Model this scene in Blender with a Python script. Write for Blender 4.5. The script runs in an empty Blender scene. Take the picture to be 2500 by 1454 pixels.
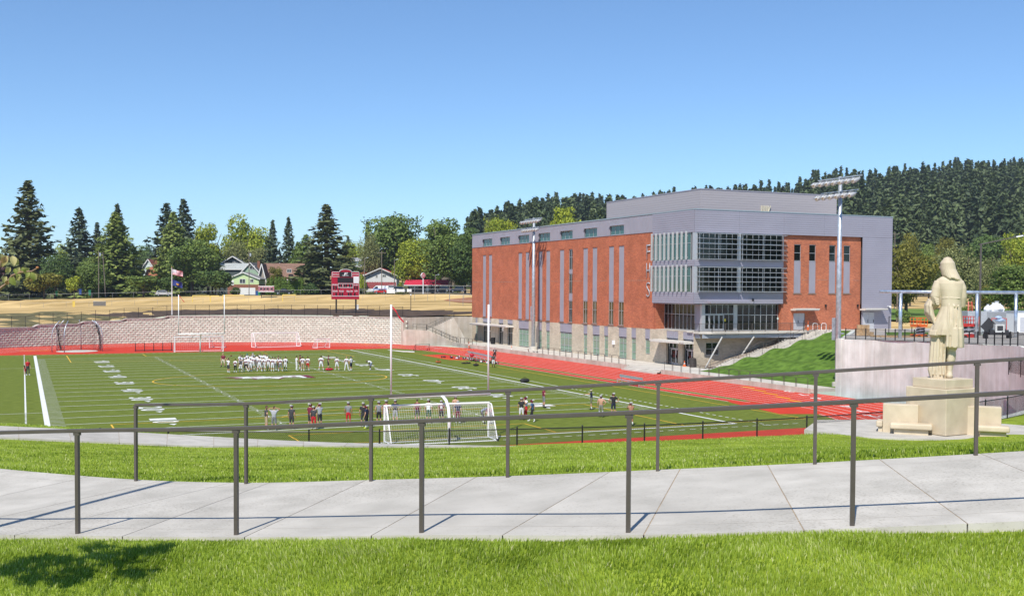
import bpy, bmesh, math, random
import numpy as np
from mathutils import Matrix, Vector

random.seed(7)
rng = np.random.default_rng(7)
R = math.radians
sc = bpy.context.scene
col = sc.collection

# ------------------------------------------------------------------ camera, sky, sun, exposure
YAW, PITCH, ROLL, EYE = 0.42137, 0.03037, 0.0052, 10.33
FPX, CY = 2666.42, 788.48
cam = bpy.data.cameras.new('camera')
cam.sensor_width = 36.0
cam.lens = 36.0 * FPX / 2500.0
cam.shift_y = (CY - 727.0) / 2500.0
cam.clip_start, cam.clip_end = 0.1, 6000.0
FW = Vector((math.sin(YAW) * math.cos(PITCH), math.cos(YAW) * math.cos(PITCH), -math.sin(PITCH)))
RT0 = Vector((math.cos(YAW), -math.sin(YAW), 0)); UP0 = RT0.cross(FW)
RT = RT0 * math.cos(ROLL) + UP0 * math.sin(ROLL); UP = UP0 * math.cos(ROLL) - RT0 * math.sin(ROLL)
camo = bpy.data.objects.new('camera', cam); col.objects.link(camo)
mw = Matrix.Identity(4)
for i in range(3):
    mw[i][0], mw[i][1], mw[i][2] = RT[i], UP[i], -FW[i]
mw[2][3] = EYE
camo.matrix_world = mw
sc.camera = camo

SUN_EL, SUN_DIR = R(51), R(43)          # shadows fall towards (+sin, +cos) of SUN_DIR
world = bpy.data.worlds.new('World'); sc.world = world; world.use_nodes = True
wn = world.node_tree.nodes; wl = world.node_tree.links
bg = wn['Background']
sky = wn.new('ShaderNodeTexSky'); sky.sky_type = 'NISHITA'; sky.sun_disc = False
sky.sun_elevation = SUN_EL; sky.sun_rotation = SUN_DIR + math.pi
sky.air_density, sky.dust_density, sky.ozone_density = 1.0, 0.1, 4.0
sky.altitude = 1500
tint = wn.new('ShaderNodeMix'); tint.data_type = 'RGBA'; tint.blend_type = 'MULTIPLY'; tint.inputs[0].default_value = 1; tint.inputs[7].default_value = (.74, .86, .94, 1)
wl.new(sky.outputs[0], tint.inputs[6]); wl.new(tint.outputs[2], bg.inputs[0]); bg.inputs[1].default_value = 0.15
sl = bpy.data.lights.new('sun', 'SUN'); sl.energy = 5.0; sl.angle = R(0.53); sl.color = (1.0, 0.955, 0.88)
so = bpy.data.objects.new('sun', sl); col.objects.link(so)
sd = Vector((math.sin(SUN_DIR) * math.cos(SUN_EL), math.cos(SUN_DIR) * math.cos(SUN_EL), -math.sin(SUN_EL)))
so.rotation_euler = sd.to_track_quat('-Z', 'Y').to_euler(); so.location = (-60, -60, 120)
vs = sc.view_settings
vs.view_transform = 'Standard'; vs.look = 'None'; vs.gamma = 1.0; vs.exposure = 0.15; vs.use_curve_mapping = False
sc.cycles.use_denoising = True
sc.cycles.max_bounces = 6; sc.cycles.transparent_max_bounces = 12
sc.cycles.diffuse_bounces = 3; sc.cycles.glossy_bounces = 3; sc.cycles.transmission_bounces = 4

# ------------------------------------------------------------------ placing: where a sight line meets a real plane
def ray(x, y):
    return FW + RT * ((x - 1250) / FPX) - UP * ((y - CY) / FPX)
def on(x, y, ax, val):
    v = ray(x, y); i = 'XYZ'.index(ax); c = (0, 0, EYE)
    return Vector((0, 0, EYE)) + v * ((val - c[i]) / v[i])
def at_depth(x, y, d):
    v = ray(x, y); f = v.x * math.sin(YAW) + v.y * math.cos(YAW)
    return Vector((0, 0, EYE)) + v * (d / f)
def rd(X, Y):       # lateral / forward distance from the camera's foot
    return X * math.cos(YAW) - Y * math.sin(YAW), X * math.sin(YAW) + Y * math.cos(YAW)
def xy(r, d):
    return r * math.cos(YAW) + d * math.sin(YAW), -r * math.sin(YAW) + d * math.cos(YAW)

# ------------------------------------------------------------------ materials
MATS = {}
def srgb(h):
    h = h.lstrip('#'); c = [int(h[i:i + 2], 16) / 255 for i in (0, 2, 4)]
    return tuple(x / 12.92 if x <= .04045 else ((x + .055) / 1.055) ** 2.4 for x in c)
def mat(name, c, rough=.7, var=.12, scale=4., metal=0., bump=0., c2=None, spec=.5, trans=None, stretch=None, detail=4., coords='Object'):
    """Principled surface whose colour wanders between two tints with noise of a given scale."""
    if name in MATS: return MATS[name]
    if isinstance(c, str): c = srgb(c)
    if isinstance(c2, str): c2 = srgb(c2)
    m = bpy.data.materials.new(name); m.use_nodes = True
    nt = m.node_tree; N, L = nt.nodes, nt.links
    b = N['Principled BSDF']; b.inputs['Roughness'].default_value = rough; b.inputs['Metallic'].default_value = metal
    b.inputs['Specular IOR Level'].default_value = spec
    if var > 0 or c2:
        tc = N.new('ShaderNodeTexCoord'); no = N.new('ShaderNodeTexNoise')
        no.inputs['Scale'].default_value = scale; no.inputs['Detail'].default_value = detail
        src = tc.outputs[coords]
        if stretch:
            mp = N.new('ShaderNodeMapping'); mp.inputs['Scale'].default_value = stretch
            L.new(src, mp.inputs[0]); src = mp.outputs[0]
        L.new(src, no.inputs['Vector'])
        rp = N.new('ShaderNodeValToRGB')
        a = tuple(x * (1 - var) for x in c); e = tuple(min(1, x * (1 + var)) for x in c) if not c2 else c2
        rp.color_ramp.elements[0].position = .32; rp.color_ramp.elements[1].position = .68
        rp.color_ramp.elements[0].color = (*a, 1); rp.color_ramp.elements[1].color = (*e, 1)
        L.new(no.outputs['Fac'], rp.inputs[0]); L.new(rp.outputs[0], b.inputs['Base Color'])
        if bump:
            bp = N.new('ShaderNodeBump'); bp.inputs['Strength'].default_value = bump; bp.inputs['Distance'].default_value = .02
            L.new(no.outputs['Fac'], bp.inputs['Height']); L.new(bp.outputs[0], b.inputs['Normal'])
    else:
        b.inputs['Base Color'].default_value = (*c, 1)
    if trans:
        tr = N.new('ShaderNodeBsdfTranslucent'); mx = N.new('ShaderNodeMixShader'); mx.inputs[0].default_value = trans
        if var > 0 or c2: L.new(rp.outputs[0], tr.inputs[0])
        else: tr.inputs[0].default_value = (*c, 1)
        L.new(b.outputs[0], mx.inputs[1]); L.new(tr.outputs[0], mx.inputs[2])
        L.new(mx.outputs[0], N['Material Output'].inputs[0])
    MATS[name] = m
    return m

def glass_mat(name, tint, rough=.03, refl=.9):
    if name in MATS: return MATS[name]
    m = bpy.data.materials.new(name); m.use_nodes = True; nt = m.node_tree; N, L = nt.nodes, nt.links
    b = N['Principled BSDF']; b.inputs['Base Color'].default_value = (*tint, 1); b.inputs['Roughness'].default_value = rough
    b.inputs['Specular IOR Level'].default_value = refl; b.inputs['IOR'].default_value = 1.55
    tc = N.new('ShaderNodeTexCoord'); no = N.new('ShaderNodeTexNoise'); no.inputs['Scale'].default_value = .7
    bp = N.new('ShaderNodeBump'); bp.inputs['Strength'].default_value = .05; bp.inputs['Distance'].default_value = .05
    L.new(tc.outputs['Object'], no.inputs['Vector']); L.new(no.outputs['Fac'], bp.inputs['Height']); L.new(bp.outputs[0], b.inputs['Normal'])
    MATS[name] = m
    return m

def brick_mat(name, c1, c2, mortar, bw, bh, axis, msize=.012, rough=.85, bump=.35, bias=0., blot=.25):
    """Courses of masonry on a wall that faces along one world axis."""
    if name in MATS: return MATS[name]
    m = bpy.data.materials.new(name); m.use_nodes = True; nt = m.node_tree; N, L = nt.nodes, nt.links
    b = N['Principled BSDF']; b.inputs['Roughness'].default_value = rough; b.inputs['Specular IOR Level'].default_value = .25
    tc = N.new('ShaderNodeTexCoord'); sp = N.new('ShaderNodeSeparateXYZ'); cb = N.new('ShaderNodeCombineXYZ')
    L.new(tc.outputs['Object'], sp.inputs[0])
    L.new(sp.outputs['Y' if axis == 'X' else 'X'], cb.inputs[0]); L.new(sp.outputs['Z'], cb.inputs[1])
    br = N.new('ShaderNodeTexBrick'); L.new(cb.outputs[0], br.inputs['Vector'])
    br.inputs['Scale'].default_value = 1; br.inputs['Brick Width'].default_value = bw; br.inputs['Row Height'].default_value = bh
    br.inputs['Mortar Size'].default_value = msize; br.inputs['Mortar Smooth'].default_value = .2; br.inputs['Bias'].default_value = bias
    br.inputs['Color1'].default_value = (*c1, 1); br.inputs['Color2'].default_value = (*c2, 1); br.inputs['Mortar'].default_value = (*mortar, 1)
    no = N.new('ShaderNodeTexNoise'); no.inputs['Scale'].default_value = .6; no.inputs['Detail'].default_value = 5
    L.new(tc.outputs['Object'], no.inputs['Vector'])
    mr = N.new('ShaderNodeMapRange'); mr.inputs[1].default_value = .3; mr.inputs[2].default_value = .7
    mr.inputs[3].default_value = 1 - blot; mr.inputs[4].default_value = 1 + blot
    L.new(no.outputs['Fac'], mr.inputs[0])
    mx = N.new('ShaderNodeMix'); mx.data_type = 'RGBA'; mx.blend_type = 'MULTIPLY'; mx.inputs[0].default_value = 1
    cc = N.new('ShaderNodeCombineColor')
    for k in range(3): L.new(mr.outputs[0], cc.inputs[k])
    L.new(br.outputs['Color'], mx.inputs[6]); L.new(cc.outputs[0], mx.inputs[7]); L.new(mx.outputs[2], b.inputs['Base Color'])
    bp = N.new('ShaderNodeBump'); bp.inputs['Strength'].default_value = bump; bp.inputs['Distance'].default_value = .01; bp.invert = True
    L.new(br.outputs['Fac'], bp.inputs['Height']); L.new(bp.outputs[0], b.inputs['Normal'])
    MATS[name] = m
    return m

# ------------------------------------------------------------------ mesh building
class MB:
    def __init__(s): s.v = []; s.f = []; s.m = []
    def poly(s, pts, mi=0):
        n = len(s.v); s.v += [tuple(p) for p in pts]; s.f.append(tuple(range(n, n + len(pts)))); s.m.append(mi); return s
    def box(s, x0, x1, y0, y1, z0, z1, mi=0):
        n = len(s.v)
        s.v += [(x0, y0, z0), (x1, y0, z0), (x1, y1, z0), (x0, y1, z0), (x0, y0, z1), (x1, y0, z1), (x1, y1, z1), (x0, y1, z1)]
        for q in ((0, 3, 2, 1), (4, 5, 6, 7), (0, 1, 5, 4), (1, 2, 6, 5), (2, 3, 7, 6), (3, 0, 4, 7)):
            s.f.append(tuple(n + i for i in q)); s.m.append(mi)
        return s
    def obox(s, c, dx, dy, dz, rz=0., mi=0, z_base=True):
        ca, sa = math.cos(rz), math.sin(rz); n = len(s.v); z0 = c[2] if z_base else c[2] - dz / 2
        for z in (z0, z0 + dz):
            for (a, b) in ((-1, -1), (1, -1), (1, 1), (-1, 1)):
                px, py = a * dx / 2, b * dy / 2
                s.v.append((c[0] + px * ca - py * sa, c[1] + px * sa + py * ca, z))
        for q in ((0, 3, 2, 1), (4, 5, 6, 7), (0, 1, 5, 4), (1, 2, 6, 5), (2, 3, 7, 6), (3, 0, 4, 7)):
            s.f.append(tuple(n + i for i in q)); s.m.append(mi)
        return s
    def beam(s, p, q, w, h, mi=0, up=(0, 0, 1)):
        p, q, up = Vector(p), Vector(q), Vector(up); d = (q - p).normalized()
        sx = d.cross(up)
        if sx.length < 1e-4: sx = d.cross(Vector((1, 0, 0)))
        sx.normalize(); uz = sx.cross(d).normalized(); n = len(s.v)
        for o in (p, q):
            for (a, b) in ((-1, -1), (1, -1), (1, 1), (-1, 1)):
                s.v.append(tuple(o + sx * (a * w / 2) + uz * (b * h / 2)))
        for f in ((0, 1, 2, 3), (7, 6, 5, 4), (0, 4, 5, 1), (1, 5, 6, 2), (2, 6, 7, 3), (3, 7, 4, 0)):
            s.f.append(tuple(n + i for i in f)); s.m.append(mi)
        return s
    def tube(s, pts, r, n=8, mi=0, caps=True):
        pts = [Vector(p) for p in pts]; rs = r if isinstance(r, (list, tuple)) else [r] * len(pts)
        base = len(s.v); prev = None
        for i, p in enumerate(pts):
            d = (pts[min(i + 1, len(pts) - 1)] - pts[max(i - 1, 0)])
            if d.length < 1e-9: d = Vector((0, 0, 1))
            d.normalize()
            if prev is None:
                a = d.cross(Vector((0, 0, 1)))
                if a.length < 1e-3: a = d.cross(Vector((1, 0, 0)))
            else: a = prev - d * prev.dot(d)
            a.normalize(); prev = a; b = d.cross(a)
            for k in range(n):
                t = 2 * math.pi * k / n
                s.v.append(tuple(p + (a * math.cos(t) + b * math.sin(t)) * rs[i]))
        for i in range(len(pts) - 1):
            for k in range(n):
                k2 = (k + 1) % n
                s.f.append((base + i * n + k, base + i * n + k2, base + (i + 1) * n + k2, base + (i + 1) * n + k)); s.m.append(mi)
        if caps:
            s.f.append(tuple(base + k for k in range(n))[::-1]); s.m.append(mi)
            s.f.append(tuple(base + (len(pts) - 1) * n + k for k in range(n))); s.m.append(mi)
        return s
    def rings(s, rings, mi=0, closed=True, caps=True):
        base = len(s.v); n = len(rings[0])
        for r in rings: s.v += [tuple(p) for p in r]
        for i in range(len(rings) - 1):
            for k in range(n if closed else n - 1):
                k2 = (k + 1) % n
                s.f.append((base + i * n + k, base + i * n + k2, base + (i + 1) * n + k2, base + (i + 1) * n + k)); s.m.append(mi)
        if caps:
            s.f.append(tuple(base + k for k in range(n))[::-1]); s.m.append(mi)
            s.f.append(tuple(base + (len(rings) - 1) * n + k for k in range(n))); s.m.append(mi)
        return s
    def lathe(s, prof, c=(0, 0, 0), n=12, mi=0):
        return s.rings([[(c[0] + r * math.cos(2 * math.pi * k / n), c[1] + r * math.sin(2 * math.pi * k / n), c[2] + z) for k in range(n)] for r, z in prof], mi)
    def prism(s, pts, ext, mi=0):
        """Flat outline pushed along a vector into a solid."""
        ext = Vector(ext); a = [Vector(p) for p in pts]; b = [p + ext for p in a]; n = len(s.v)
        s.v += [tuple(p) for p in a] + [tuple(p) for p in b]; k = len(a)
        s.f.append(tuple(range(n, n + k))[::-1]); s.m.append(mi)
        s.f.append(tuple(range(n + k, n + 2 * k))); s.m.append(mi)
        for i in range(k):
            j = (i + 1) % k
            s.f.append((n + i, n + j, n + k + j, n + k + i)); s.m.append(mi)
        return s
    def ellipsoid(s, c, r, n=10, m=7, mi=0):
        return s.rings([[(c[0] + r[0] * math.sin(t) * math.cos(2 * math.pi * k / n), c[1] + r[1] * math.sin(t) * math.sin(2 * math.pi * k / n), c[2] - r[2] * math.cos(t))
                         for k in range(n)] for t in [math.pi * (i + .02) / (m + .04) for i in range(m + 1)]], mi)
    def mesh(s, name, mats, smooth=False):
        me = bpy.data.meshes.new(name); me.from_pydata(s.v, [], s.f)
        mats = mats if isinstance(mats, (list, tuple)) else [mats]
        for m in mats: me.materials.append(m)
        if len(mats) > 1: me.polygons.foreach_set('material_index', s.m)
        if smooth: me.polygons.foreach_set('use_smooth', [True] * len(s.f))
        me.update()
        return me

def np_mesh(name, V, F, mats, mi=None, smooth=False, col_attr=None):
    me = bpy.data.meshes.new(name); k = F.shape[1]
    me.vertices.add(len(V)); me.vertices.foreach_set('co', np.ascontiguousarray(V, np.float32).ravel())
    me.loops.add(F.size); me.loops.foreach_set('vertex_index', np.ascontiguousarray(F, np.int32).ravel())
    me.polygons.add(len(F)); me.polygons.foreach_set('loop_start', np.arange(0, F.size, k, dtype=np.int32))
    me.polygons.foreach_set('loop_total', np.full(len(F), k, np.int32))
    for m in (mats if isinstance(mats, (list, tuple)) else [mats]): me.materials.append(m)
    if mi is not None: me.polygons.foreach_set('material_index', np.ascontiguousarray(mi, np.int32))
    if smooth: me.polygons.foreach_set('use_smooth', np.ones(len(F), bool))
    if col_attr is not None:
        a = me.attributes.new('tint', 'FLOAT', 'POINT'); a.data.foreach_set('value', np.ascontiguousarray(col_attr, np.float32))
    me.update(calc_edges=True)
    return me

# ------------------------------------------------------------------ objects
ROOTLOC = {}
def tag(o, label=None, cat=None, group=None, kind=None):
    if label: o['label'] = label
    if cat: o['category'] = cat
    if group: o['group'] = group
    if kind: o['kind'] = kind
    return o
def thing(name, label, cat, loc=(0, 0, 0), rz=0., group=None, scale=None):
    o = bpy.data.objects.new(name, None); o.empty_display_size = .2; col.objects.link(o)
    o.location = loc; o.rotation_euler = (0, 0, rz)
    if scale: o.scale = scale if isinstance(scale, (tuple, list)) else (scale,) * 3
    return tag(o, label, cat, group)
def obj(name, me, parent=None, world=False, label=None, cat=None, group=None, kind=None):
    o = bpy.data.objects.new(name, me); col.objects.link(o)
    if parent is not None:
        o.parent = parent
        if world and parent.type == 'EMPTY':
            o.matrix_parent_inverse = Matrix.LocRotScale(parent.location, parent.rotation_euler, parent.scale).inverted()
    return tag(o, label, cat, group, kind)
def part(mb, name, mats, parent, world=True, smooth=False, kind=None, label=None):
    return obj(name, mb.mesh(name, mats, smooth), parent, world, kind=kind, label=label)
def struct(mb, name, mats, smooth=False):
    return obj(name, mb.mesh(name, mats, smooth), kind='structure')
def copy_tree(o, parent=None):
    c = o.copy(); col.objects.link(c); c.parent = parent
    if parent is not None: c.matrix_parent_inverse = o.matrix_parent_inverse
    for ch in o.children: copy_tree(ch, c)
    return c
FONT = {}
def text_base(s, shear, bold):
    key = (s, shear, bold)
    if key in FONT: return FONT[key]
    cu = bpy.data.curves.new('lettering', 'FONT'); cu.body = s; cu.size = 1; cu.align_x = 'CENTER'; cu.resolution_u = 3; cu.offset = bold; cu.shear = shear
    o = bpy.data.objects.new('t', cu); col.objects.link(o)
    dg = bpy.context.evaluated_depsgraph_get(); dg.update()
    me = bpy.data.meshes.new_from_object(o.evaluated_get(dg)); bpy.data.objects.remove(o); bpy.data.curves.remove(cu); FONT[key] = me
    return me
def text_mesh(s, height, name='lettering', width=None, shear=0., extrude=0., bold=.0):
    """Lettering as a flat mesh in the XY plane, centred, cap height = height."""
    me = text_base(s, shear, bold).copy(); n = len(me.vertices); co = np.zeros(n * 3, np.float32); me.vertices.foreach_get('co', co); co = co.reshape(-1, 3)
    lo, hi = co.min(0), co.max(0)
    co[:, 0] -= (lo[0] + hi[0]) / 2; co[:, 1] -= (lo[1] + hi[1]) / 2
    k = height / (hi[1] - lo[1]); co[:, 1] *= k; co[:, 0] *= (width / (hi[0] - lo[0]) if width else k)
    me.vertices.foreach_set('co', co.ravel()); me.update(); me.name = name
    return me
def lettering(s, height, m, parent, loc, rot, width=None, name='lettering', shear=0., extrude=0., bold=0., world=True):
    me = text_mesh(s, height, name, width, shear, extrude, bold)
    if extrude:
        bm = bmesh.new(); bm.from_mesh(me)
        r = bmesh.ops.extrude_face_region(bm, geom=bm.faces[:])
        bmesh.ops.translate(bm, vec=(0, 0, extrude), verts=[e for e in r['geom'] if isinstance(e, bmesh.types.BMVert)])
        bmesh.ops.recalc_face_normals(bm, faces=bm.faces); bm.to_mesh(me); bm.free()
    me.materials.clear(); me.materials.append(m)
    me.transform(Matrix.Translation(Vector(loc)) @ Matrix(rot).to_4x4() if not isinstance(rot, Matrix) else Matrix.Translation(Vector(loc)) @ rot.to_4x4())
    return obj(name, me, parent, world)
def frame_rot(xdir, ydir):
    x = Vector(xdir).normalized(); y = Vector(ydir).normalized(); z = x.cross(y)
    return Matrix((x, y, z)).transposed()

# glyphs are cut while the scene is still empty
for t_, sh_, bo_ in [(c, 0., .02) for c in '12345678' + '0'] + [('FRANKLIN', .3, .015), ('QUAKERS', .3, .015), ('F', .2, .015)] + [(c, 0., .015) for c in ('FRANKLIN', 'GUEST', 'DOWN', 'TO GO', 'BALL ON', 'QTR')] + [(c, 0., -.017) for c in 'FHS'] + [('HOME  INNING  VISITOR', 0., 0.), ('BALL  STRIKE  OUT', 0., 0.), ('Dairy', 0., .03), ('Queen', 0., .03)] + \
        [(c, 0., .03) for c in ('6', '38', '64', '5', '21', '61', '41', '4', '55', '77', '9', '79', '42', '40', '3', '72', '50', '76', '35', '32', '8', 'O', '7')]: text_base(t_, sh_, bo_)
m_white = mat('white_paint', (.80, .80, .79), .4, var=.03, scale=2)
# ------------------------------------------------------------------ people
BONES = [('pelvis', 'spine'), ('spine', 'chest'), ('chest', 'neck'), ('neck', 'head'), ('chest', 'shL'), ('shL', 'elL'), ('elL', 'wrL'), ('wrL', 'haL'), ('chest', 'shR'), ('shR', 'elR'), ('elR', 'wrR'), ('wrR', 'haR'),
         ('pelvis', 'hipL'), ('hipL', 'knL'), ('knL', 'anL'), ('anL', 'toL'), ('pelvis', 'hipR'), ('hipR', 'knR'), ('knR', 'anR'), ('anR', 'toR')]
RADS = dict(pelvis=(.155, .12), spine=(.145, .11), chest=(.165, .12), neck=(.06, .06), head=(.05, .05), sh=(.078, .078), el=(.048, .048), wr=(.033, .03), ha=(.035, .022), hip=(.105, .105), kn=(.066, .068), an=(.046, .05), to=(.045, .035))
def pose(**kw):
    J = dict(pelvis=(0, 0, .96), spine=(0, .01, 1.14), chest=(0, .0, 1.34), neck=(0, 0, 1.50), head=(0, -.015, 1.60))
    for s, k in (('L', -1), ('R', 1)):
        J['sh' + s] = (k * .20, 0, 1.42); J['el' + s] = (k * .26, .03, 1.14); J['wr' + s] = (k * .27, -.06, .90); J['ha' + s] = (k * .26, -.08, .81)
        J['hip' + s] = (k * .10, 0, .90); J['kn' + s] = (k * .125, -.02, .50); J['an' + s] = (k * .14, .02, .085); J['to' + s] = (k * .165, -.15, .045)
    J.update(kw); return J
POSES = dict(
    stand=pose(), wide=pose(knL=(-.18, -.02, .5), anL=(-.25, .02, .085), toL=(-.29, -.14, .045), knR=(.17, -.02, .5), anR=(.23, .02, .085), toR=(.27, -.14, .045)),
    hips=pose(elL=(-.43, .08, 1.20), wrL=(-.24, -.02, 1.03), haL=(-.17, -.06, 1.0), elR=(.43, .08, 1.20), wrR=(.24, -.02, 1.03), haR=(.17, -.06, 1.0)),
    onehip=pose(elL=(-.43, .06, 1.20), wrL=(-.24, -.02, 1.03), haL=(-.17, -.06, 1.0)),
    crown=pose(elL=(-.44, -.02, 1.58), wrL=(-.20, .08, 1.66), haL=(-.10, .11, 1.67), elR=(.44, -.02, 1.58), wrR=(.20, .08, 1.66), haR=(.10, .11, 1.67)),
    throw=pose(elR=(.44, -.06, 1.50), wrR=(.40, -.20, 1.76), haR=(.36, -.22, 1.86)),
    hold=pose(elL=(-.28, .0, 1.16), wrL=(-.12, -.22, 1.16), haL=(-.05, -.26, 1.18), elR=(.28, .0, 1.16), wrR=(.12, -.22, 1.12), haR=(.05, -.26, 1.14)),
    face=pose(elL=(-.27, -.18, 1.24), wrL=(-.12, -.20, 1.50), haL=(-.06, -.18, 1.58), elR=(.27, -.18, 1.24), wrR=(.12, -.20, 1.50), haR=(.06, -.18, 1.58)),
    point=pose(elR=(.24, -.24, 1.36), wrR=(.20, -.50, 1.32), haR=(.19, -.60, 1.31)),
    walk=pose(knL=(-.11, -.16, .52), anL=(-.11, -.24, .10), toL=(-.12, -.42, .07), knR=(.11, .06, .48), anR=(.12, .26, .12), toR=(.13, .12, .045), elL=(-.25, .14, 1.16), wrL=(-.25, .10, .92), haL=(-.25, .08, .83), elR=(.25, -.06, 1.15), wrR=(.23, -.24, .98), haR=(.22, -.31, .93)),
    bent=pose(pelvis=(0, .16, .92), spine=(0, .06, 1.05), chest=(0, -.14, 1.14), neck=(0, -.32, 1.16), head=(0, -.42, 1.12), shL=(-.19, -.22, 1.14), shR=(.19, -.22, 1.14), elL=(-.23, -.20, .84), elR=(.23, -.20, .84), wrL=(-.16, -.12, .60), wrR=(.16, -.12, .60), haL=(-.14, -.14, .52), haR=(.14, -.14, .52), hipL=(-.1, .15, .88), hipR=(.1, .15, .88), knL=(-.14, -.02, .48), knR=(.14, -.02, .48)),
    sit=pose(pelvis=(0, 0, .13), spine=(0, .04, .32), chest=(0, .0, .52), neck=(0, -.04, .67), head=(0, -.07, .77), shL=(-.19, 0, .60), shR=(.19, 0, .60), elL=(-.25, -.08, .36), elR=(.25, -.08, .36), wrL=(-.16, -.30, .36), wrR=(.16, -.30, .36), haL=(-.1, -.38, .38), haR=(.1, -.38, .38), hipL=(-.1, -.03, .12), hipR=(.1, -.03, .12), knL=(-.16, -.40, .42), knR=(.16, -.40, .42), anL=(-.14, -.62, .09), anR=(.14, -.62, .09), toL=(-.14, -.8, .05), toR=(.14, -.8, .05)))
def body_mesh(name):
    J = POSES[name]; names = list(J); idx = {k: i for i, k in enumerate(names)}
    me = bpy.data.meshes.new('b'); me.from_pydata([J[k] for k in names], [(idx[a], idx[b]) for a, b in BONES], [])
    o = bpy.data.objects.new('b', me); col.objects.link(o)
    md = o.modifiers.new('k', 'SKIN'); md.use_smooth_shade = True
    for k in names:
        r = RADS[k] if k in RADS else RADS[k[:-1]]; me.skin_vertices[0].data[idx[k]].radius = r; me.skin_vertices[0].data[idx[k]].use_root = (k == 'pelvis')
    ms = o.modifiers.new('s', 'SUBSURF'); ms.levels = 1; ms.render_levels = 1
    dg = bpy.context.evaluated_depsgraph_get(); dg.update(); m = bpy.data.meshes.new_from_object(o.evaluated_get(dg)); bpy.data.objects.remove(o); bpy.data.meshes.remove(me)
    V = [tuple(v.co) for v in m.vertices]; F = [tuple(p.vertices) for p in m.polygons]; bpy.data.meshes.remove(m)
    def region(c):
        best = None
        for bi, (a, b) in enumerate(BONES):
            A, B = Vector(J[a]), Vector(J[b]); d = B - A; t = max(0, min(1, (c - A).dot(d) / d.length_squared)); q = (c - A - d * t).length
            ra = (RADS[a] if a in RADS else RADS[a[:-1]])[0]; rb = (RADS[b] if b in RADS else RADS[b[:-1]])[0]; q -= (ra * (1 - t) + rb * t) * .8
            if best is None or q < best[0]: best = (q, bi, t)
        _, bi, t = best; a, b = BONES[bi]
        if b in ('spine',): return 1 if t > .25 else 3
        if b == 'chest': return 1
        if b == 'neck': return 1 if t < .75 else 0
        if b == 'head': return 0
        if b.startswith('sh'): return 1
        if b.startswith('el'): return 2 if t < .62 else 8
        if b.startswith('wr'): return 8
        if b.startswith('ha'): return 0
        if b.startswith('hip'): return 3
        if b.startswith('kn'): return 3 if t < .93 else 4
        if b.startswith('an'): return 4 if t < .5 else 5
        return 6
    MI = [region(sum((Vector(V[i]) for i in f), Vector()) / len(f)) for f in F]
    mb = MB(); mb.v, mb.f, mb.m = V, F, MI
    # fingers and thumb rooted in each palm
    for s in 'LR':
        w, h = Vector(J['wr' + s]), Vector(J['ha' + s]); d = (h - w).normalized(); x = d.cross(Vector((0, 1, .3))).normalized()
        for i, l in enumerate((.062, .075, .07, .055)):
            b0 = h + x * (.026 - .017 * i); mb.tube([b0 - d * .02, b0 + d * l * .6, b0 + d * l + Vector((0, -.012, 0))], [.0095, .009, .006], 5, 0)
        b0 = w + d * .035 + x * .03; mb.tube([b0, b0 + x * .03 + d * .03, b0 + x * .032 + d * .06], [.011, .010, .007], 5, 0)
    # head: skull, jaw, nose, ears, hair cap
    n_, hd = Vector(J['neck']), Vector(J['head']); up = (hd - n_).normalized(); fw = Vector((0, -1, 0)) - up * Vector((0, -1, 0)).dot(up); fw.normalize(); rt = fw.cross(up)
    c = hd + up * .085
    def put(lx, ly, lz): return c + rt * lx + fw * ly + up * lz
    rg = []
    for i in range(9):
        t = math.pi * (i + .05) / 8.1; z = -.125 * math.cos(t); r = math.sin(t); jaw = 1 - .22 * max(0, -z / .125)
        rg.append([put(.078 * r * jaw * math.cos(a), .098 * r * (jaw if math.sin(a) > 0 else 1) * math.sin(a), z) for a in np.linspace(0, 2 * math.pi, 12, endpoint=False)])
    k0 = len(mb.f); mb.rings(rg, 0)
    for f in range(k0, len(mb.f)):
        q = sum((Vector(mb.v[i]) for i in mb.f[f]), Vector()) / len(mb.f[f]) - c; fz, ff = q.dot(up), q.dot(fw)
        if fz > .06 or (ff < -.01 and fz > -.05): mb.m[f] = 7
    mb.rings([[put(-.012, .09, .02), put(.012, .09, .02), put(0, .085, .03)], [put(-.016, .108, -.02), put(.016, .108, -.02), put(0, .115, -.012)]], 0)
    for s in (-1, 1):
        e = put(s * .079, 0, -.005); mb.ellipsoid(e, (.012, .02, .03), 6, 4, 0)
        e = put(s * .03, .088, .012); mb.ellipsoid(e, (.012, .006, .007), 6, 3, 7)
    e = put(0, .088, -.055); mb.ellipsoid(e, (.022, .006, .005), 6, 3, 2)
    m = mb.mesh('body', [m_white] * 9, True); J['_c'] = c; J['_up'] = up; J['_fw'] = fw; J['_rt'] = rt
    return m
BODY = {k: body_mesh(k) for k in POSES}
# ------------------------------------------------------------------ terrain
FX, FYN, FYF = 26.2, 83.1, 167.5        # field axis, centres of the two track bends
XL, XR, Y0, Y1 = 1.83, 50.6, 70.41, 180.14   # football field
def smooth(a, b, x):
    t = min(1, max(0, (x - a) / (b - a))); return t * t * (3 - 2 * t)
def circ_hit(phi, cx, cy, rad, far):
    sx, sy = math.sin(phi), math.cos(phi); b = sx * cx + sy * cy; c = cx * cx + cy * cy - rad * rad; D = b * b - c
    if D < 0: return None
    return b + math.sqrt(D) if far else b - math.sqrt(D)

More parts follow.
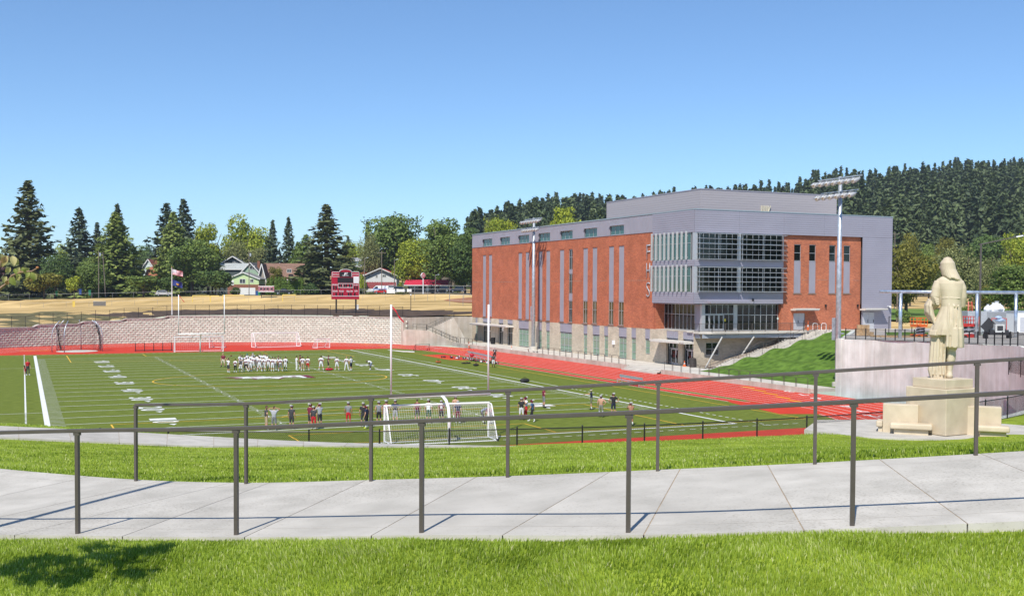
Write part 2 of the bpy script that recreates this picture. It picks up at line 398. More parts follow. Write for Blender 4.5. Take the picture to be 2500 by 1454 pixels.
NEAR_POSTS = [(.49, 11.75, 7.83), (1.88, 10.72, 7.91), (3.36, 9.52, 8.05), (4.77, 8.16, 8.21), (6.31, 7.11, 8.35)]
FAR_POSTS = [(1.39, 15.57, 7.68), (2.62, 14.22, 7.78), (3.9, 12.92, 7.94), (5.26, 11.84, 8.07), (6.71, 10.82, 8.21), (8.12, 9.77, 8.36), (9.61, 8.88, 8.5)]
ctrl = [Vector(p) for p in NEAR_POSTS + FAR_POSTS]
N_RAMP = len(ctrl) + 8
for x, y, d in [(0, 1306, 11.35), (-450, 1285, 12.6), (2500, 1277, 8.9), (2900, 1250, 8.75), (0, 1152, 15.9), (-400, 1120, 17.6), (2700, 1097, 11.9), (3100, 1075, 11.9),
                (0, 1454, 8.7), (1250, 1454, 8.1), (2500, 1454, 7.4),
                (0, 1070, 28), (300, 1083, 29), (509, 1091, 30), (700, 1089, 31), (1020, 1091.7, 32.3), (1224, 1090, 33),
                (0, 1044, 30.5), (125, 1051, 31), (605, 1074.6, 32.5), (773, 1082, 33), (916, 1086, 33.5), (-500, 1050, 26), (-500, 1020, 29),
                (1500, 1080, 36), (1800, 1070, 40)]:
    ctrl.append(at_depth(x, y, d))
for x, y in [(2000, 1057), (2200, 1079), (2440, 1052), (2560, 1062), (2330, 1072)]: ctrl.append(on(x, y, 'Z', 5.0))
for q in [(0, 0, 8.68), (-6, -3, 8.35), (6, -5, 9.1), (-25, -10, 7.6), (22, -18, 9.6), (0, -25, 9.2), (-30, 18, 6.4), (30, 6, 8.0), (42, 18, 6.2), (50, 26, 5.4)]: ctrl.append(Vector(q))
for a in range(-165, -10, 9): ctrl.append(Vector((FX + 47.9 * math.cos(R(a)), FYN + 47.9 * math.sin(R(a)), 4.25 if a < -55 else 4.4)))
for c_ in ctrl[:N_RAMP]: c_.z -= .03
_NE = [at_depth(0, 1306, 11.35)] + [Vector(p) for p in NEAR_POSTS] + [at_depth(2640, 1266, 8.85)]
_FE = [at_depth(60, 1158, 15.75), Vector(FAR_POSTS[0]) * .5 + Vector(FAR_POSTS[1]) * .5] + [Vector(p) for p in FAR_POSTS[2:5]] + [Vector(FAR_POSTS[5]) * .5 + Vector(FAR_POSTS[6]) * .5, at_depth(2800, 1092, 11.9)]
for a_, b_ in zip(_NE, _FE):
    for t_ in (.35, .65): ctrl.append(a_.lerp(b_, t_) - Vector((0, 0, .075)))
_CR = [at_depth(*q_) for q_ in [(0, 1071, 28), (300, 1083.5, 29), (509, 1091.5, 30), (700, 1090, 31), (1020, 1092.5, 32.3), (1300, 1084, 34.8), (1400, 1081, 35.5), (1650, 1077, 38), (1900, 1066, 41), (2150, 1078, 38.5), (2400, 1070, 39)]]
_FA = [at_depth(0, 1152, 15.9), Vector(FAR_POSTS[0]), Vector(FAR_POSTS[1]), Vector(FAR_POSTS[1]) * .6 + Vector(FAR_POSTS[2]) * .4, Vector(FAR_POSTS[2]), Vector(FAR_POSTS[3]), Vector(FAR_POSTS[3]) * .5 + Vector(FAR_POSTS[4]) * .5, Vector(FAR_POSTS[4]), Vector(FAR_POSTS[5]), Vector(FAR_POSTS[5]) * .5 + Vector(FAR_POSTS[6]) * .5, Vector(FAR_POSTS[6])]
for a_, b_ in zip(_FA, _CR):
    ctrl.append(b_)
    for t_ in (.2, .45, .72): ctrl.append(a_.lerp(b_, t_) - Vector((0, 0, .08)))
for q_ in [(0, 1054, 36), (300, 1070, 36.5), (605, 1090, 36.8), (916, 1098, 37.2), (1224, 1102, 37.5), (1500, 1096, 39.5), (1700, 1088, 41)]: ctrl.append(at_depth(*q_))
for p_, n_ in zip(NEAR_POSTS, [(-.62, -.78)] * 5): ctrl.append(Vector((p_[0] + n_[0] * .45, p_[1] + n_[1] * .45, p_[2] + .03)))
CP = np.array([[c.x, c.y] for c in ctrl]); CZ = np.array([c.z for c in ctrl])
def _phi(r2): return np.where(r2 > 1e-12, .5 * r2 * np.log(np.maximum(r2, 1e-12)), 0)
_n = len(CP); _K = _phi(((CP[:, None] - CP[None]) ** 2).sum(-1)) + np.eye(_n) * .12
_A = np.zeros((_n + 3, _n + 3)); _A[:_n, :_n] = _K; _A[:_n, _n] = 1; _A[:_n, _n + 1:] = CP; _A[_n, :_n] = 1; _A[_n + 1:, :_n] = CP.T
_W = np.linalg.solve(_A, np.concatenate([CZ, [0, 0, 0]]))
def hill_z(P):
    P = np.atleast_2d(np.asarray(P, float)); out = np.zeros(len(P))
    for i in range(0, len(P), 20000):
        Q = P[i:i + 20000]; k = _phi(((Q[:, None] - CP[None]) ** 2).sum(-1))
        out[i:i + 20000] = k @ _W[:_n] + _W[_n] + Q @ _W[_n + 1:]
    return out

m_soil = mat('lawn_soil', (.20, .27, .02), .95, c2=(.30, .38, .04), var=.3, scale=1.3, spec=.1, detail=8)
NA, NT = 300, 64
V = []
for i in range(NA):
    phi = 2 * math.pi * i / NA; t = circ_hit(phi, FX, FYN, 47.95, False)
    tm = t if t and t > 0 else 70.
    if not (R(-70) < (phi if phi < math.pi else phi - 2 * math.pi) < R(110)): tm = 45.
    for j in range(NT):
        s = (j / (NT - 1)) ** 1.25
        V.append((math.sin(phi) * tm * s, math.cos(phi) * tm * s))
V = np.array(V); Z = hill_z(V)
def in_path(P):
    # 1 inside the ramp strip (between the two rails), fading out at its edges
    A = np.array([[p[0], p[1]] for p in [tuple(at_depth(-450, 1285, 12.6)), tuple(at_depth(-110, 1303, 11.6))] + NEAR_POSTS + [tuple(at_depth(2640, 1266, 8.85)), tuple(at_depth(3150, 1235, 8.75))]])
    B = np.array([[p[0], p[1]] for p in [tuple(at_depth(-250, 1128, 17.0)), tuple(at_depth(60, 1158, 15.75))] + FAR_POSTS + [tuple(at_depth(2800, 1092, 11.9)), tuple(at_depth(3250, 1066, 11.9))]])
    poly = np.concatenate([A, B[::-1]]); x, y = P[:, 0], P[:, 1]; ins = np.zeros(len(P), bool); j = len(poly) - 1
    for i in range(len(poly)):
        xi, yi = poly[i]; xj, yj = poly[j]
        ins ^= ((yi > y) != (yj > y)) & (x < (xj - xi) * (y - yi) / (yj - yi + 1e-12) + xi); j = i
    return ins
F = [((i * NT + j), (i * NT + j + 1), (((i + 1) % NA) * NT + j + 1), (((i + 1) % NA) * NT + j)) for i in range(NA) for j in range(NT - 1)]
lawn = obj('lawn', np_mesh('lawn', np.c_[V, Z], np.array(F), m_soil, smooth=True), kind='structure')

def wall_z(X):
    return float(np.interp(X, [-40, -6.5, -5.6, 1.6, 2.6, 9.2, 10.2, 16.5, 17.4, 24., 25.], [3.025, 3.025, 3.44, 3.44, 3.855, 3.855, 4.27, 4.27, 4.685, 4.685, 5.10]))
def far_z(X, Y):
    r, d = rd(X, Y)
    zf = float(np.interp(r, [-300, -200, -140, -87, -52, -17, 60, 200], [3, 3.5, 4.5, 6.1, 7.0, 7.3, 5.2, 5.2]))
    zt = float(np.interp(r, [-300, -200, -140, -87, -52, -17, 60, 200], [5, 6, 6.8, 8.1, 8.66, 9.0, 6.0, 6.0]))
    zw = wall_z(X) - .06 if X < 70 else 5.0
    if d < 308: return zw + (zf - zw) * smooth(185, 312, d) if d < 400 else zf
    if d < 322: return zf + (zt - zf) * smooth(308, 322, d)
    return zt + max(0, d - 350) * .016 + max(0, d - 700) * .008
m_dry = mat('dry_grass', (.46, .31, .115), .95, c2=(.70, .50, .23), var=.35, scale=.055, spec=.1, detail=9, stretch=(1, 2.2, 1))
V = []; F = []; ts = [0] + list(np.cumsum([.6, 3, 5, 7, 8, 9, 10, 10, 12, 12, 12, 10, 6, 3, 3, 3, 3, 3, 5, 8, 10, 15, 20, 30, 40, 60, 80, 120, 180, 300, 600, 1200]))
phis = np.linspace(R(-45), R(80), 170); nt = len(ts)
for phi in phis:
    if phi < R(-7): t0 = 165
    elif phi < R(18.6): t0 = circ_hit(phi, FX, FYF, 47.25, True) or 165
    elif phi < R(30): t0 = 214
    else: t0 = 165
    for t in ts:
        X, Y = math.sin(phi) * (t0 + t), math.cos(phi) * (t0 + t); V.append((X, Y, far_z(X, Y)))
for i in range(len(phis) - 1):
    for j in range(nt - 1): F.append((i * nt + j, i * nt + j + 1, (i + 1) * nt + j + 1, (i + 1) * nt + j))
ground = obj('ground', np_mesh('ground', np.array(V), np.array(F), m_dry, smooth=True), kind='structure')

def ribbon(mb, pts, off, mi=0):
    """Strip of quads between two offset copies of a plan polyline draped on far_z."""
    n = len(mb.v)
    for (a, b) in pts: mb.v += [tuple(a), tuple(b)]
    for i in range(len(pts) - 1):
        mb.f.append((n + 2 * i, n + 2 * i + 1, n + 2 * i + 3, n + 2 * i + 2)); mb.m.append(mi)
def drape(r, d, dz):
    X, Y = xy(r, d); return (X, Y, far_z(X, Y) + dz)
m_asph = mat('asphalt', (.055, .055, .058), .9, var=.25, scale=.6)
mb = MB(); ribbon(mb, [(drape(r, 326, .05), drape(r, 341, .05)) for r in range(-260, 60, 4)], 0)
struct(mb, 'road', m_asph)
mb = MB(); ribbon(mb, [(drape(r, 341, .06), drape(r, 520, .06)) for r in np.linspace(-124, -113, 2)], 0); mb.f = []; mb.m = []; mb.v = []
for d in range(341, 520, 6): pass
n = 0
L = [(drape(-121 - (d - 341) * .1, d, .05), drape(-109 - (d - 341) * .1, d, .05)) for d in range(341, 520, 6)]
ribbon(mb, L, 0); struct(mb, 'side_street', m_asph)
m_yard = mat('yard_grass', (.05, .075, .02), .95, c2=(.13, .12, .045), var=.3, scale=.05, spec=.1)
mb = MB()
for d0, d1 in ((343, 372), (372, 420), (420, 520), (520, 760)): ribbon(mb, [(drape(r, d0, .03), drape(r, d1, .03)) for r in range(-420, 61, 8)], 0)
struct(mb, 'yards', m_yard)
# worn bare soil behind the block wall, olive weeds further left
m_bed = mat('bare_soil', (.075, .052, .042), .95, c2=(.12, .085, .06), var=.3, scale=.5, spec=.1)
m_weed = mat('weedy_soil', (.11, .10, .045), .95, c2=(.19, .165, .08), var=.3, scale=.35, spec=.1)
def bed(a0, a1, w0, w1, m, name):
    mb = MB(); L = []
    for a in np.linspace(a0, a1, 60):
        c, s = math.cos(R(a)), math.sin(R(a)); o = []
        for q in (w0, w1 * .4, w1 * .75, w1 + 2.2 * math.sin(a * .9) + 1.8 * math.sin(a * 2.3)):
            X, Y = FX + (47.25 + q) * c, FYF + (47.25 + q) * s; o.append((X, Y, far_z(X, Y) + .07))
        L.append(tuple(o))
    for i_ in range(3): ribbon(mb, [(l_[i_], l_[i_ + 1]) for l_ in L], 0)
    struct(mb, name, m)
bed(34, 100, .3, 30, m_bed, 'planting_bed'); bed(100, 150, .3, 62, m_weed, 'weed_strip')

# ------------------------------------------------------------------ stadium floor
def stadium(rad, z, n=40):
    P = []
    for k in range(n + 1):
        a = math.pi * k / n; P.append((FX + rad * math.cos(a), FYF + rad * math.sin(a), z))
    for k in range(n + 1):
        a = math.pi + math.pi * k / n; P.append((FX + rad * math.cos(a), FYN + rad * math.sin(a), z))
    return P
m_track = mat('track_rubber', (.54, .052, .026), .9, c2=(.62, .066, .036), var=.08, scale=.35, spec=.15, detail=9)
m_dzone = mat('track_apron_rubber', (.52, .044, .022), .9, c2=(.58, .054, .028), var=.08, scale=.5, spec=.15, detail=9)
m_line = mat('white_line_paint', (.72, .72, .7), .7, var=.1, scale=2.)
m_yel = mat('yellow_line_paint', (.72, .43, .03), .7, var=.12, scale=2.)
track = struct(MB().poly(stadium(47.2, 0)), 'running_track', m_track)
def turf_mat():
    m = mat('field_turf', (.115, .150, .022), .95, c2=(.175, .215, .042), var=.2, scale=3.2, spec=.05, detail=10, stretch=(.35, 1.6, 1), bump=.5)
    return m
m_turf = turf_mat()
# green infield: straight edges at both ends, the inner lane edge at the sides
P = []
for X in (FX - 36.2, ): pass
yt, yb = 182.6, 66.3
aF = math.acos(math.sqrt(36.3 ** 2 - (yt - FYF) ** 2) / 36.3); aN = math.asin((FYN - yb) / 36.3)
P = [(FX + 36.3 * math.cos(a), FYF + 36.3 * math.sin(a), .004) for a in np.linspace(0, aF, 8)] + \
    [(FX + 36.3 * math.cos(a), FYF + 36.3 * math.sin(a), .004) for a in np.linspace(math.pi - aF, math.pi, 8)] + \
    [(FX + 36.3 * math.cos(a), FYN + 36.3 * math.sin(a), .004) for a in np.linspace(math.pi, math.pi + aN, 8)] + \
    [(FX + 36.3 * math.cos(a), FYN + 36.3 * math.sin(a), .004) for a in np.linspace(2 * math.pi - aN, 2 * math.pi, 8)]
turf = struct(MB().poly(P), 'turf_field', m_turf)
mb = MB()
for (a0, a1, cy, f) in ((aF, math.pi - aF, FYF, 1), (math.pi + aN, 2 * math.pi - aN, FYN, 1)):
    mb.poly([(FX + 36.0 * math.cos(a), cy + 36.0 * math.sin(a), .003) for a in np.linspace(a0, a1, 30)])
obj('apron', mb.mesh('apron', m_dzone), track)

Zl = .012
def line(mb, x0, y0, x1, y1, w, z=Zl):
    d = Vector((x1 - x0, y1 - y0, 0)).normalized(); s = Vector((-d.y, d.x, 0)) * w / 2
    a, b = Vector((x0, y0, z)), Vector((x1, y1, z)); mb.poly([a - s, b - s, b + s, a + s])
def mark(name, mb, m=None, parent=turf): return obj(name, mb.mesh(name, m or m_line), parent)
YD = .9144
for k in range(0, 21):
    y = Y0 + (10 + 5 * k) * YD; mark('yard_line', line(m := MB(), XL, y, XR, y, .12 if k not in (0, 20) else .2) or m)
for y in (Y0, Y1): mark('end_line', line(m := MB(), XL, y, XR, y, .13 if y > 100 else .28) or m)
mark('sideline', line(m := MB(), XL - .19, Y0 - .1, XL - .19, Y1, .4, Zl + .003) or m)
mark('sideline', line(m := MB(), XR + .1, Y0 - .1, XR + .1, Y1, .3, Zl + .003) or m)
for X, w in ((XL + .5, 1.1), (XL + 16.25, .62), (XR - 16.25, .62), (XR - 1.0, 1.1)):
    mb = MB()
    for k in range(1, 100):
        if k % 5: line(mb, X - w / 2, Y0 + (10 + k) * YD, X + w / 2, Y0 + (10 + k) * YD, .1)
    mark('hash_marks', mb)
mb = MB()
for k in range(20):
    for X in (XL + 16.25, XR - 16.25): line(mb, X, Y0 + (12.5 + 5 * k) * YD - .3 + 2.0, X, Y0 + (12.5 + 5 * k) * YD + .3 + 2.0, .12, Zl + .002)
mark('inbound_ticks', mb)
for y, a in ((Y0 - 1.7, 1), (Y1 + 1.3, 1)):
    mb = MB()
    for k in range(0, 60): line(mb, XL - 3 + k * .95, y, XL - 2.45 + k * .95, y, .12)
    mark('restraint_dashes', mb)
CXL = on(61.5, 965, 'Z', 0).x
for X in (XR + 2.0, CXL):
    mb = MB()
    for k in range(0, 125):
        y = Y0 - 2 + k * .92
        if X > 10 and Y0 + 25 * YD + 10 < y < Y0 + 85 * YD: continue
        if X < 10 and Y0 + 30 * YD < y < Y0 + 90 * YD: continue
        line(mb, X, y, X, y + .5, .14 if X > 5 else .13)
    mark('restraint_dashes', mb)
mark('coach_box_line', line(m := MB(), XR + 2.0, Y0 + 35 * YD, XR + 2.0, Y0 + 95 * YD, .12) or m)
mark('coach_box_line', line(m := MB(), CXL, Y0 + 30 * YD, CXL, Y0 + 90 * YD, .13) or m)
mark('coach_box_line', line(m := MB(), -9, Y0 + 30 * YD, XL - .4, Y0 + 30 * YD, .1) or m)
mark('coach_box_line', line(m := MB(), -9, Y0 + 90 * YD, XL - .4, Y0 + 90 * YD, .1) or m)
# numerals every ten yards, read from each sideline
for k in range(1, 10):
    n = 10 * k if k <= 5 else 100 - 10 * k; y = Y0 + (10 + 10 * k) * YD
    for side in (0, 1):
        X = XL + 8.2 if side == 0 else XR - 8.2
        xd = Vector((0, -1, 0)) if side == 0 else Vector((0, 1, 0)); yd = Vector((1, 0, 0)) if side == 0 else Vector((-1, 0, 0))
        lettering(str(n)[0], 2.0, m_line, turf, Vector((X, y, Zl + .006)) - xd * .95, frame_rot(xd, yd), width=1.25, name='yard_numeral', bold=.02)
        lettering('0', 2.0, m_line, turf, Vector((X, y, Zl + .006)) + xd * .95, frame_rot(xd, yd), width=1.25, name='yard_numeral', bold=.02)
        if k != 5:
            s = -1 if k < 5 else 1
            yy = y + s * 2.4; xx = X + (.35 if side == 0 else -.35)
            mark('yard_arrow', MB().poly([(xx - .3, yy, Zl + .006), (xx + .3, yy, Zl + .006), (xx, yy + s * .85, Zl + .006)] if s > 0 else [(xx + .3, yy, Zl + .006), (xx - .3, yy, Zl + .006), (xx, yy + s * .85, Zl + .006)]))
# yellow soccer and lacrosse lines
FYC = (Y0 + Y1) / 2
SX0, SX1, SY0, SY1 = XL - 7.5, XR + 7.4, Y0 + .55, Y1 - 1.3
def yl(*pts, w=.12):
    mb = MB()
    for (a, b), (c, d) in zip(pts, pts[1:]): line(mb, a, b, c, d, w, Zl + .009)
    mark('soccer_line', mb, m_yel)
yl((SX1, SY0), (SX1, SY1 + 1), w=.13); yl((SX0, SY0), (SX0, SY1 + 1)); yl((SX0, SY0), (SX1, SY0), w=.1); yl((SX0, SY1 + 1.2), (SX1, SY1 + 1.2))
yl((XR + 1.2, FYC), (SX1, FYC), w=.08)
for y, s in ((SY0, 1), (SY1, -1)):
    yl((FX - 20.16, y), (FX - 20.16, y + s * 16.5), (FX + 20.16, y + s * 16.5), (FX + 20.16, y), w=.13)
    yl((FX - 9.16, y), (FX - 9.16, y + s * 5.5), (FX + 9.16, y + s * 5.5), (FX + 9.16, y))
    A = [(FX + 9.15 * math.cos(a), y + s * (11 + 9.15 * math.sin(a))) for a in np.linspace(R(37), R(143), 16)]; yl(*A)
yl(*[(FX + 13.2 * math.cos(a), FYC + 9.4 * math.sin(a)) for a in np.linspace(0, 2 * math.pi, 64)], w=.16)
yl(*[(SX1 - .9 * math.cos(a), SY0 + .9 * math.sin(a)) for a in np.linspace(0, math.pi / 2, 8)])
# centre badge: white block letter outlined in maroon, lying across the fifty
m_maroon = mat('maroon_paint', (.16, .012, .03), .7, var=.1)
def badge(sc_, m, z):
    c = on(664, 921, 'Z', 0); q = []
    for a, b in ((-6, 1.2), (-4.6, .2), (-4.9, -.6), (-3, -.2), (-2.6, -1.4), (-.6, -.7), (.4, -2.1), (1.6, -.4), (4.2, -.4), (4.5, -1.7), (5.2, -1.7), (5.2, 1.5), (2.2, 1.5), (2.0, .9), (-.6, .9), (-1., 1.6), (-3, 1.0), (-3.4, 1.7)):
        q.append((c.x + a * .8 * sc_, c.y + b * 1.15 * sc_, z))
    return MB().poly(q)
mark('centre_badge', badge(1.12, m_maroon, Zl + .010), m_maroon); mark('centre_badge', badge(.9, m_line, Zl + .013), m_line)
c = on(664, 921, 'Z', 0)
for a, b, w, h in ((1.2, .35, 2.0, .35), (-1.8, .1, .9, .4), (3.3, .3, .5, .9)):
    mark('centre_badge', MB().poly([(c.x + a * .8 + i * w * .5, c.y + b * 1.1 + j * h * .5, Zl + .016) for i, j in ((-1, -1), (1, -1), (1, 1), (-1, 1))]), m_maroon)

# lanes
def loop_strip(mb, rad, w, z):
    a, b = stadium(rad - w / 2, z), stadium(rad + w / 2, z); n = len(mb.v); k = len(a)
    mb.v += a + b
    for i in range(k):
        j = (i + 1) % k; mb.f.append((n + i, n + k + i, n + k + j, n + j)); mb.m.append(0)
for k in range(9):
    mb = MB(); loop_strip(mb, 36.5 + k * 1.22, .075, .006); obj('lane_line', mb.mesh('lane_line', m_line), track)
for k, (x, y) in enumerate([(1828, 945.5), (1855, 953), (1883, 961), (1913, 970), (1945, 979)]):
    p = on(x, y, 'Z', 0); obj('lane_mark', MB().poly([(p.x - .25, p.y - 1.3, .008), (p.x + .15, p.y - .9, .008), (p.x + .15, p.y + 1, .008), (p.x - .25, p.y + 1.3, .008)]).mesh('lane_mark', m_yel), track)
for k, (x, y, s) in enumerate([(1928, 955, '8'), (1957, 963, '7'), (1994, 972, '6'), (2032, 980, '5'), (2068, 991.5, '4'), (2100, 1003, '3'), (2130, 1015, '2')]):
    p = on(x, y, 'Z', 0); lettering(s, 1.5, m_line, track, (p.x, p.y, .009), frame_rot((-1, 0, 0), (0, -1, 0)), width=.85, name='lane_numeral', bold=.02)
for x, y, m in [(1002, 838, m_line), (1030, 842.5, m_line), (1050, 846, m_line), (1070, 850, m_line), (905, 840.5, m_yel), (933, 842, m_yel), (958, 845.5, m_yel), (980, 847, m_yel), (890, 840.3, m_yel), (1105, 848, m_yel), (1120, 851, m_yel), (1135, 854.5, m_yel), (62, 855.4, m_yel), (86, 855.4, m_yel), (110, 855.4, m_yel)]:
    p = on(x, y, 'Z', 0); obj('lane_mark', MB().poly([(p.x - .9, p.y - .25, .008), (p.x + .9, p.y - .25, .008), (p.x + .7, p.y + .25, .008), (p.x - .9, p.y + .25, .008)]).mesh('lane_mark', m), track)
# run-up strip and take-off pads beside the straight
RX = 60.9
jump = struct(MB().poly([(RX - .65, 84, .010), (RX + .65, 84, .010), (RX + .65, 150, .010), (RX - .65, 150, .010)]), 'jump_runway', m_dzone)
obj('runway_pad', MB().poly([(58.2, 74.5, .011), (61.6, 73.2, .011), (62.6, 78, .011), (62.3, 84.3, .011), (59.9, 84.3, .011)]).mesh('runway_pad', m_dzone), jump)
obj('runway_pad', MB().poly([(57.2, 150, .011), (61.4, 148.5, .011), (61.4, 163, .011), (57.4, 163, .011)]).mesh('runway_pad', m_dzone), jump)
for s in (-1, 1): obj('runway_line', line(m := MB(), RX + s * .68, 84 - s * .8, RX + s * .68, 149, .08, .015) or m.mesh('runway_line', m_line), jump)
for yy in (88.5, 93): obj('runway_line', line(m := MB(), RX - .6, yy, RX + .6, yy, .1, .015) or m.mesh('runway_line', m_line), jump)
for x, y in [(1015, 857), (1050, 857.5)]:
    p = on(x, y, 'Z', 0)
obj('arc_line', MB().poly([tuple(on(x, y, 'Z', .016)) for x, y in ((945, 853.6), (985, 856), (1012, 857.2), (1012, 859.4), (985, 858.5), (950, 854.6))]).mesh('arc_line', m_line), turf)
# ------------------------------------------------------------------ concrete
m_conc = mat('path_concrete', (.46, .43, .375), .85, c2=(.54, .505, .445), var=.1, scale=1.7, spec=.2, detail=10, bump=.05)
m_conc2 = mat('pale_concrete', (.52, .48, .42), .85, c2=(.62, .58, .51), var=.12, scale=.6, spec=.2, detail=9)
def stained(name, a, b, dark, streak=.55):
    """Cast concrete with water streaks running down it and faint board joints."""
    if name in MATS: return MATS[name]
    m = mat(name, a, .9, c2=b, var=.15, scale=.5, spec=.15, detail=10)
    nt = m.node_tree; N, L = nt.nodes, nt.links; bs = N['Principled BSDF']; src = bs.inputs['Base Color'].links[0].from_socket
    tc = N.new('ShaderNodeTexCoord'); mp = N.new('ShaderNodeMapping'); mp.inputs['Scale'].default_value = (1.1, 1.1, .07)
    no = N.new('ShaderNodeTexNoise'); no.inputs['Scale'].default_value = 1.1; no.inputs['Detail'].default_value = 7; no.inputs['Roughness'].default_value = .7
    L.new(tc.outputs['Object'], mp.inputs[0]); L.new(mp.outputs[0], no.inputs['Vector'])
    rp = N.new('ShaderNodeValToRGB'); rp.color_ramp.elements[0].position = .42; rp.color_ramp.elements[1].position = .62
    rp.color_ramp.elements[0].color = (1, 1, 1, 1); rp.color_ramp.elements[1].color = (*dark, 1); L.new(no.outputs['Fac'], rp.inputs[0])
    mx = N.new('ShaderNodeMix'); mx.data_type = 'RGBA'; mx.blend_type = 'MULTIPLY'; mx.inputs[0].default_value = streak
    L.new(src, mx.inputs[6]); L.new(rp.outputs[0], mx.inputs[7]); L.new(mx.outputs[2], bs.inputs['Base Color'])
    return m
m_wallc = stained('weathered_wall_concrete', (.66, .69, .63), (.80, .825, .765), (.64, .59, .52), .45)
m_wallp = stained('new_wall_concrete', (.50, .46, .39), (.60, .56, .48), (.7, .62, .5), .5)
m_joint = mat('joint_filler', (.36, .28, .19), .9, var=.2, scale=6)
m_rail = mat('bronze_rail_paint', (.085, .070, .060), .38, var=.08, scale=8, spec=.6)
m_black = mat('black_paint', (.012, .012, .013), .45, var=.1)
m_wire = mat('black_vinyl_wire', (.015, .015, .016), .5, var=0)
m_galv = mat('galvanised_steel', (.42, .46, .50), .42, c2=(.56, .60, .64), var=.15, scale=3, metal=.55)


m_slabs = [m_conc] + [mat('path_concrete_%d' % i, tuple(v * k for v in (.46, .43, .375)), .85, c2=tuple(v * k for v in (.54, .505, .445)), var=.1, scale=1.5 + .4 * i, spec=.2, detail=11, bump=.05) for i, k in enumerate((.96, 1.0, 1.05))]
def speckle(m, scale=34., lo=.60, hi=.70, dark=(.55, .52, .47), amt=.5):
    nt = m.node_tree; N, L = nt.nodes, nt.links; bs = N['Principled BSDF']; src = bs.inputs['Base Color'].links[0].from_socket
    tc = N.new('ShaderNodeTexCoord'); no = N.new('ShaderNodeTexNoise'); no.inputs['Scale'].default_value = scale; no.inputs['Detail'].default_value = 3; L.new(tc.outputs['Object'], no.inputs['Vector'])
    n2 = N.new('ShaderNodeTexNoise'); n2.inputs['Scale'].default_value = .35; n2.inputs['Detail'].default_value = 6; L.new(tc.outputs['Object'], n2.inputs['Vector'])
    ad = N.new('ShaderNodeMath'); ad.operation = 'MULTIPLY_ADD'; ad.inputs[1].default_value = .45; L.new(n2.outputs['Fac'], ad.inputs[0]); L.new(no.outputs['Fac'], ad.inputs[2])
    rp = N.new('ShaderNodeValToRGB'); rp.color_ramp.elements[0].position = lo + .2; rp.color_ramp.elements[1].position = hi + .22; rp.color_ramp.elements[0].color = (1, 1, 1, 1); rp.color_ramp.elements[1].color = (*dark, 1); L.new(ad.outputs[0], rp.inputs[0])
    mx = N.new('ShaderNodeMix'); mx.data_type = 'RGBA'; mx.blend_type = 'MULTIPLY'; mx.inputs[0].default_value = amt; L.new(src, mx.inputs[6]); L.new(rp.outputs[0], mx.inputs[7]); L.new(mx.outputs[2], bs.inputs['Base Color'])
for m_ in m_slabs: speckle(m_)
# upper ramp: slabs between the two rails
def cat(pts, t):
    i = max(0, min(len(pts) - 2, int(math.floor(t)))); u = t - i
    p = [Vector(pts[max(0, min(len(pts) - 1, k))]) if 0 <= k < len(pts) else (Vector(pts[0]) * 2 - Vector(pts[1]) if k < 0 else Vector(pts[-1]) * 2 - Vector(pts[-2])) for k in (i - 1, i, i + 1, i + 2)]
    return .5 * (2 * p[1] + (p[2] - p[0]) * u + (2 * p[0] - 5 * p[1] + 4 * p[2] - p[3]) * u * u + (3 * p[1] - p[0] - 3 * p[2] + p[3]) * u ** 3)
def path_pt(P): return Vector((P.x, P.y, float(hill_z([(P.x, P.y)])[0])))
near_e = [at_depth(-900, 1270, 13.6), at_depth(-450, 1285, 12.6), at_depth(-110, 1303, 11.6)] + [Vector(p) for p in NEAR_POSTS] + [at_depth(2640, 1266, 8.85), at_depth(3150, 1235, 8.75)]
far_e = [at_depth(-600, 1105, 18.4), at_depth(-250, 1128, 17.0), at_depth(60, 1158, 15.75)] + [Vector(p) for p in FAR_POSTS[:1]] + [Vector(FAR_POSTS[1]), Vector(FAR_POSTS[2]), Vector(FAR_POSTS[3]), Vector(FAR_POSTS[4]), Vector(FAR_POSTS[5]), Vector(FAR_POSTS[6]), at_depth(2800, 1092, 11.9), at_depth(3250, 1066, 11.9)]
def resample(P, n):
    S = [cat(P, t) for t in np.linspace(0, len(P) - 1.001, 300)]; acc = [0]
    for a, b in zip(S, S[1:]): acc.append(acc[-1] + (b - a).length)
    return [S[int(np.searchsorted(acc, q))] if q < acc[-1] else S[-1] for q in np.linspace(0, acc[-1], n)]
_nd = [cat(near_e, t) for t in np.linspace(0, len(near_e) - 1.001, 500)]; _fd = [cat(far_e, t) for t in np.linspace(0, len(far_e) - 1.001, 700)]
def across(i):
    p = _nd[i]; t = _nd[min(i + 4, 499)] - _nd[max(i - 4, 0)]; n_ = Vector((-t.y, t.x, 0)).normalized()
    return min(_fd, key=lambda q: abs((q.x - p.x) * n_.y - (q.y - p.y) * n_.x) if (q - p).dot(n_) > 0 else 1e9)
_acc = np.concatenate([[0], np.cumsum([(b_ - a_).length for a_, b_ in zip(_nd, _nd[1:])])]); SUB = 4
NS = int(_acc[-1] / 1.22); ix = [min(499, int(np.searchsorted(_acc, s_))) for s_ in np.linspace(0, _acc[-1], NS * SUB + 1)]
ne, fe = [_nd[i] for i in ix], [across(i) for i in ix]
ramp = thing('ramp_path', 'broad concrete ramp path curving across the foreground between two brown railings', 'path', tuple(ne[0])); ramp['kind'] = 'structure'
del ramp['category']
LIFT = .03
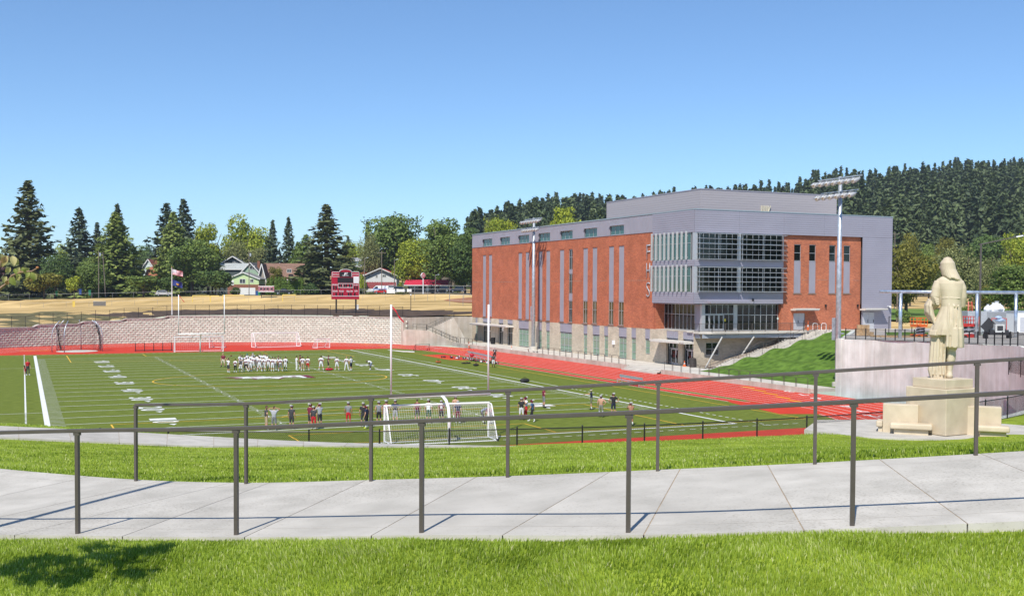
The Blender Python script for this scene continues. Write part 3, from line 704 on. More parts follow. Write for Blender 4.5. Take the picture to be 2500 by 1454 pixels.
def slab_row(parent, A, B, lift, name='slab', thick=.14, gap=.006, lines=True):
    k = len(A); rows = []
    for i in range(k):
        a, b = A[i], B[i]; w = (b - a); wl_ = w.length; u = w / wl_
        q = [a - u * .10, a + u * .28, b - u * .28, b + u * .10]
        rows.append([Vector((p.x, p.y, p.z + lift)) for p in (q[0], q[1], q[2], q[3])])
    mb = MB()
    for i in range(k - 1):
        r0, r1 = rows[i], rows[i + 1]
        if i == 0: r0 = [p + (q - p).normalized() * gap for p, q in zip(rows[0], rows[1])]
        if i == k - 2: r1 = [p + (q - p).normalized() * gap for p, q in zip(rows[k - 1], rows[k - 2])]
        for j in range(3): mb.poly([r0[j], r1[j], r1[j + 1], r0[j + 1]][::-1])
        d = Vector((0, 0, thick))
        mb.poly([r0[0], r0[0] - d, r1[0] - d, r1[0]]); mb.poly([r0[3], r1[3], r1[3] - d, r0[3] - d])
        if i == 0: mb.poly([r0[0], r0[3], r0[3] - d, r0[0] - d])
        if i == k - 2: mb.poly([r1[3], r1[0], r1[0] - d, r1[3] - d])
    s = part(mb, name, random.choice(m_slabs), parent)
    if lines:
        for j in (1, 2):
            mb = MB()
            for i in range(k - 1):
                a, b = rows[i][j], rows[i + 1][j]; sd_ = (rows[i][2] - rows[i][1]).normalized() * .007; h = Vector((0, 0, .0015))
                mb.poly([a - sd_ + h, a + sd_ + h, b + sd_ + h, b - sd_ + h])
            part(mb, 'tooled_line', m_conc2, s)
    mb = MB(); a, b = rows[0][0], rows[0][3]; d = (rows[1][0] - a).normalized() * .012; h = Vector((0, 0, -.004))
    mb.poly([a - d + h, a + d + h, b + d + h, b - d + h]); part(mb, 'joint', m_joint, s)
for i in range(NS): slab_row(ramp, ne[i * SUB:i * SUB + SUB + 1], fe[i * SUB:i * SUB + SUB + 1], LIFT)

# lower ramp, seen past the crest
lo_n = [at_depth(-500, 1048, 26.5), at_depth(0, 1070, 28), at_depth(300, 1083, 29), at_depth(509, 1091, 30), at_depth(700, 1089.5, 31), at_depth(1020, 1092, 32.3), at_depth(1224, 1092, 33), at_depth(1500, 1092, 34.5)]
lo_f = [at_depth(-500, 1022, 28.8), at_depth(0, 1044, 30.5), at_depth(300, 1058, 31.5), at_depth(605, 1074.6, 32.5), at_depth(773, 1082, 33), at_depth(916, 1086, 33.5), at_depth(1224, 1091, 35), at_depth(1500, 1092, 37)]
ne2, fe2 = resample(lo_n, 73), resample(lo_f, 73)
lramp = thing('lower_path', 'narrow concrete path below the lawn beside the black fence', 'path', tuple(ne2[0])); lramp['kind'] = 'structure'; del lramp['category']
for i in range(18): slab_row(lramp, ne2[i * 4:i * 4 + 5], fe2[i * 4:i * 4 + 5], .05, lines=False)

# the two railings: square posts, top rail with rounded return
def railing(name, label, posts, ends, hgt=1.067, returned=False):
    root = thing(name, label, 'railing', tuple(posts[0]))
    tops = [Vector(p) + Vector((0, 0, hgt)) for p in ends[0]] + [Vector(p) + Vector((0, 0, hgt)) for p in posts] + [Vector(p) + Vector((0, 0, hgt)) for p in ends[1]]
    S = [cat(tops, t) for t in np.linspace(0, len(tops) - 1.001, (len(tops) - 1) * 5 + 1)]
    mb = MB(); w, h = .046, .037
    rg = []
    for i, p in enumerate(S):
        d = (S[min(i + 1, len(S) - 1)] - S[max(i - 1, 0)]).normalized(); sx = d.cross(Vector((0, 0, 1))).normalized(); uz = sx.cross(d)
        rg.append([p + sx * (a * w) / 2 + uz * (b * h) / 2 for a, b in ((-1, -.7), (-.7, -1), (.7, -1), (1, -.7), (1, .7), (.7, 1), (-.7, 1), (-1, .7))])
    mb.rings(rg); part(mb, 'top_rail', m_rail, root)
    allp = list(posts)
    for i, p in enumerate(allp):
        p = Vector(p); q = allp[min(i + 1, len(allp) - 1)]; o = allp[max(i - 1, 0)]
        rz = math.atan2(q[1] - o[1], q[0] - o[0])
        mb = MB(); mb.obox((p.x, p.y, p.z - .06), .037, .037, hgt + .055, rz)
        mb.obox((p.x, p.y, p.z + hgt - .045), .066, .039, .025, rz)
        part(mb, 'post', m_rail, root)
    return root
nl = [tuple(at_depth(-520, 1292, 12.35)), tuple(at_depth(-170, 1304, 11.5))]
railing('handrail', 'near brown metal railing along the front edge of the ramp path', nl + NEAR_POSTS + [tuple(at_depth(2650, 1266, 8.85)), tuple(at_depth(3300, 1232, 8.7))], ([], []))
railing('handrail', 'far brown metal railing along the lawn side of the ramp path, starting at the bend', FAR_POSTS + [tuple(at_depth(2800, 1093, 11.9)), tuple(at_depth(3260, 1066, 11.9))], ([], []))

# ------------------------------------------------------------------ fences
def chain(mb, P, h, pitch, w, z0=.03):
    """Diamond mesh of thin three-sided wires over a plan polyline P."""
    seg = [(b - a).length for a, b in zip(P, P[1:])]; tot = sum(seg)
    def pt(s, z):
        s = min(max(s, 0), tot - 1e-6); i = 0
        while s > seg[i] and i < len(seg) - 1: s -= seg[i]; i += 1
        return P[i].lerp(P[i + 1], s / seg[i]) + Vector((0, 0, z))
    n = int(tot / pitch)
    for k in range(-int(h / pitch), n):
        for sgn in (1, -1):
            s0 = k * pitch if sgn > 0 else k * pitch + h
            a, b = pt(s0, z0), pt(s0 + sgn * h, h)
            if (a - b).length < h * .9: continue
            d = (b - a).normalized(); x = d.cross(Vector((0, 0, 1))).normalized(); y = d.cross(x); nv = len(mb.v)
            for o in (a, b):
                for t in (0, 2.094, 4.189): mb.v.append(tuple(o + (x * math.cos(t) + y * math.sin(t)) * w))
            for q in range(3):
                q2 = (q + 1) % 3; mb.f.append((nv + q, nv + q2, nv + 3 + q2, nv + 3 + q)); mb.m.append(0)
def mesh_fence(name, label, P, h, step, m_p, m_w, pitch=.07, w=.0035, pr=.03, rr=.022, wire=True, mid=False):
    root = thing(name, label, 'fence', tuple(P[0])); P = [Vector(p) for p in P]
    mb = MB(); mb.tube([p + Vector((0, 0, h)) for p in P], rr, 6); part(mb, 'top_rail', m_p, root)
    if mid: mb = MB(); mb.tube([p + Vector((0, 0, h * .5)) for p in P], rr * .8, 6); part(mb, 'middle_rail', m_p, root)
    acc = 0; last = -1e9; pm = None
    for i, p in enumerate(P):
        if i: acc += (p - P[i - 1]).length
        if acc - last >= step * .98:
            last = acc
            mb = MB(); mb.tube([p + Vector((0, 0, -.15)), p + Vector((0, 0, h + .05))], pr, 7); mb.ellipsoid((p.x, p.y, p.z + h + .06), (pr * 1.15, pr * 1.15, .035), 7, 4)
            part(mb, 'post', m_p, root)
    if wire:
        mb = MB(); chain(mb, P, h, pitch, w); part(mb, 'mesh_panel', m_w, root)
    return root
def arc(cx, cy, rad, a0, a1, step, z):
    n = max(2, int(abs(R(a1 - a0)) * rad / step)); return [Vector((cx + rad * math.cos(R(a)), cy + rad * math.sin(R(a)), z(R(a)) if callable(z) else z)) for a in np.linspace(a0, a1, n + 1)]
mesh_fence('chain_link_fence', 'low black chain link fence along the rim above the near track bend', arc(FX, FYN, 48.15, -152, -28, 2.44, 4.22), 1.067, 2.44, m_black, m_wire, pitch=.075, w=.004)
# retaining wall under the rim, taller round the right-hand bend
def curved_wall(mb, cx, cy, r0, r1, A, ztop, zbot=-.2):
    rg = []
    for a in A:
        c, s = math.cos(R(a)), math.sin(R(a)); z = ztop(a)
        rg.append([(cx + r0 * c, cy + r0 * s, zbot), (cx + r1 * c, cy + r1 * s, zbot), (cx + r1 * c, cy + r1 * s, z), (cx + r0 * c, cy + r0 * s, z)])
    mb.rings(rg)
rim = thing('retaining_wall', 'tall curved grey weathered concrete retaining wall behind the statue', 'wall', (75.2, 86, 0))
rimtop = lambda a: float(np.interp(a, [-160, -60, -48, -40, -28, -20, 5], [4.2, 4.2, 4.5, 5.2, 6.25, 6.0, 5.55]))
mb = MB(); curved_wall(mb, FX, FYN, 47.3, 47.9, np.linspace(-160, -56, 50), rimtop); part(mb, 'low_wall', m_wallc, rim)
for a in range(-56, 4, 6):      # separately cast panels
    mb = MB(); curved_wall(mb, FX, FYN, 48.95, 49.45, np.linspace(a + .012, a + 5.988, 7), rimtop); part(mb, 'cast_panel', m_wallc, rim)
A0 = Vector((FX + 49.2 * math.cos(R(4)), FYN + 49.2 * math.sin(R(4)), 0))
mb = MB(); mb.box(75.0, 75.5, 86.5, 87.25, -.2, 5.62); mb.beam((75.25, 87.0, 2.7), (98.0, 110.5, 2.7), .5, 5.4); part(mb, 'return_wall', m_wallc, rim)

# far block wall
m_block = [mat('wall_block_%d' % i, c, .95, c2=d, var=.18, scale=3.5, spec=.1, detail=8, bump=.35) for i, (c, d) in enumerate([((.55, .575, .475), (.72, .745, .635)), ((.58, .605, .505), (.75, .775, .665)), ((.52, .545, .45), (.68, .705, .60))])]
m_mortar = mat('wall_joint_mortar', (.24, .23, .19), .95, var=.2)  # dark mortar colour for the joints and the wall backing
bw = thing('block_wall', 'long curved pale split-face block retaining wall behind the far track bend', 'wall', (FX, FYF + 47, 0))
LB, HB = .82, .415
tmpl = []
for k in range(9):
    mb = MB(); rr = random.Random(k); l, h = LB - .035, HB - .045
    j = lambda s: (rr.random() - .5) * s
    fr = [(-l / 2 + .05, -.06 + j(.03), .03), (l / 2 - .05, -.06 + j(.03), .03), (l / 2 - .05, -.06 + j(.03), h - .03), (-l / 2 + .05, -.06 + j(.03), h - .03)]
    ob = [(-l / 2, 0, 0), (l / 2, 0, 0), (l / 2, 0, h), (-l / 2, 0, h)]; bk = [(x, .3, z) for x, y, z in ob]; c = (j(.3), -.10 + j(.03), h / 2 + j(.1))
    for i in range(4): mb.poly([fr[i], fr[(i + 1) % 4], c])
    for i in range(4): mb.poly([ob[i], ob[(i + 1) % 4], fr[(i + 1) % 4], fr[i]]); mb.poly([bk[i], bk[(i + 1) % 4], ob[(i + 1) % 4], ob[i]])
    tmpl.append((mb, mb.mesh('block', m_block[k % 3])))
spots = []
nb = int(R(158 - 34.2) * 47.15 / LB)
for row in range(13):
    for i in range(nb):
        a = R(34.3) + (i + (.5 if row % 2 else 0)) * LB / 47.15; X, Y = FX + 47.15 * math.cos(a), FYF + 47.15 * math.sin(a); z = row * HB
        if z + HB > wall_z(X) - .10 or a > R(157.8): continue
        spots.append((math.hypot(X, Y), X, Y, z, a + math.pi / 2, random.randrange(9)))
spots.sort()
for d, X, Y, z, rz, k in spots[:300]:
    o = obj('block', tmpl[k][1], bw, True); o.matrix_parent_inverse = Matrix.Translation(-bw.location); o.location = (X, Y, z); o.rotation_euler = (0, 0, rz + math.pi)
Vs, Fs, Ms = [], [], []
big = MB()
for d, X, Y, z, rz, k in spots[300:]:
    n = len(big.v); ca, sa = math.cos(rz + math.pi), math.sin(rz + math.pi)
    big.v += [(X + x * ca - y * sa, Y + x * sa + y * ca, z + zz) for x, y, zz in tmpl[k][0].v]
    big.f += [tuple(n + i for i in f) for f in tmpl[k][0].f]; big.m += [k % 3] * len(tmpl[k][0].f)
part(big, 'block_courses', m_block, bw, kind='stuff')
# backing with stepped cap
A = np.linspace(34.2, 157.8, 260); mb = MB(); capm = MB(); rb, rc = [], []
for a in A:
    c, s = math.cos(R(a)), math.sin(R(a)); z = wall_z(FX + 47 * c)
    rb.append([(FX + r_ * c, FYF + r_ * s, zz) for r_, zz in ((47.19, -.1), (47.8, -.1), (47.8, z - .13), (47.19, z - .13))])
    rc.append([(FX + r_ * c, FYF + r_ * s, zz) for r_, zz in ((46.98, z - .13), (47.75, z - .13), (47.75, z + .02), (46.98, z + .02))])
mb.rings(rb); part(mb, 'backing', m_mortar, bw); capm.rings(rc); part(capm, 'cap', m_conc2, bw)
mesh_fence('chain_link_fence', 'black chain link fence on top of the far block wall', [Vector((FX + 48.3 * math.cos(R(a)), FYF + 48.3 * math.sin(R(a)), far_z(FX + 48.3 * math.cos(R(a)), FYF + 48.3 * math.sin(R(a))) + .02)) for a in np.linspace(36, 150, 38)], 1.85, 2.4, m_black, m_wire, pitch=.4, w=.0045, pr=.04, rr=.028)

# ------------------------------------------------------------------ concrete stairs at the end of the block wall
st = thing('stair_block', 'pale concrete stairway with black railings between block wall and brick building', 'stairs', (70, 192, 0))
mb = MB()
mb.prism([(64.6, 193.7, -.1), (79.3, 198.3, -.1), (79.3, 198.9, -.1), (64.4, 194.3, -.1)], (0, 0, 5.2)); part(mb, 'back_wall', m_wallp, st)
part(MB().box(75.2, 79.33, 195.6, 196.1, -.1, 5.12), 'side_wall', m_wallp, st)
# cheek wall along the lower flight (front), landing solid, flight of steps
f0, f1 = Vector((64.5, 192.7, 0)), Vector((73.6, 189.2, 0)); u = (f1 - f0).normalized(); nrm = Vector((-u.y, u.x, 0))
def fl(s, q, z): p = f0 + u * s + nrm * q; return (p.x, p.y, z)
mb = MB(); mb.prism([fl(0, 0, -.1), fl(9.7, 0, -.1), fl(9.7, 0, .35), fl(4.2, 0, 2.75), fl(0, 0, 2.95)], nrm * .35); part(mb, 'cheek_wall', m_wallp, st)
mb = MB(); mb.prism([fl(-.2, .352, -.1), fl(4.1, .352, -.1), fl(4.1, .352, 2.6), fl(-.2, .352, 2.6)], nrm * 3.2); part(mb, 'landing', m_conc2, st)
for k in range(14):
    mb = MB(); s0 = 4.1 + k * .36; z = 2.6 - (k + 1) * .172; mb.prism([fl(s0, .352, -.1), fl(s0 + .42, .352, -.1), fl(s0 + .42, .352, z), fl(s0, .352, z)], nrm * 1.9); part(mb, 'step', m_conc2, st)
for k in range(14):
    mb = MB(); s0 = 4.1 + k * .36; z = 2.6 + (k + 1) * .172; mb.prism([fl(s0, 2.3, -.1), fl(s0 + .4, 2.3, -.1), fl(s0 + .4, 2.3, z), fl(s0, 2.3, z)], nrm * 1.5); part(mb, 'step', m_conc2, st)
mb = MB(); mb.prism([fl(4.0, 2.27, -.1), fl(12.0, 2.27, -.1), fl(9.2, 2.27, 5.05), fl(4.0, 2.27, 2.7)], nrm * .02); part(mb, 'inner_cheek', m_wallp, st)
def bars(root, P, h, n, m=m_black, r=.028, name='stair_rail', mids=(.5,)):
    mb = MB(); P = [Vector(p) for p in P]
    for zz in (1.0,) + tuple(mids): mb.tube([p + Vector((0, 0, h * zz)) for p in P], r, 6)
    for (a, b) in zip(P, P[1:]):
        k = max(1, int((b - a).length / 1.5))
        for i in range(k + 1):
            p = a.lerp(b, i / k); mb.tube([p, p + Vector((0, 0, h))], r, 6)
    return part(mb, name, m, root)
bars(st, [fl(2.2, .5, 2.6), fl(4.1, .5, 2.6), fl(9.2, .5, .2)], 1.1, 4); bars(st, [fl(5.2, 2.1, 2.2), fl(10.0, 2.1, .1)], 1.1, 4)
bars(st, [fl(4.1, 2.35, 2.6), fl(9.2, 2.35, 5.05)], 1.1, 4, mids=(.5, .1)); bars(st, [fl(1.6, .2, 2.9), fl(4.2, .2, 2.8)], 1.1, 2)

# ------------------------------------------------------------------ walk beside the building, kerb wall, lawn terrace, plaza
mb = MB(); mb.box(72.75, 79.34, 88.5, 189.0, .1, .45); struct(mb, 'sidewalk', m_conc2)
kb = thing('kerb_wall', 'low pale concrete kerb wall between running track and walkway', 'wall', (72.6, 130, 0))
for y in np.arange(88.3, 116, 4.0): part(MB().box(72.4, 72.74, y + .006, min(y + 3.994, 116.2), -.1, .55), 'cast_section', m_wallp, kb)
for y in np.arange(124.5, 188, 4.0): part(MB().box(72.4, 72.74, y + .006, y + 3.994, -.1, .62), 'cast_section', m_wallp, kb)
stp = thing('track_steps', 'wide pale concrete steps from the track up to the lower entrance', 'steps', (72, 120, 0))
for k in range(3): part(MB().box(71.5 + k * .4, 72.75, 116.25, 124.45, -.1, .15 + k * .148), 'step', m_conc2, stp)

def terr(X, Y):
    """Grass bank with soft terraces between walkway and plaza."""
    a = smooth(77.6, 97.5, X - (112 - Y) * -.02 if True else X); t = (X - 78) / 19.5
    t = min(1, max(0, t)); z = .45 + 4.65 * t + .22 * math.sin(t * 4.5 * 2 * math.pi + .6) * min(1, 6 * t * (1 - t))
    return z
m_lawn2 = mat('terrace_lawn', (.075, .145, .022), .95, c2=(.125, .215, .035), var=.3, scale=1.1, spec=.1, detail=9, bump=.3)
V, F = [], []; xs = np.linspace(76.2, 99, 70); ys = np.linspace(87.2, 113.5, 34)
for X in xs:
    for Y in ys: V.append((X, Y, terr(X, Y) + .12 if X > 77.8 else .46 + .12 * smooth(76.2, 77.8, X)))
for i in range(len(xs) - 1):
    for j in range(len(ys) - 1): F.append((i * 34 + j, (i + 1) * 34 + j, (i + 1) * 34 + j + 1, i * 34 + j + 1))
bank = obj('terrace_bank', np_mesh('terrace_bank', np.array(V), np.array(F), m_lawn2, smooth=True), kind='structure')
pz = 5.1
def pzz(X, Y): return 5.6 + .0043 * (X - 75.2) - .0229 * (Y - 87)
plaza = struct(MB().poly([(X, Y, pzz(X, Y)) for X, Y, _ in [(75.4, 87.2, pz + .3), (75.2, 83, pz + .35), (74.6, 76, pz + .55), (73.5, 70, pz + .8), (70, 60, pz + 1.0), (66, 52, pz + .5), (110, 40, pz + 1.0), (180, 60, pz + .6), (180, 150, pz), (112.3, 170, pz), (112.3, 119.2, pz), (98, 119.2, pz), (97.6, 113.4, pz + .0), (97.9, 110.4, pz + .1)]]), 'plaza', mat('plaza_concrete', (.40, .37, .33), .9, c2=(.5, .46, .41), var=.15, scale=.4))
struct(MB().box(96.6, 113, 113.4, 119.3, 4.2, pz + .03), 'landing_walk', m_conc2)
struct(MB().poly([(X, Y, pzz(X, Y) + .012) for X, Y in ((88, 94), (97, 88), (108, 101), (99, 106))]), 'turf_patch', m_lawn2)
m_park = mat('park_grass', (.10, .17, .035), .95, c2=(.16, .24, .05), var=.25, scale=.05, spec=.1)
struct(MB().poly([(140, 140, 5.35), (330, 130, 5.6), (420, 330, 5.9), (180, 330, 5.6)]), 'park_field', m_park)
struct(MB().poly([(190, 331, 5.65), (430, 331, 5.95), (470, 420, 6.6), (210, 420, 6.4)]), 'dirt_infield', mat('infield_dirt', (.42, .27, .15), .95, var=.2, scale=.1))
# statue pad
pc = on(2305, 1062, 'Z', 5.0); pr_, pd_ = rd(pc.x, pc.y)
mb = MB(); q = q_pad = [xy(pr_ + a, pd_ + b) for a, b in ((-4.9, 1.2), (-3.1, -.95), (0, -1.4), (3.9, -.7), (5.5, 1.8), (2, 5), (-3.5, 4.4))]
mb.prism([(a, b, 4.7) for a, b in q], (0, 0, .335)); struct(mb, 'statue_pad', m_conc)
# ------------------------------------------------------------------ school building
BX, BY, BXE, BYE = 79.36, 119.33, 112.1, 196.0
m_bkX = brick_mat('red_brick_left', (.53, .145, .064), (.34, .080, .040), (.42, .25, .16), .30, .10, 'X', .010, blot=.14)
m_bkY = brick_mat('red_brick_right', (.53, .145, .064), (.34, .080, .040), (.42, .25, .16), .30, .10, 'Y', .010, blot=.14)
m_cmX = brick_mat('block_masonry_left', (.56, .47, .36), (.45, .38, .285), (.50, .43, .34), .41, .205, 'X', .012, blot=.12)
m_cmY = brick_mat('block_masonry_right', (.52, .44, .335), (.42, .355, .265), (.47, .40, .315), .41, .205, 'Y', .012, blot=.12)
m_lil = mat('lilac_grey_metal', (.34, .325, .375), .45, var=.05, scale=.4, metal=.15)
m_lil2 = mat('lilac_grey_siding', (.33, .315, .37), .42, var=.04, scale=.3, metal=.15)
m_sky_trim = mat('pale_cap_flashing', (.36, .43, .46), .4, var=.05, metal=.4)
m_alu = mat('anodised_frame', (.55, .56, .58), .35, var=.05, scale=3, metal=.5)
m_gd = glass_mat('dark_glass', (.006, .009, .009), .03, .45); m_gg = glass_mat('green_glass', (.20, .30, .22), .05, .4); m_gt = glass_mat('teal_glass', (.03, .10, .09), .04)
m_go = glass_mat('brown_glass', (.07, .055, .02), .05)
m_door = mat('grey_door_paint', (.46, .47, .50), .5, var=.04)
m_soff = mat('soffit_panel', (.30, .29, .32), .6, var=.05)
m_ledge = mat('cast_sill', (.20, .14, .10), .8, var=.1)
bld = thing('school_building', 'three storey red brick school building with lilac grey metal cladding and glazed corner box', 'building', (BX, BY, .4))

def PT(ax, pl, u, z, o=0.):     # o = outward offset
    return (pl - o, u, z) if ax == 'X' else (u, pl - o, z)
def facade(mb, ax, pl, u0, u1, z0, z1, holes, depth=.22, mi=0):
    us = sorted({u0, u1, *[h[0] for h in holes], *[h[1] for h in holes]}); zs = sorted({z0, z1, *[h[2] for h in holes], *[h[3] for h in holes]})
    us = [u for u in us if u0 <= u <= u1]; zs = [z for z in zs if z0 <= z <= z1]
    for a, b in zip(us, us[1:]):
        for c, d in zip(zs, zs[1:]):
            mu, mz = (a + b) / 2, (c + d) / 2
            if any(h[0] < mu < h[1] and h[2] < mz < h[3] for h in holes): continue
            mb.poly([PT(ax, pl, a, c), PT(ax, pl, b, c), PT(ax, pl, b, d), PT(ax, pl, a, d)], mi)
    for h in holes:
        c = [(h[0], h[2]), (h[1], h[2]), (h[1], h[3]), (h[0], h[3])]
        for (a, b), (e, f) in zip(c, c[1:] + c[:1]):
            mb.poly([PT(ax, pl, a, b), PT(ax, pl, e, f), PT(ax, pl, e, f, -depth), PT(ax, pl, a, b, -depth)], mi)
def fbox(mb, ax, pl, u0, u1, z0, z1, o0, o1, mi=0):
    a, b = pl - o1, pl - o0
    return mb.box(a, b, u0, u1, z0, z1, mi) if ax == 'X' else mb.box(u0, u1, a, b, z0, z1, mi)
def ribs(mb, ax, pl, u0, u1, z0, z1, o, n):
    fbox(mb, ax, pl, u0, u1, z0, z1, o - .06, o)
    for i in range(n):
        u = u0 + (i + .5) * (u1 - u0) / n; fbox(mb, ax, pl, u - .035, u + .035, z0 + .01, z1 - .01, o + .001, o + .04)
def window(ax, pl, u0, u1, z0, z1, nv=1, nh=0, glass=None, o=-.16, fw=.06, parent=None, name='window', hz=None, sill=False):
    """Aluminium frame with mullions; each pane a mesh of its own under it."""
    us = np.linspace(u0, u1, nv + 1); zs = hz if hz else list(np.linspace(z0, z1, nh + 2)); mb = MB()
    fbox(mb, ax, pl, u0, u1, z0, z0 + fw, o - .05, o + .05); fbox(mb, ax, pl, u0, u1, z1 - fw, z1, o - .05, o + .05)
    fbox(mb, ax, pl, u0, u0 + fw, z0 + fw, z1 - fw, o - .05, o + .05); fbox(mb, ax, pl, u1 - fw, u1, z0 + fw, z1 - fw, o - .05, o + .05)
    for u in us[1:-1]: fbox(mb, ax, pl, u - fw * .45, u + fw * .45, z0 + fw, z1 - fw, o - .048, o + .052)
    for z in zs[1:-1]: fbox(mb, ax, pl, u0 + fw, u1 - fw, z - fw * .45, z + fw * .45, o - .046, o + .047)
    w = part(mb, name, m_alu, parent or bld)
    for a, b in zip(us, us[1:]):
        for c, d in zip(zs, zs[1:]):
            p = MB(); fbox(p, ax, pl, a + .02, b - .02, c + .02, d - .02, o - .02, o + .005); part(p, 'pane', glass or m_gd, w)
    return w

# --- long side (faces the field)
holes = []; strips = []; wins = []
for y1, y0, kind in [(190.74, 189.15, 's'), (187.85, 186.25, 's'), (174.53, 172.95, 's'), (171.54, 169.98, 's'), (166.28, 164.75, 's'), (163.42, 161.85, 's'), (158.36, 156.78, 's'), (155.15, 153.77, 'w'), (150.28, 148.7, 'b'), (147.25, 145.7, 'b'), (142.15, 140.6, 'b'), (139.21, 137.6, 'b')]:
    holes.append((y0, y1, 5.25, 16.82)); strips.append((y0, y1, kind))
mb = MB(); facade(mb, 'X', BX, 129.2, BYE, 5.05, 18.4, holes); part(mb, 'brick_wall', m_bkX, bld)
mb = MB()
for z in (11.75,): 
    for a, b in ((176.0, 186.0), (188.3, 189.0), (191.1, 195.9), (129.4, 137.4), (142.5, 145.5), (150.6, 153.4), (158.7, 161.6)): fbox(mb, 'X', BX, a, b, z, z + .035, 0, .006)
part(mb, 'control_joint', m_mortar, bld)
for y0, y1, k in strips:
    if k == 's': mb = MB(); ribs(mb, 'X', BX, y0, y1, 5.3, 16.8, -.1, 5); part(mb, 'metal_strip', m_lil, bld)
    elif k == 'b':
        mb = MB(); ribs(mb, 'X', BX, y0, y1, 8.72, 16.8, -.1, 5); part(mb, 'metal_strip', m_lil, bld)
        window('X', BX, y0, y1, 5.27, 8.68, 2, glass=m_go, hz=[5.27, 7.4, 8.68])
    else:
        for z0, z1 in ((5.27, 8.65), (9.8, 12.95), (13.6, 16.78)): window('X', BX, y0, y1, z0, z1, 2, glass=m_gd, hz=[z0, z0 + (z1 - z0) * .62, z1])
        for z0, z1 in ((8.68, 9.77), (12.98, 13.57)): mb = MB(); ribs(mb, 'X', BX, y0, y1, z0, z1, -.08, 5); part(mb, 'metal_strip', m_lil, bld)
    mb = MB(); fbox(mb, 'X', BX, y0 - .12, y1 + .12, 5.08, 5.24, .001, .06); part(mb, 'sill', m_ledge, bld)
    mb = MB(); fbox(mb, 'X', BX, y0 - .2, y1 + .2, 16.95, 17.12, .001, .02); part(mb, 'brick_header', m_bkX, bld)
# masonry base with bays
G = [(194.25, 193.2, 'n'), (190.6, 186.8, 'd'), (183.1, 181.0, 'd2'), (179.1, 176.8, 'd2'), (174.26, 170.03, 'w'), (166.12, 164.85, 'n'), (163.3, 161.85, 'n'), (158.14, 153.86, 'w'), (150.02, 148.7, 'n'), (147.06, 144.77, 'w2'), (143.45, 142.14, 'n'), (139.02, 136.69, 'w2'), (135.41, 134.06, 'n'), (131.62, 130.29, 's')]
p1, p2 = on(1626, 890, 'X', BX).y, on(1655, 890, 'X', BX).y; p3, p4 = on(1666, 892, 'X', BX).y, on(1692.5, 895, 'X', BX).y
E = [(p2, p1), (p4, p3)]
holes = [(b, a, .45, 5.02) for a, b, k in G] + [(a, b, .45, 5.02) for a, b in E]
holes = [(h[0], h[1], 1.5, 5.02) if abs(h[0] - 130.29) < .01 else h for h in holes]
mb = MB(); facade(mb, 'X', BX, BY, BYE, .3, 5.05, holes, .3); part(mb, 'block_base', m_cmX, bld)
def canopy(ax, pl, u0, u1, z, proj=1.7, t=.26):
    mb = MB(); fbox(mb, ax, pl, u0, u1, z, z + t, .0, proj); fbox(mb, ax, pl, u0 - .06, u1 + .06, z + t * .55, z + t + .06, proj + .001, proj + .07)
    fbox(mb, ax, pl, u0 + .3, u1 - .3, z + t + .002, z + t + .08, .1, proj - .3); part(mb, 'canopy', mat('canopy_fascia', (.62, .58, .52), .6, var=.05), bld)
def glazed_door(ax, pl, u0, u1, z0, z1, o, leaves=2, solid=False, parent=None):
    us = np.linspace(u0, u1, leaves + 1)
    for a, b in zip(us, us[1:]):
        mb = MB(); s = .12 if not solid else .0
        if solid: fbox(mb, ax, pl, a + .01, b - .01, z0, z1, o - .04, o + .04)
        else:
            for q in ((a + .01, a + s, z0, z1), (b - s, b - .01, z0, z1), (a + s, b - s, z0, z0 + .28), (a + s, b - s, z1 - .14, z1)): fbox(mb, ax, pl, *q, o - .04, o + .04)
        d = part(mb, 'door', m_door if solid else m_alu, bld)
        if not solid: p = MB(); fbox(p, ax, pl, a + s - .01, b - s + .01, z0 + .27, z1 - .13, o - .01, o + .01); part(p, 'pane', m_gd, d)
        p = MB(); fbox(p, ax, pl, b - .16, b - .11, z0 + .9, z0 + 1.3, o + .045, o + .1); part(p, 'handle', m_black, d)
for a, b, k in G:
    zt = 3.6
    mb = MB(); ribs(mb, 'X', BX, b, a, 3.62 if k not in ('d', 'd2') else 4.3, 5.0, -.06, max(4, int((a - b) / .3))); part(mb, 'metal_strip', m_lil, bld)
    if k == 'n': window('X', BX, b, a, .55, 3.55, 1, glass=m_gg, hz=[.55, 1.6, 3.0, 3.55], o=-.2)
    elif k == 's': window('X', BX, b, a, 1.55, 3.5, 1, glass=m_gg, hz=[1.55, 2.4, 3.5], o=-.2)
    elif k == 'w': window('X', BX, b, a, .55, 3.5, 3, glass=m_gg, hz=[.55, 1.55, 2.75, 3.5], o=-.2)
    elif k == 'w2': window('X', BX, b, a, .55, 3.5, 2, glass=m_gg, hz=[.55, 1.55, 2.75, 3.5], o=-.2)
    else:
        window('X', BX, b + 1.4 if k == 'd' else b, a - .0, .5, 4.25, 2, glass=m_gd, hz=[.5, 2.7, 4.25], o=-.26)
        if k == 'd': glazed_door('X', BX, b + .02, b + 1.38, .46, 2.7, -.25, 1); window('X', BX, b, b + 1.4, 2.72, 4.25, 1, glass=m_gd, o=-.26)
for u0, u1 in ((186.2, 193.0), (180.4, 185.9), (176.2, 180.2)): canopy('X', BX, u0, u1, 3.72)
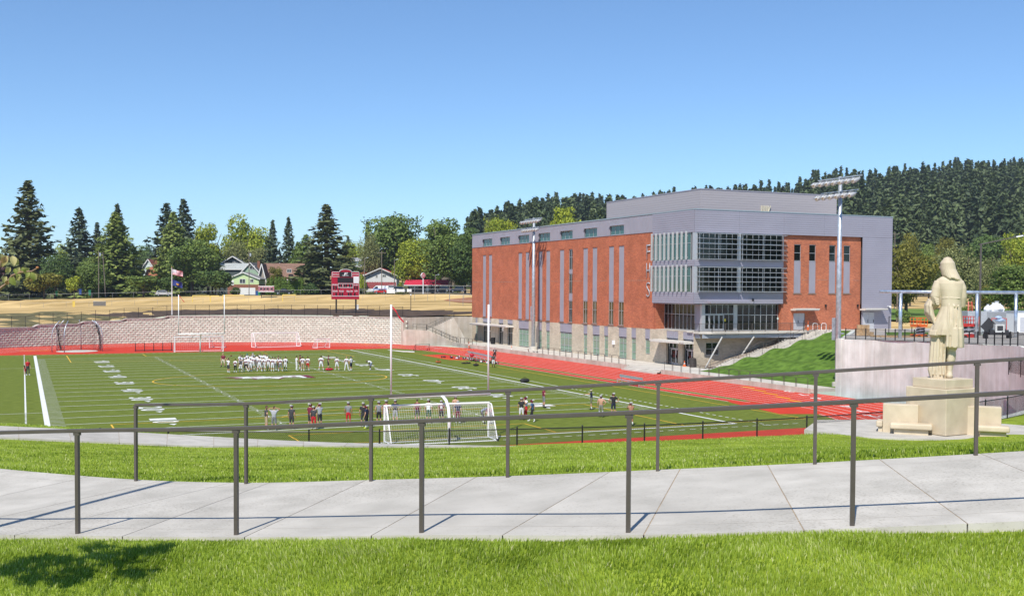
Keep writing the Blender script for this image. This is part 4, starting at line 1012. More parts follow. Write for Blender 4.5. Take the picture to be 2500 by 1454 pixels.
for a, b in E:
    mb = MB(); ribs(mb, 'X', BX, a, b, 4.0, 5.0, -.06, 6); part(mb, 'metal_strip', m_lil, bld)
    window('X', BX, a, b, 2.62, 3.6, 3, glass=m_gd, o=-.5); window('X', BX, b - .5, b, .46, 2.6, 1, glass=m_gd, o=-.5)
    glazed_door('X', BX, a + .08, b - .52, .46, 2.58, -.5, 2)
    mb = MB(); fbox(mb, 'X', BX, a, b, 3.62, 3.98, -.4, -.35); part(mb, 'soffit', m_soff, bld)
canopy('X', BX, E[1][0] - .05, E[0][1] + 1.6, 3.45, 1.6)
mb = MB(); fbox(mb, 'X', BX, E[1][0] + .8, E[0][1] + .9, 3.50, 3.72, 1.68, 1.9); part(mb, 'canopy_lip', mat('canopy_fascia', (.62, .58, .52)), bld)
# clerestory cladding with seven windows
W7 = [(186.2, 190.57), (178.15, 182.27), (170.01, 174.28), (161.91, 166.06), (153.82, 157.97), (145.77, 149.84), (137.67, 141.75)]
edges = [129.2] + [e for w in sorted(W7) for e in w] + [BYE]
for i in range(0, len(edges), 2):
    mb = MB(); ribs(mb, 'X', BX, edges[i] + .01, edges[i + 1] - .01, 18.44, 20.85, .02, int((edges[i + 1] - edges[i]) / .38)); part(mb, 'cladding_panel', m_lil, bld)
for a, b in W7:
    mb = MB(); ribs(mb, 'X', BX, a, b, 19.85, 20.85, .02, 11); part(mb, 'cladding_panel', m_lil, bld)
    window('X', BX, a, b, 18.46, 19.8, 3, glass=m_gt, o=-.14); mb = MB(); fbox(mb, 'X', BX, a - .05, b + .05, 19.8, 19.86, .0, .3); part(mb, 'sun_hood', m_lil, bld)
mb = MB(); fbox(mb, 'X', BX, 129.2, BYE, 20.85, 21.0, -.4, .1); part(mb, 'coping', m_sky_trim, bld)
mb = MB(); fbox(mb, 'X', BX, 129.2, BYE, 18.38, 18.43, -.02, .07); part(mb, 'flashing', m_lil2, bld)
# core, roof, back walls
m_int = mat('dim_interior', (.05, .05, .05), .8, var=.3, scale=.8)
mb = MB(); mb.box(BX + .9, BXE - .05, 129.3, BYE - .02, .2, 20.3); part(mb, 'core', m_int, bld)
mb = MB(); mb.box(BX + 2.4, BXE - .05, BY + 1.7, 129.28, 4.9, 8.58); part(mb, 'lobby', m_int, bld)
mb = MB(); mb.box(BX + .9, BXE - .1, BY + .5, 129.28, .2, 4.88); part(mb, 'undercroft', m_int, bld)
mb = MB(); mb.box(93.3, BXE - .05, BY + .45, 129.28, 8.6, 20.3); part(mb, 'roof_deck', m_int, bld)
mb = MB(); mb.box(BX + .02, BX + .34, BYE - .3, BYE, .3, 20.84); mb.box(BX, BXE, BYE - .02, BYE + .02, .3, 20.8); part(mb, 'end_wall', m_bkY, bld)

# --- glazed corner box
QX, QY = 79.02, 119.0
def siding(ax, pl, u0, u1, z0, z1, seams, name='siding_board', bh=.297):
    n = max(1, round((z1 - z0) / bh)); bh = (z1 - z0) / n; us = [u0] + [s for s in seams if u0 < s < u1] + [u1]
    for a, b in zip(us, us[1:]):
        for k in range(n):
            z = z0 + k * bh; mb = MB()
            pr = [(0, z + .012), (.0, z + bh), (.028, z + bh), (.042, z + .04), (.03, z + .012)]
            mb.prism([PT(ax, pl, a + .012, zz, o) for o, zz in pr], Vector(PT(ax, 0, b - a - .024, 0)) if ax == 'X' else (b - a - .024, 0, 0)); part(mb, name, m_lil2, bld)
    mb = MB(); fbox(mb, ax, pl, u0, u1, z0, z1, -.05, .0); part(mb, 'sheathing', mat('siding_gap', (.10, .095, .115), .7, var=0), bld)
SE = [85.98, 93.2, 100.0, 106.72]
siding('Y', QY, 79.0, 112.1, 17.9, 20.78, SE); siding('X', QX, QY, 129.2, 17.9, 20.78, [])
mb = MB(); mb.box(QX - .06, BXE + .05, QY - .08, QY + .4, 20.8, 20.93); mb.box(QX - .06, QX + .4, QY + .4, 129.2, 20.8, 20.93); part(mb, 'coping', m_sky_trim, bld)
for z0, z1 in ((13.55, 14.35), (8.68, 10.15)): siding('Y', QY, 79.0, 93.2, z0, z1, [85.98]); siding('X', QX, QY, 129.2, z0, z1, [])
siding('Y', QY, 106.72, 112.1, 5.15, 17.88, []); 
mb = MB(); mb.box(QX + .01, 93.18, QY + .06, BY + 1.4, 8.6, 8.66); mb.box(QX + .01, BX + 1.7, BY + 1.4, 129.2, 8.6, 8.66); part(mb, 'soffit', m_soff, bld)
mb = MB(); mb.box(QX + .2, 93.1, QY + .75, 129.0, 8.67, 20.4); part(mb, 'box_interior', mat('dim_interior', (.05, .05, .05), .8, var=.3, scale=.8), bld)
for z0, z1 in ((10.17, 13.53), (14.37, 17.88)):
    for a, b in ((79.55, 85.85), (86.3, 93.05)): window('Y', QY, a, b, z0, z1, 7, glass=m_gd, hz=[z0, z0 + .62 * (z1 - z0), z1], o=-.12, fw=.05)
    window('X', QX, 119.9, 129.1, z0, z1, 9, glass=m_gt, hz=[z0, z0 + .62 * (z1 - z0), z1], o=-.12, fw=.05)
    part(MB().box(QX - .0, QX + .45, QY - .0, QY + .45, z0 - .02, z1 + .02), 'column_cover', m_alu, bld); part(MB().box(85.87, 86.28, QY - .02, QY + .3, z0 - .02, z1 + .02), 'column_cover', m_alu, bld)
    # horizontal louvres on the right face
    for a, b in ((79.45, 85.95), (86.15, 93.35)):
        for k in range(6):
            z = z0 + .05 + k * (z1 - z0 - .22) / 5; mb = MB(); mb.prism([(a, QY - .18, z + .07), (a, QY - .62, z + .02), (a, QY - .62, z + .065), (a, QY - .18, z + .10)], (b - a, 0, 0)); part(mb, 'louvre_blade', m_alu, bld)
        for q in (a + .3, (a + b) / 2, b - .3): mb = MB(); mb.beam((q, QY - .12, z0), (q, QY - .12, z1 - .1), .05, .1); mb.beam((q, QY - .0, z1 - .2), (q, QY - .58, z1 - .2), .04, .06); part(mb, 'louvre_bracket', m_alu, bld)
    # vertical fins on the left face
    for k in range(9):
        y = 120.5 + k * 1.06; mb = MB(); mb.box(QX - .42, QX - .14, y - .035, y + .035, z0 + .05, z1 + .22); mb.box(QX - .14, QX - .02, y - .03, y + .03, z0 + .3, z0 + .36); mb.box(QX - .14, QX - .02, y - .03, y + .03, z1 - .4, z1 - .34); part(mb, 'fin', mat('fin_metal', (.60, .62, .62), .4, var=.04, metal=.3), bld)
# recessed glazing under the box
window('X', BX + 1.5, 121.4, 128.9, 5.12, 8.6, 8, glass=m_gd, hz=[5.12, 7.2, 8.6], o=0, fw=.07)
mb = MB(); mb.box(BX + .02, BX + 1.5, 128.9, 129.2, 5.05, 8.6); part(mb, 'brick_return', m_bkY, bld)
window('Y', BY + .6, 86.4, 93.1, 5.12, 8.6, 7, glass=m_gd, hz=[5.12, 7.15, 8.6], o=0, fw=.07)
window('Y', BY + .6, 81.3, 85.9, 7.3, 8.6, 5, glass=m_gd, o=0, fw=.07); window('Y', BY + .6, 84.3, 85.9, 5.12, 7.28, 2, glass=m_gd, o=0, fw=.06)
glazed_door('Y', BY + .6, 81.3, 84.28, 5.1, 7.28, 0, 4)
part(MB().box(80.86, 81.3, BY + .55, BY + .95, 5.05, 8.6), 'column_cover', m_alu, bld); part(MB().box(85.9, 86.4, BY + .55, BY + .9, 5.05, 8.6), 'column_cover', m_alu, bld)
mb = MB(); mb.box(BX + 1.52, 81.2, BY + .95, 121.4, 5.05, 8.6); part(mb, 'column_cover', m_lil, bld)
mb = MB(); mb.box(81.0, 87.6, QY - 1.1, QY - .06, 8.75, 9.0); part(mb, 'canopy', m_lil, bld)
mb = MB(); mb.box(79.2, 93.2, BY + .45, BY + 1.5, 4.9, 5.08); mb.box(79.4, 81.0, BY + 1.5, 129.2, 4.9, 5.08); part(mb, 'floor_slab', m_conc2, bld)
pp = on(1769, 781, 'Y', BY + .58); mb = MB(); mb.box(pp.x - .12, pp.x + .12, BY + .5, BY + .505, pp.z - .18, pp.z + .18); part(mb, 'notice', mat('yellow_notice', (.75, .6, .05), .6, var=0), bld)
pp = on(1898, 777, 'Y', BY + .58); mb = MB(); mb.box(pp.x - .12, pp.x + .12, BY + .5, BY + .505, pp.z - .15, pp.z + .15); part(mb, 'notice', mat('pale_notice', (.6, .75, .7), .6, var=0), bld)
# --- right face brick with four tall slots
slots = [(95.22, 96.4), (97.76, 98.92), (101.19, 102.34), (103.73, 104.9)]
holes = [(a, b, 10.08, 16.7) for a, b in slots] + [(95.24, 97.2, 5.1, 7.4)]
mb = MB(); facade(mb, 'Y', BY, 93.2, 106.74, 5.05, 17.95, holes); part(mb, 'brick_wall', m_bkY, bld)
mb = MB(); mb.poly([(93.2, BY, 5.05), (93.2, BY + .62, 5.05), (93.2, BY + .62, 17.9), (93.2, BY, 17.9)]); part(mb, 'brick_return', m_bkX, bld)
for a, b in slots:
    window('Y', BY, a, b, 14.46, 16.68, 1, glass=m_gd, hz=[14.46, 15.55, 16.68], o=-.16)
    mb = MB(); ribs(mb, 'Y', BY, a, b, 10.1, 14.42, -.06, 4); part(mb, 'metal_strip', m_lil, bld)
    mb = MB(); fbox(mb, 'Y', BY, a - .12, b + .12, 9.95, 10.07, .001, .06); part(mb, 'sill', m_ledge, bld)
    mb = MB(); fbox(mb, 'Y', BY, a - .2, b + .2, 16.85, 17.02, .001, .02); part(mb, 'brick_header', m_bkY, bld)
mb = MB()
for a, b in ((96.6, 97.6), (99.1, 101.0), (105.1, 106.6)): fbox(mb, 'Y', BY, a, b, 11.9, 11.93, 0, .006)
part(mb, 'control_joint', m_mortar, bld)
glazed_door('Y', BY, 95.26, 97.18, 5.12, 7.38, -.12, 2, True); canopy('Y', BY, 94.75, 98.6, 7.75, 1.2, .22)
glazed_door('Y', QY, 106.9, 108.9, 5.15, 7.45, .06, 2, True); canopy('Y', QY, 106.4, 110.3, 7.75, 1.2, .22)
for u in (100.6, 106.2, 88.2):
    z = 8.2 if u > 90 else 9.0; mb = MB(); fbox(mb, 'Y', BY if u > 90 else QY, u - .09, u + .09, z, z + .38, .045, .25); part(mb, 'wall_lamp', m_black, bld)
mb = MB(); fbox(mb, 'Y', QY, 111.3, 111.7, 8.25, 8.35, .05, .4); mb.ellipsoid((111.5, QY - .45, 8.2), (.14, .14, .16), 8, 5); part(mb, 'security_camera', m_white, bld)
mb = MB(); mb.box(112.1, 112.14, BY - .3, BYE, 4.9, 20.78); part(mb, 'side_wall', m_lil2, bld)
# masonry below the deck
mb = MB(); facade(mb, 'Y', BY, BX, 98, .3, 5.03, [(81.2, 83.2, 1.98, 3.62)], .2); part(mb, 'block_base', m_cmY, bld)
window('Y', BY, 81.2, 83.2, 1.98, 3.62, 2, 1, glass=m_gd, o=-.14)
# roof-top hall
PX, PY = 89.2, 132.9; pL = on(1481, 491, 'X', PX).y; pR = on(2043, 474, 'Y', PY).x
m_pent = mat('penthouse_cladding', (.40, .365, .38), .5, var=.04, scale=.5, stretch=(.05, .05, 1))
nrow = 13
for k in range(nrow):
    z = 20.3 + k * (4.62 / nrow); h = 4.62 / nrow - .02
    part(MB().box(PX, pR, PY, PY + .3, z, z + h), 'hall_cladding', m_pent, bld); part(MB().box(PX, PX + .3, PY + .31, pL, z, z + h), 'hall_cladding', m_pent, bld)
mb = MB(); mb.box(PX + .05, pR - .05, PY + .05, pL - .05, 20.2, 24.9); part(mb, 'hall_core', m_soff, bld)
mb = MB(); mb.box(PX - .05, pR + .05, PY - .05, PY + .35, 24.92, 25.08); mb.box(PX - .05, PX + .35, PY + .35, pL, 24.92, 25.08); part(mb, 'hall_coping', m_lil, bld)
c = on(1868, 510, 'Y', PY - .1); mb = MB()
for k in range(5): mb.box(c.x - .7 + k * .3, c.x - .58 + k * .3, PY - .14, PY - .01, 20.9, 23.0)
mb.beam((c.x + .1, PY - .2, 21), (c.x + .9, PY - .2, 23), .1, .1); part(mb, 'roof_hatch', mat('hatch_cream', (.6, .55, .42), .6), bld)
m_yp = mat('yellow_guard_paint', (.75, .55, .10), .5, var=.05)
for a, b in ((1895, 1935), (1996, 2008), (2010, 2022), (2024, 2038)):
    p, q = on(a, 521, 'Y', 126), on(b, 521, 'Y', 126); mb = MB(); mb.tube([(p.x, 126, 20.3), (p.x, 126, 21.35), (q.x, 126, 21.35), (q.x, 126, 20.3)], .05, 6); part(mb, 'roof_guard', m_yp, bld)
# letters
for ch, z in (('F', 15.68), ('H', 13.13), ('S', 10.48)):
    lettering(ch, 2.05, m_alu, bld, (BX - .06, 130.75, z), frame_rot((0, -1, 0), (0, 0, 1)), width=.95, name='sign_letter', extrude=.06, bold=-.017)
mb = MB(); mb.box(BX - .25, BX - .01, 140.0, 140.5, 2.4, 3.0); part(mb, 'wall_box', m_white, bld)
mb = MB(); mb.box(BX - .25, BX - .01, 180.5, 180.9, 2.9, 3.9); part(mb, 'wall_box', m_white, bld)

# --- entrance deck, struts, outside stair
dk = thing('entrance_deck', 'raised entrance deck with black picket railing on slanted steel struts', 'deck', (88, 118, 4.5))
mb = MB(); mb.prism([(79.15, BY - .02, 4.82), (79.15, 118.0, 4.82), (80.6, 117.2, 4.82), (97.2, 116.7, 4.82), (97.2, BY - .02, 4.82)], (0, 0, .24)); part(mb, 'deck_slab', m_conc2, dk)
mb = MB(); mb.beam((79.6, 117.85, 4.5), (96.6, 116.95, 4.5), .12, .5); mb.beam((79.5, 118.2, 4.5), (79.5, BY - .05, 4.5), .12, .5); part(mb, 'edge_beam', mat('deck_steel', (.33, .36, .40), .5, var=.05), dk)
m_strut = mat('strut_paint', (.60, .59, .56), .5, var=.05)
for a, za in ((81.0, .4), (86.2, 1.3), (92.6, 3.6)):
    mb = MB(); mb.tube([(a, BY - .25, za), (a + .35 + (4.3 - za) * .22, 117.2, 4.4)], .11, 8); part(mb, 'strut', m_strut, dk)
edge = [Vector((79.25, BY - .3, 5.07)), Vector((79.25, 118.05, 5.07)), Vector((80.7, 117.3, 5.07)), Vector((97.0, 116.8, 5.07))]
mb = MB(); mb.tube([p + Vector((0, 0, 1.07)) for p in edge], .025, 6); mb.tube([p + Vector((0, 0, .1)) for p in edge], .02, 6); part(mb, 'top_rail', m_rail, dk)
mb = MB()
for a, b in zip(edge, edge[1:]):
    n = int((b - a).length / .14)
    for i in range(n): p = a.lerp(b, i / n); mb.beam(p + Vector((0, 0, .1)), p + Vector((0, 0, 1.06)), .016, .016)
part(mb, 'picket', m_rail, dk)
for a, b in zip(edge, edge[1:]):
    n = max(1, int((b - a).length / 1.9))
    for i in range(n + 1): p = a.lerp(b, i / n); mb = MB(); mb.box(p.x - .03, p.x + .03, p.y - .03, p.y + .03, p.z - .4, p.z + 1.1); part(mb, 'post', m_rail, dk)

os_ = thing('outdoor_stair', 'long flight of pale concrete steps with brown handrails climbing beside the grass bank', 'stairs', (80, 115, .45))
X, z = 80.4, .45; Ya, Yb = 113.75, 116.5; flights = []
while z < 5.05 and X < 98:
    x0, z0 = X, z
    for k in range(7):
        if z > 5.0: break
        z += .17; part(MB().box(X, X + .62 if k < 6 else X + .5, Ya, Yb, max(.2, z - .6), z), 'step', m_conc2, os_); X += .40
    part(MB().box(X, X + 1.55, Ya, Yb, z - .6, z + .002), 'landing', m_conc2, os_); flights.append((x0, z0, X, z)); X += 1.55
mb = MB(); mb.prism([(79.6, 113.4, .1), (98.2, 113.4, .1), (98.2, 113.4, 5.25), (97, 113.4, 5.2), (80.2, 113.4, .7), (79.6, 113.4, .5)], (0, .34, 0)); part(mb, 'cheek_wall', m_conc2, os_)
mb = MB(); mb.prism([(81, 116.5, .3), (97, 116.5, .3), (97, 116.5, 4.9), (81, 116.5, .55)], (0, 2.8, 0)); part(mb, 'soil_bank', mat('stony_soil', (.22, .18, .14), .95, c2=(.38, .32, .26), var=.3, scale=3), os_)
for x0, z0, x1, z1 in flights:
    for y in (113.95, 116.3):
        P = [Vector((x0 - .6, y, z0)), Vector((x0 - .1, y, z0)), Vector((x1, y, z1)), Vector((x1 + .5, y, z1))]
        mb = MB(); mb.tube([P[0]] + [p + Vector((0, 0, .92)) for p in P] + [P[3]], .028, 6); mb.tube([(P[1] + P[2]) / 2, (P[1] + P[2]) / 2 + Vector((0, 0, .92))], .024, 6); part(mb, 'handrail', m_rail, os_)
# loops of guard rail along the kerb walls
m_loop = mat('dark_guard_rail', (.06, .05, .045), .4, var=.1)
mbL = MB(); w = 1.75
mbL.tube([(0, -w / 2, 0), (0, -w / 2, .95), (0, -w / 2 + .08, 1.03), (0, w / 2 - .08, 1.03), (0, w / 2, .95), (0, w / 2, 0)], .026, 6)
loop_me = mbL.mesh('guard_loop', m_loop)
ys = [y for y in np.arange(89.4, 116, 1.95)] + [y for y in np.arange(126, 153, 1.95)] + [y for y in np.arange(178, 188.5, 1.95)]
for y in ys:
    o = obj('guard_rail', loop_me, label='dark metal loop guard rail standing on the kerb wall beside the running track', cat='guard rail', group='guard rail loops along the track kerb'); o.location = (72.57, y, .55 if y < 120 else .62)
# ------------------------------------------------------------------ foliage
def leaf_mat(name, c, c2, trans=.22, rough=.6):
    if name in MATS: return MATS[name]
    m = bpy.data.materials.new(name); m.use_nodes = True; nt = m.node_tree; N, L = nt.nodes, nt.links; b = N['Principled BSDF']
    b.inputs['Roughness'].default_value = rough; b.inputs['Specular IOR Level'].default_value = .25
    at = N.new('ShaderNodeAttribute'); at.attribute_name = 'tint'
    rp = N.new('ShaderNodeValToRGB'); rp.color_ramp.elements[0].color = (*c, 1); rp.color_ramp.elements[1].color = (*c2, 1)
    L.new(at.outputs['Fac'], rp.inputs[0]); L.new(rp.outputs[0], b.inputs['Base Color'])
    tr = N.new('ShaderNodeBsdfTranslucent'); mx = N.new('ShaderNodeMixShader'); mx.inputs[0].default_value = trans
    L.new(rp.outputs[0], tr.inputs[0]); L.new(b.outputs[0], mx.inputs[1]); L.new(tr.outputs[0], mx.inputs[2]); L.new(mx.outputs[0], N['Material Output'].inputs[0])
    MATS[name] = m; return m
m_bark = mat('bark', (.075, .055, .042), .95, c2=(.13, .10, .08), var=.2, scale=8)
LEAF = dict(
    fir=leaf_mat('fir_needles', (.062, .078, .030), (.17, .19, .075), .12),
    blue=leaf_mat('spruce_needles', (.045, .068, .038), (.12, .155, .080), .12),
    cedar=leaf_mat('cedar_sprays', (0.102, 0.152, 0.036), (0.291, 0.342, 0.081), .18),
    green=leaf_mat('green_leaves', (0.081, 0.132, 0.030), (0.241, 0.318, 0.071)),
    dark=leaf_mat('dark_leaves', (0.046, 0.087, 0.026), (0.152, 0.223, 0.055)),
    olive=leaf_mat('olive_leaves', (0.128, 0.148, 0.051), (0.331, 0.342, 0.128)),
    lime=leaf_mat('lime_leaves', (0.178, 0.241, 0.026), (0.470, 0.507, 0.055), .3),
    gold=leaf_mat('turning_leaves', (.11, .12, .022), (.28, .255, .045), .3),
    hedge=leaf_mat('arborvitae_sprays', (0.075, 0.139, 0.026), (0.216, 0.318, 0.055), .15),
    plum=leaf_mat('plum_leaves', (0.051, 0.026, 0.030), (0.139, 0.064, 0.071), .15),
    forest=leaf_mat('forest_needles', (.042, .066, .028), (.130, .168, .068), .08))
def rot_quads(rg, C, size, aspect=1.6, nrm=None, spread=1.):
    """One quad per centre, randomly turned; nrm biases the facing."""
    n = len(C); a = rg.normal(size=(n, 3))
    if nrm is not None: a = a * spread + nrm * 1.0
    a /= np.linalg.norm(a, axis=1)[:, None]
    b = np.cross(a, rg.normal(size=(n, 3))); b /= np.linalg.norm(b, axis=1)[:, None]; c = np.cross(a, b)
    s = (size * rg.uniform(.6, 1.3, n))[:, None]
    b = b * s * aspect * .5; c = c * s * .5
    V = np.stack([C - b - c * .5, C + b * .2 - c, C + b, C + b * .1 + c], 1).reshape(-1, 3)
    return V
def conifer_mesh(name, seed, levels=26, per=8, width=.2, droop=.35, dens=9, leaf=.026, base=.02, ragged=.3, taper=.9, leader=1.0):
    """Branches set spirally up the stem, each a drooping spray of small needle clumps."""
    rg = np.random.default_rng(seed); C, T, Nn = [], [], []; nb = levels * per
    for i in range(nb):
        f = min(.995, max(0, (i + rg.uniform(-2.5, 2.5)) / nb)) ** .92; h = base + (1 - base) * f; an = i * 2.39996 + rg.uniform(-.4, .4)
        lump = 1 + .22 * math.sin(7 * f * 3.1 + seed) * math.sin(an * 2 + seed) + rg.normal() * .08
        r = (width * (1 - f) ** taper * lump + .010) * (1 + rg.uniform(-ragged, ragged * .6))
        n = max(3, int(dens * (r / width + .2))); t = rg.uniform(.08, 1.0, n) ** .7; lat = rg.normal(size=n) * .24 * r * (1.15 - t)
        x = r * t; z = h - droop * r * t ** 1.4 + .35 * r * t ** 4 + rg.normal(size=n) * .007; ca, sa = math.cos(an), math.sin(an)
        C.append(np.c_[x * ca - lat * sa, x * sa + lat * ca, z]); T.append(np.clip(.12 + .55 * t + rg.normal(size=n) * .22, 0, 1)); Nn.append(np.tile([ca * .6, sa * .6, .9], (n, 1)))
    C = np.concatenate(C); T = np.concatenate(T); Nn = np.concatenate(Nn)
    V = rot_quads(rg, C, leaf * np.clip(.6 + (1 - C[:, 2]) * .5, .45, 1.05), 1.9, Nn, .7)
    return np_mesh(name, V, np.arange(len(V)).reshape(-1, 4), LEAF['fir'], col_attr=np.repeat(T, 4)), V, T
def broad_mesh(name, seed, lobes=16, leaves=5200, leaf=.034, crown_z=.54, rx=.36, rz=.42, weep=0., flat=1.):
    rg = np.random.default_rng(seed); C, T, Nn = [], [], []
    L = []
    for i in range(lobes):
        u = rg.normal(size=3); u /= np.linalg.norm(u); q = rg.uniform(.35, .78)
        L.append((np.array([u[0] * rx * q, u[1] * rx * q, crown_z + u[2] * rz * q * flat]), rg.uniform(.34, .58) * rx))
    for c, r in L:
        n = int(leaves / lobes * (r / (.46 * rx)) ** 2); u = rg.normal(size=(n, 3)); u /= np.linalg.norm(u, axis=1)[:, None]
        bump = 1 + .18 * np.sin(u[:, 0] * 7 + c[0] * 30) * np.sin(u[:, 1] * 6 + 2) + .15 * np.sin(u[:, 2] * 8 + c[1] * 20)
        p = c + u * (r * bump * rg.uniform(.70, 1.06, n))[:, None] * np.array([1, 1, .85])
        if weep: p[:, 2] -= weep * rg.uniform(0, 1, n) ** 2 * (np.hypot(p[:, 0], p[:, 1]) / rx)
        C.append(p); T.append(np.clip(.45 + .28 * u[:, 2] * 0 + rg.normal(size=n) * .25 + rg.normal() * .12, 0, 1)); Nn.append(u + [0, 0, .5])
    C = np.concatenate(C); T = np.concatenate(T); Nn = np.concatenate(Nn)
    keep = C[:, 2] > .06; C, T, Nn = C[keep], T[keep], Nn[keep]
    V = rot_quads(rg, C, np.full(len(C), leaf), 1.35, Nn, .75); F = np.arange(len(V)).reshape(-1, 4)
    return np_mesh(name, V, F, LEAF['green'], col_attr=np.repeat(T, 4))
def trunk_mesh(kind, seed):
    rr = random.Random(seed); mb = MB()
    if kind == 'c': mb.tube([(0, 0, -.02), (0, 0, .3), (0, 0, .7), (0, 0, .99)], [.020, .016, .008, .001], 7)
    else:
        mb.tube([(0, 0, -.02), (.005, 0, .12), (0, .01, .30), (.01, 0, .45)], [.032, .024, .020, .014], 8)
        for i in range(7):
            a = 2 * math.pi * i / 7 + rr.random(); z = .24 + .18 * rr.random(); l = .2 + .1 * rr.random()
            mb.tube([(0, 0, z), (math.cos(a) * l * .5, math.sin(a) * l * .5, z + .14), (math.cos(a) * l, math.sin(a) * l, z + .30 + .1 * rr.random())], [.013, .009, .003], 5)
    return mb.mesh('trunk', m_bark, True)
TM = {}
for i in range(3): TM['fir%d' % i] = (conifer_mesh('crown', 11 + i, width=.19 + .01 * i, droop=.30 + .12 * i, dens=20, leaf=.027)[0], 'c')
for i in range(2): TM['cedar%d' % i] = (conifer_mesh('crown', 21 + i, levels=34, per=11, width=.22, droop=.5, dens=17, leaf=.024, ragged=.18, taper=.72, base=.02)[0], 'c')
for i in range(5): TM['broad%d' % i] = (broad_mesh('crown', 31 + i, lobes=17 + 3 * i, leaves=11500, leaf=.024), 'b')
TM['tall0'] = (broad_mesh('crown', 41, lobes=24, leaves=11000, rx=.25, rz=.44, crown_z=.54, leaf=.021), 'b')
TM['willow0'] = (broad_mesh('crown', 43, lobes=22, leaves=12000, rx=.38, rz=.34, crown_z=.60, leaf=.020, weep=.42), 'b')
TM['young0'] = (broad_mesh('crown', 44, lobes=14, leaves=2600, rx=.40, rz=.33, crown_z=.62, leaf=.052), 'b')
TM['young1'] = (broad_mesh('crown', 45, lobes=12, leaves=1700, rx=.36, rz=.36, crown_z=.60, leaf=.052), 'b')
TM['hedge0'] = (conifer_mesh('crown', 51, levels=26, per=10, width=.125, droop=-.6, dens=9, leaf=.05, ragged=.1, taper=.42, base=0)[0], 'c')
TM['bush0'] = (broad_mesh('crown', 52, lobes=12, leaves=1800, rx=.62, rz=.46, crown_z=.46, leaf=.085), 'b')
TRK = {'c': trunk_mesh('c', 1), 'b': trunk_mesh('b', 2)}
RXN = dict(fir=.128, cedar=.165, broad=.35, tall=.27, willow=.40, young=.40, hedge=.125, bush=.66)
def tree(name, label, cat, tm, leaf, x, ytop, hw, d, ybase=None, group=None, zb=None, lean=0.):
    """A tree whose foot stands on the ground at forward distance d under image column x."""
    p = at_depth(x, 700, d); z0 = far_z(p.x, p.y) if zb is None else zb
    if ybase: z0 = at_depth(x, ybase, d).z
    H = (at_depth(x, ytop, d).z - z0) * (1.0 if tm[0] in 'fch' else 1.03); W = hw * d / FPX
    k = RXN[tm.rstrip('0123456789')]; root = thing(name, label, cat, (p.x, p.y, z0), random.uniform(0, 6.28), group, (W / k, W / k, H))
    root.rotation_euler = (lean * random.uniform(-.5, .5), lean, root.rotation_euler.z)
    me, tk = TM[tm]; c = obj('crown', me, root)
    c.material_slots[0].link = 'OBJECT'; c.material_slots[0].material = LEAF[leaf]
    t = obj('trunk', TRK[tk], root)
    if tk == 'b' and W / k < H * .6: pass
    return root
GT = 'trees along the street beyond the upper field'
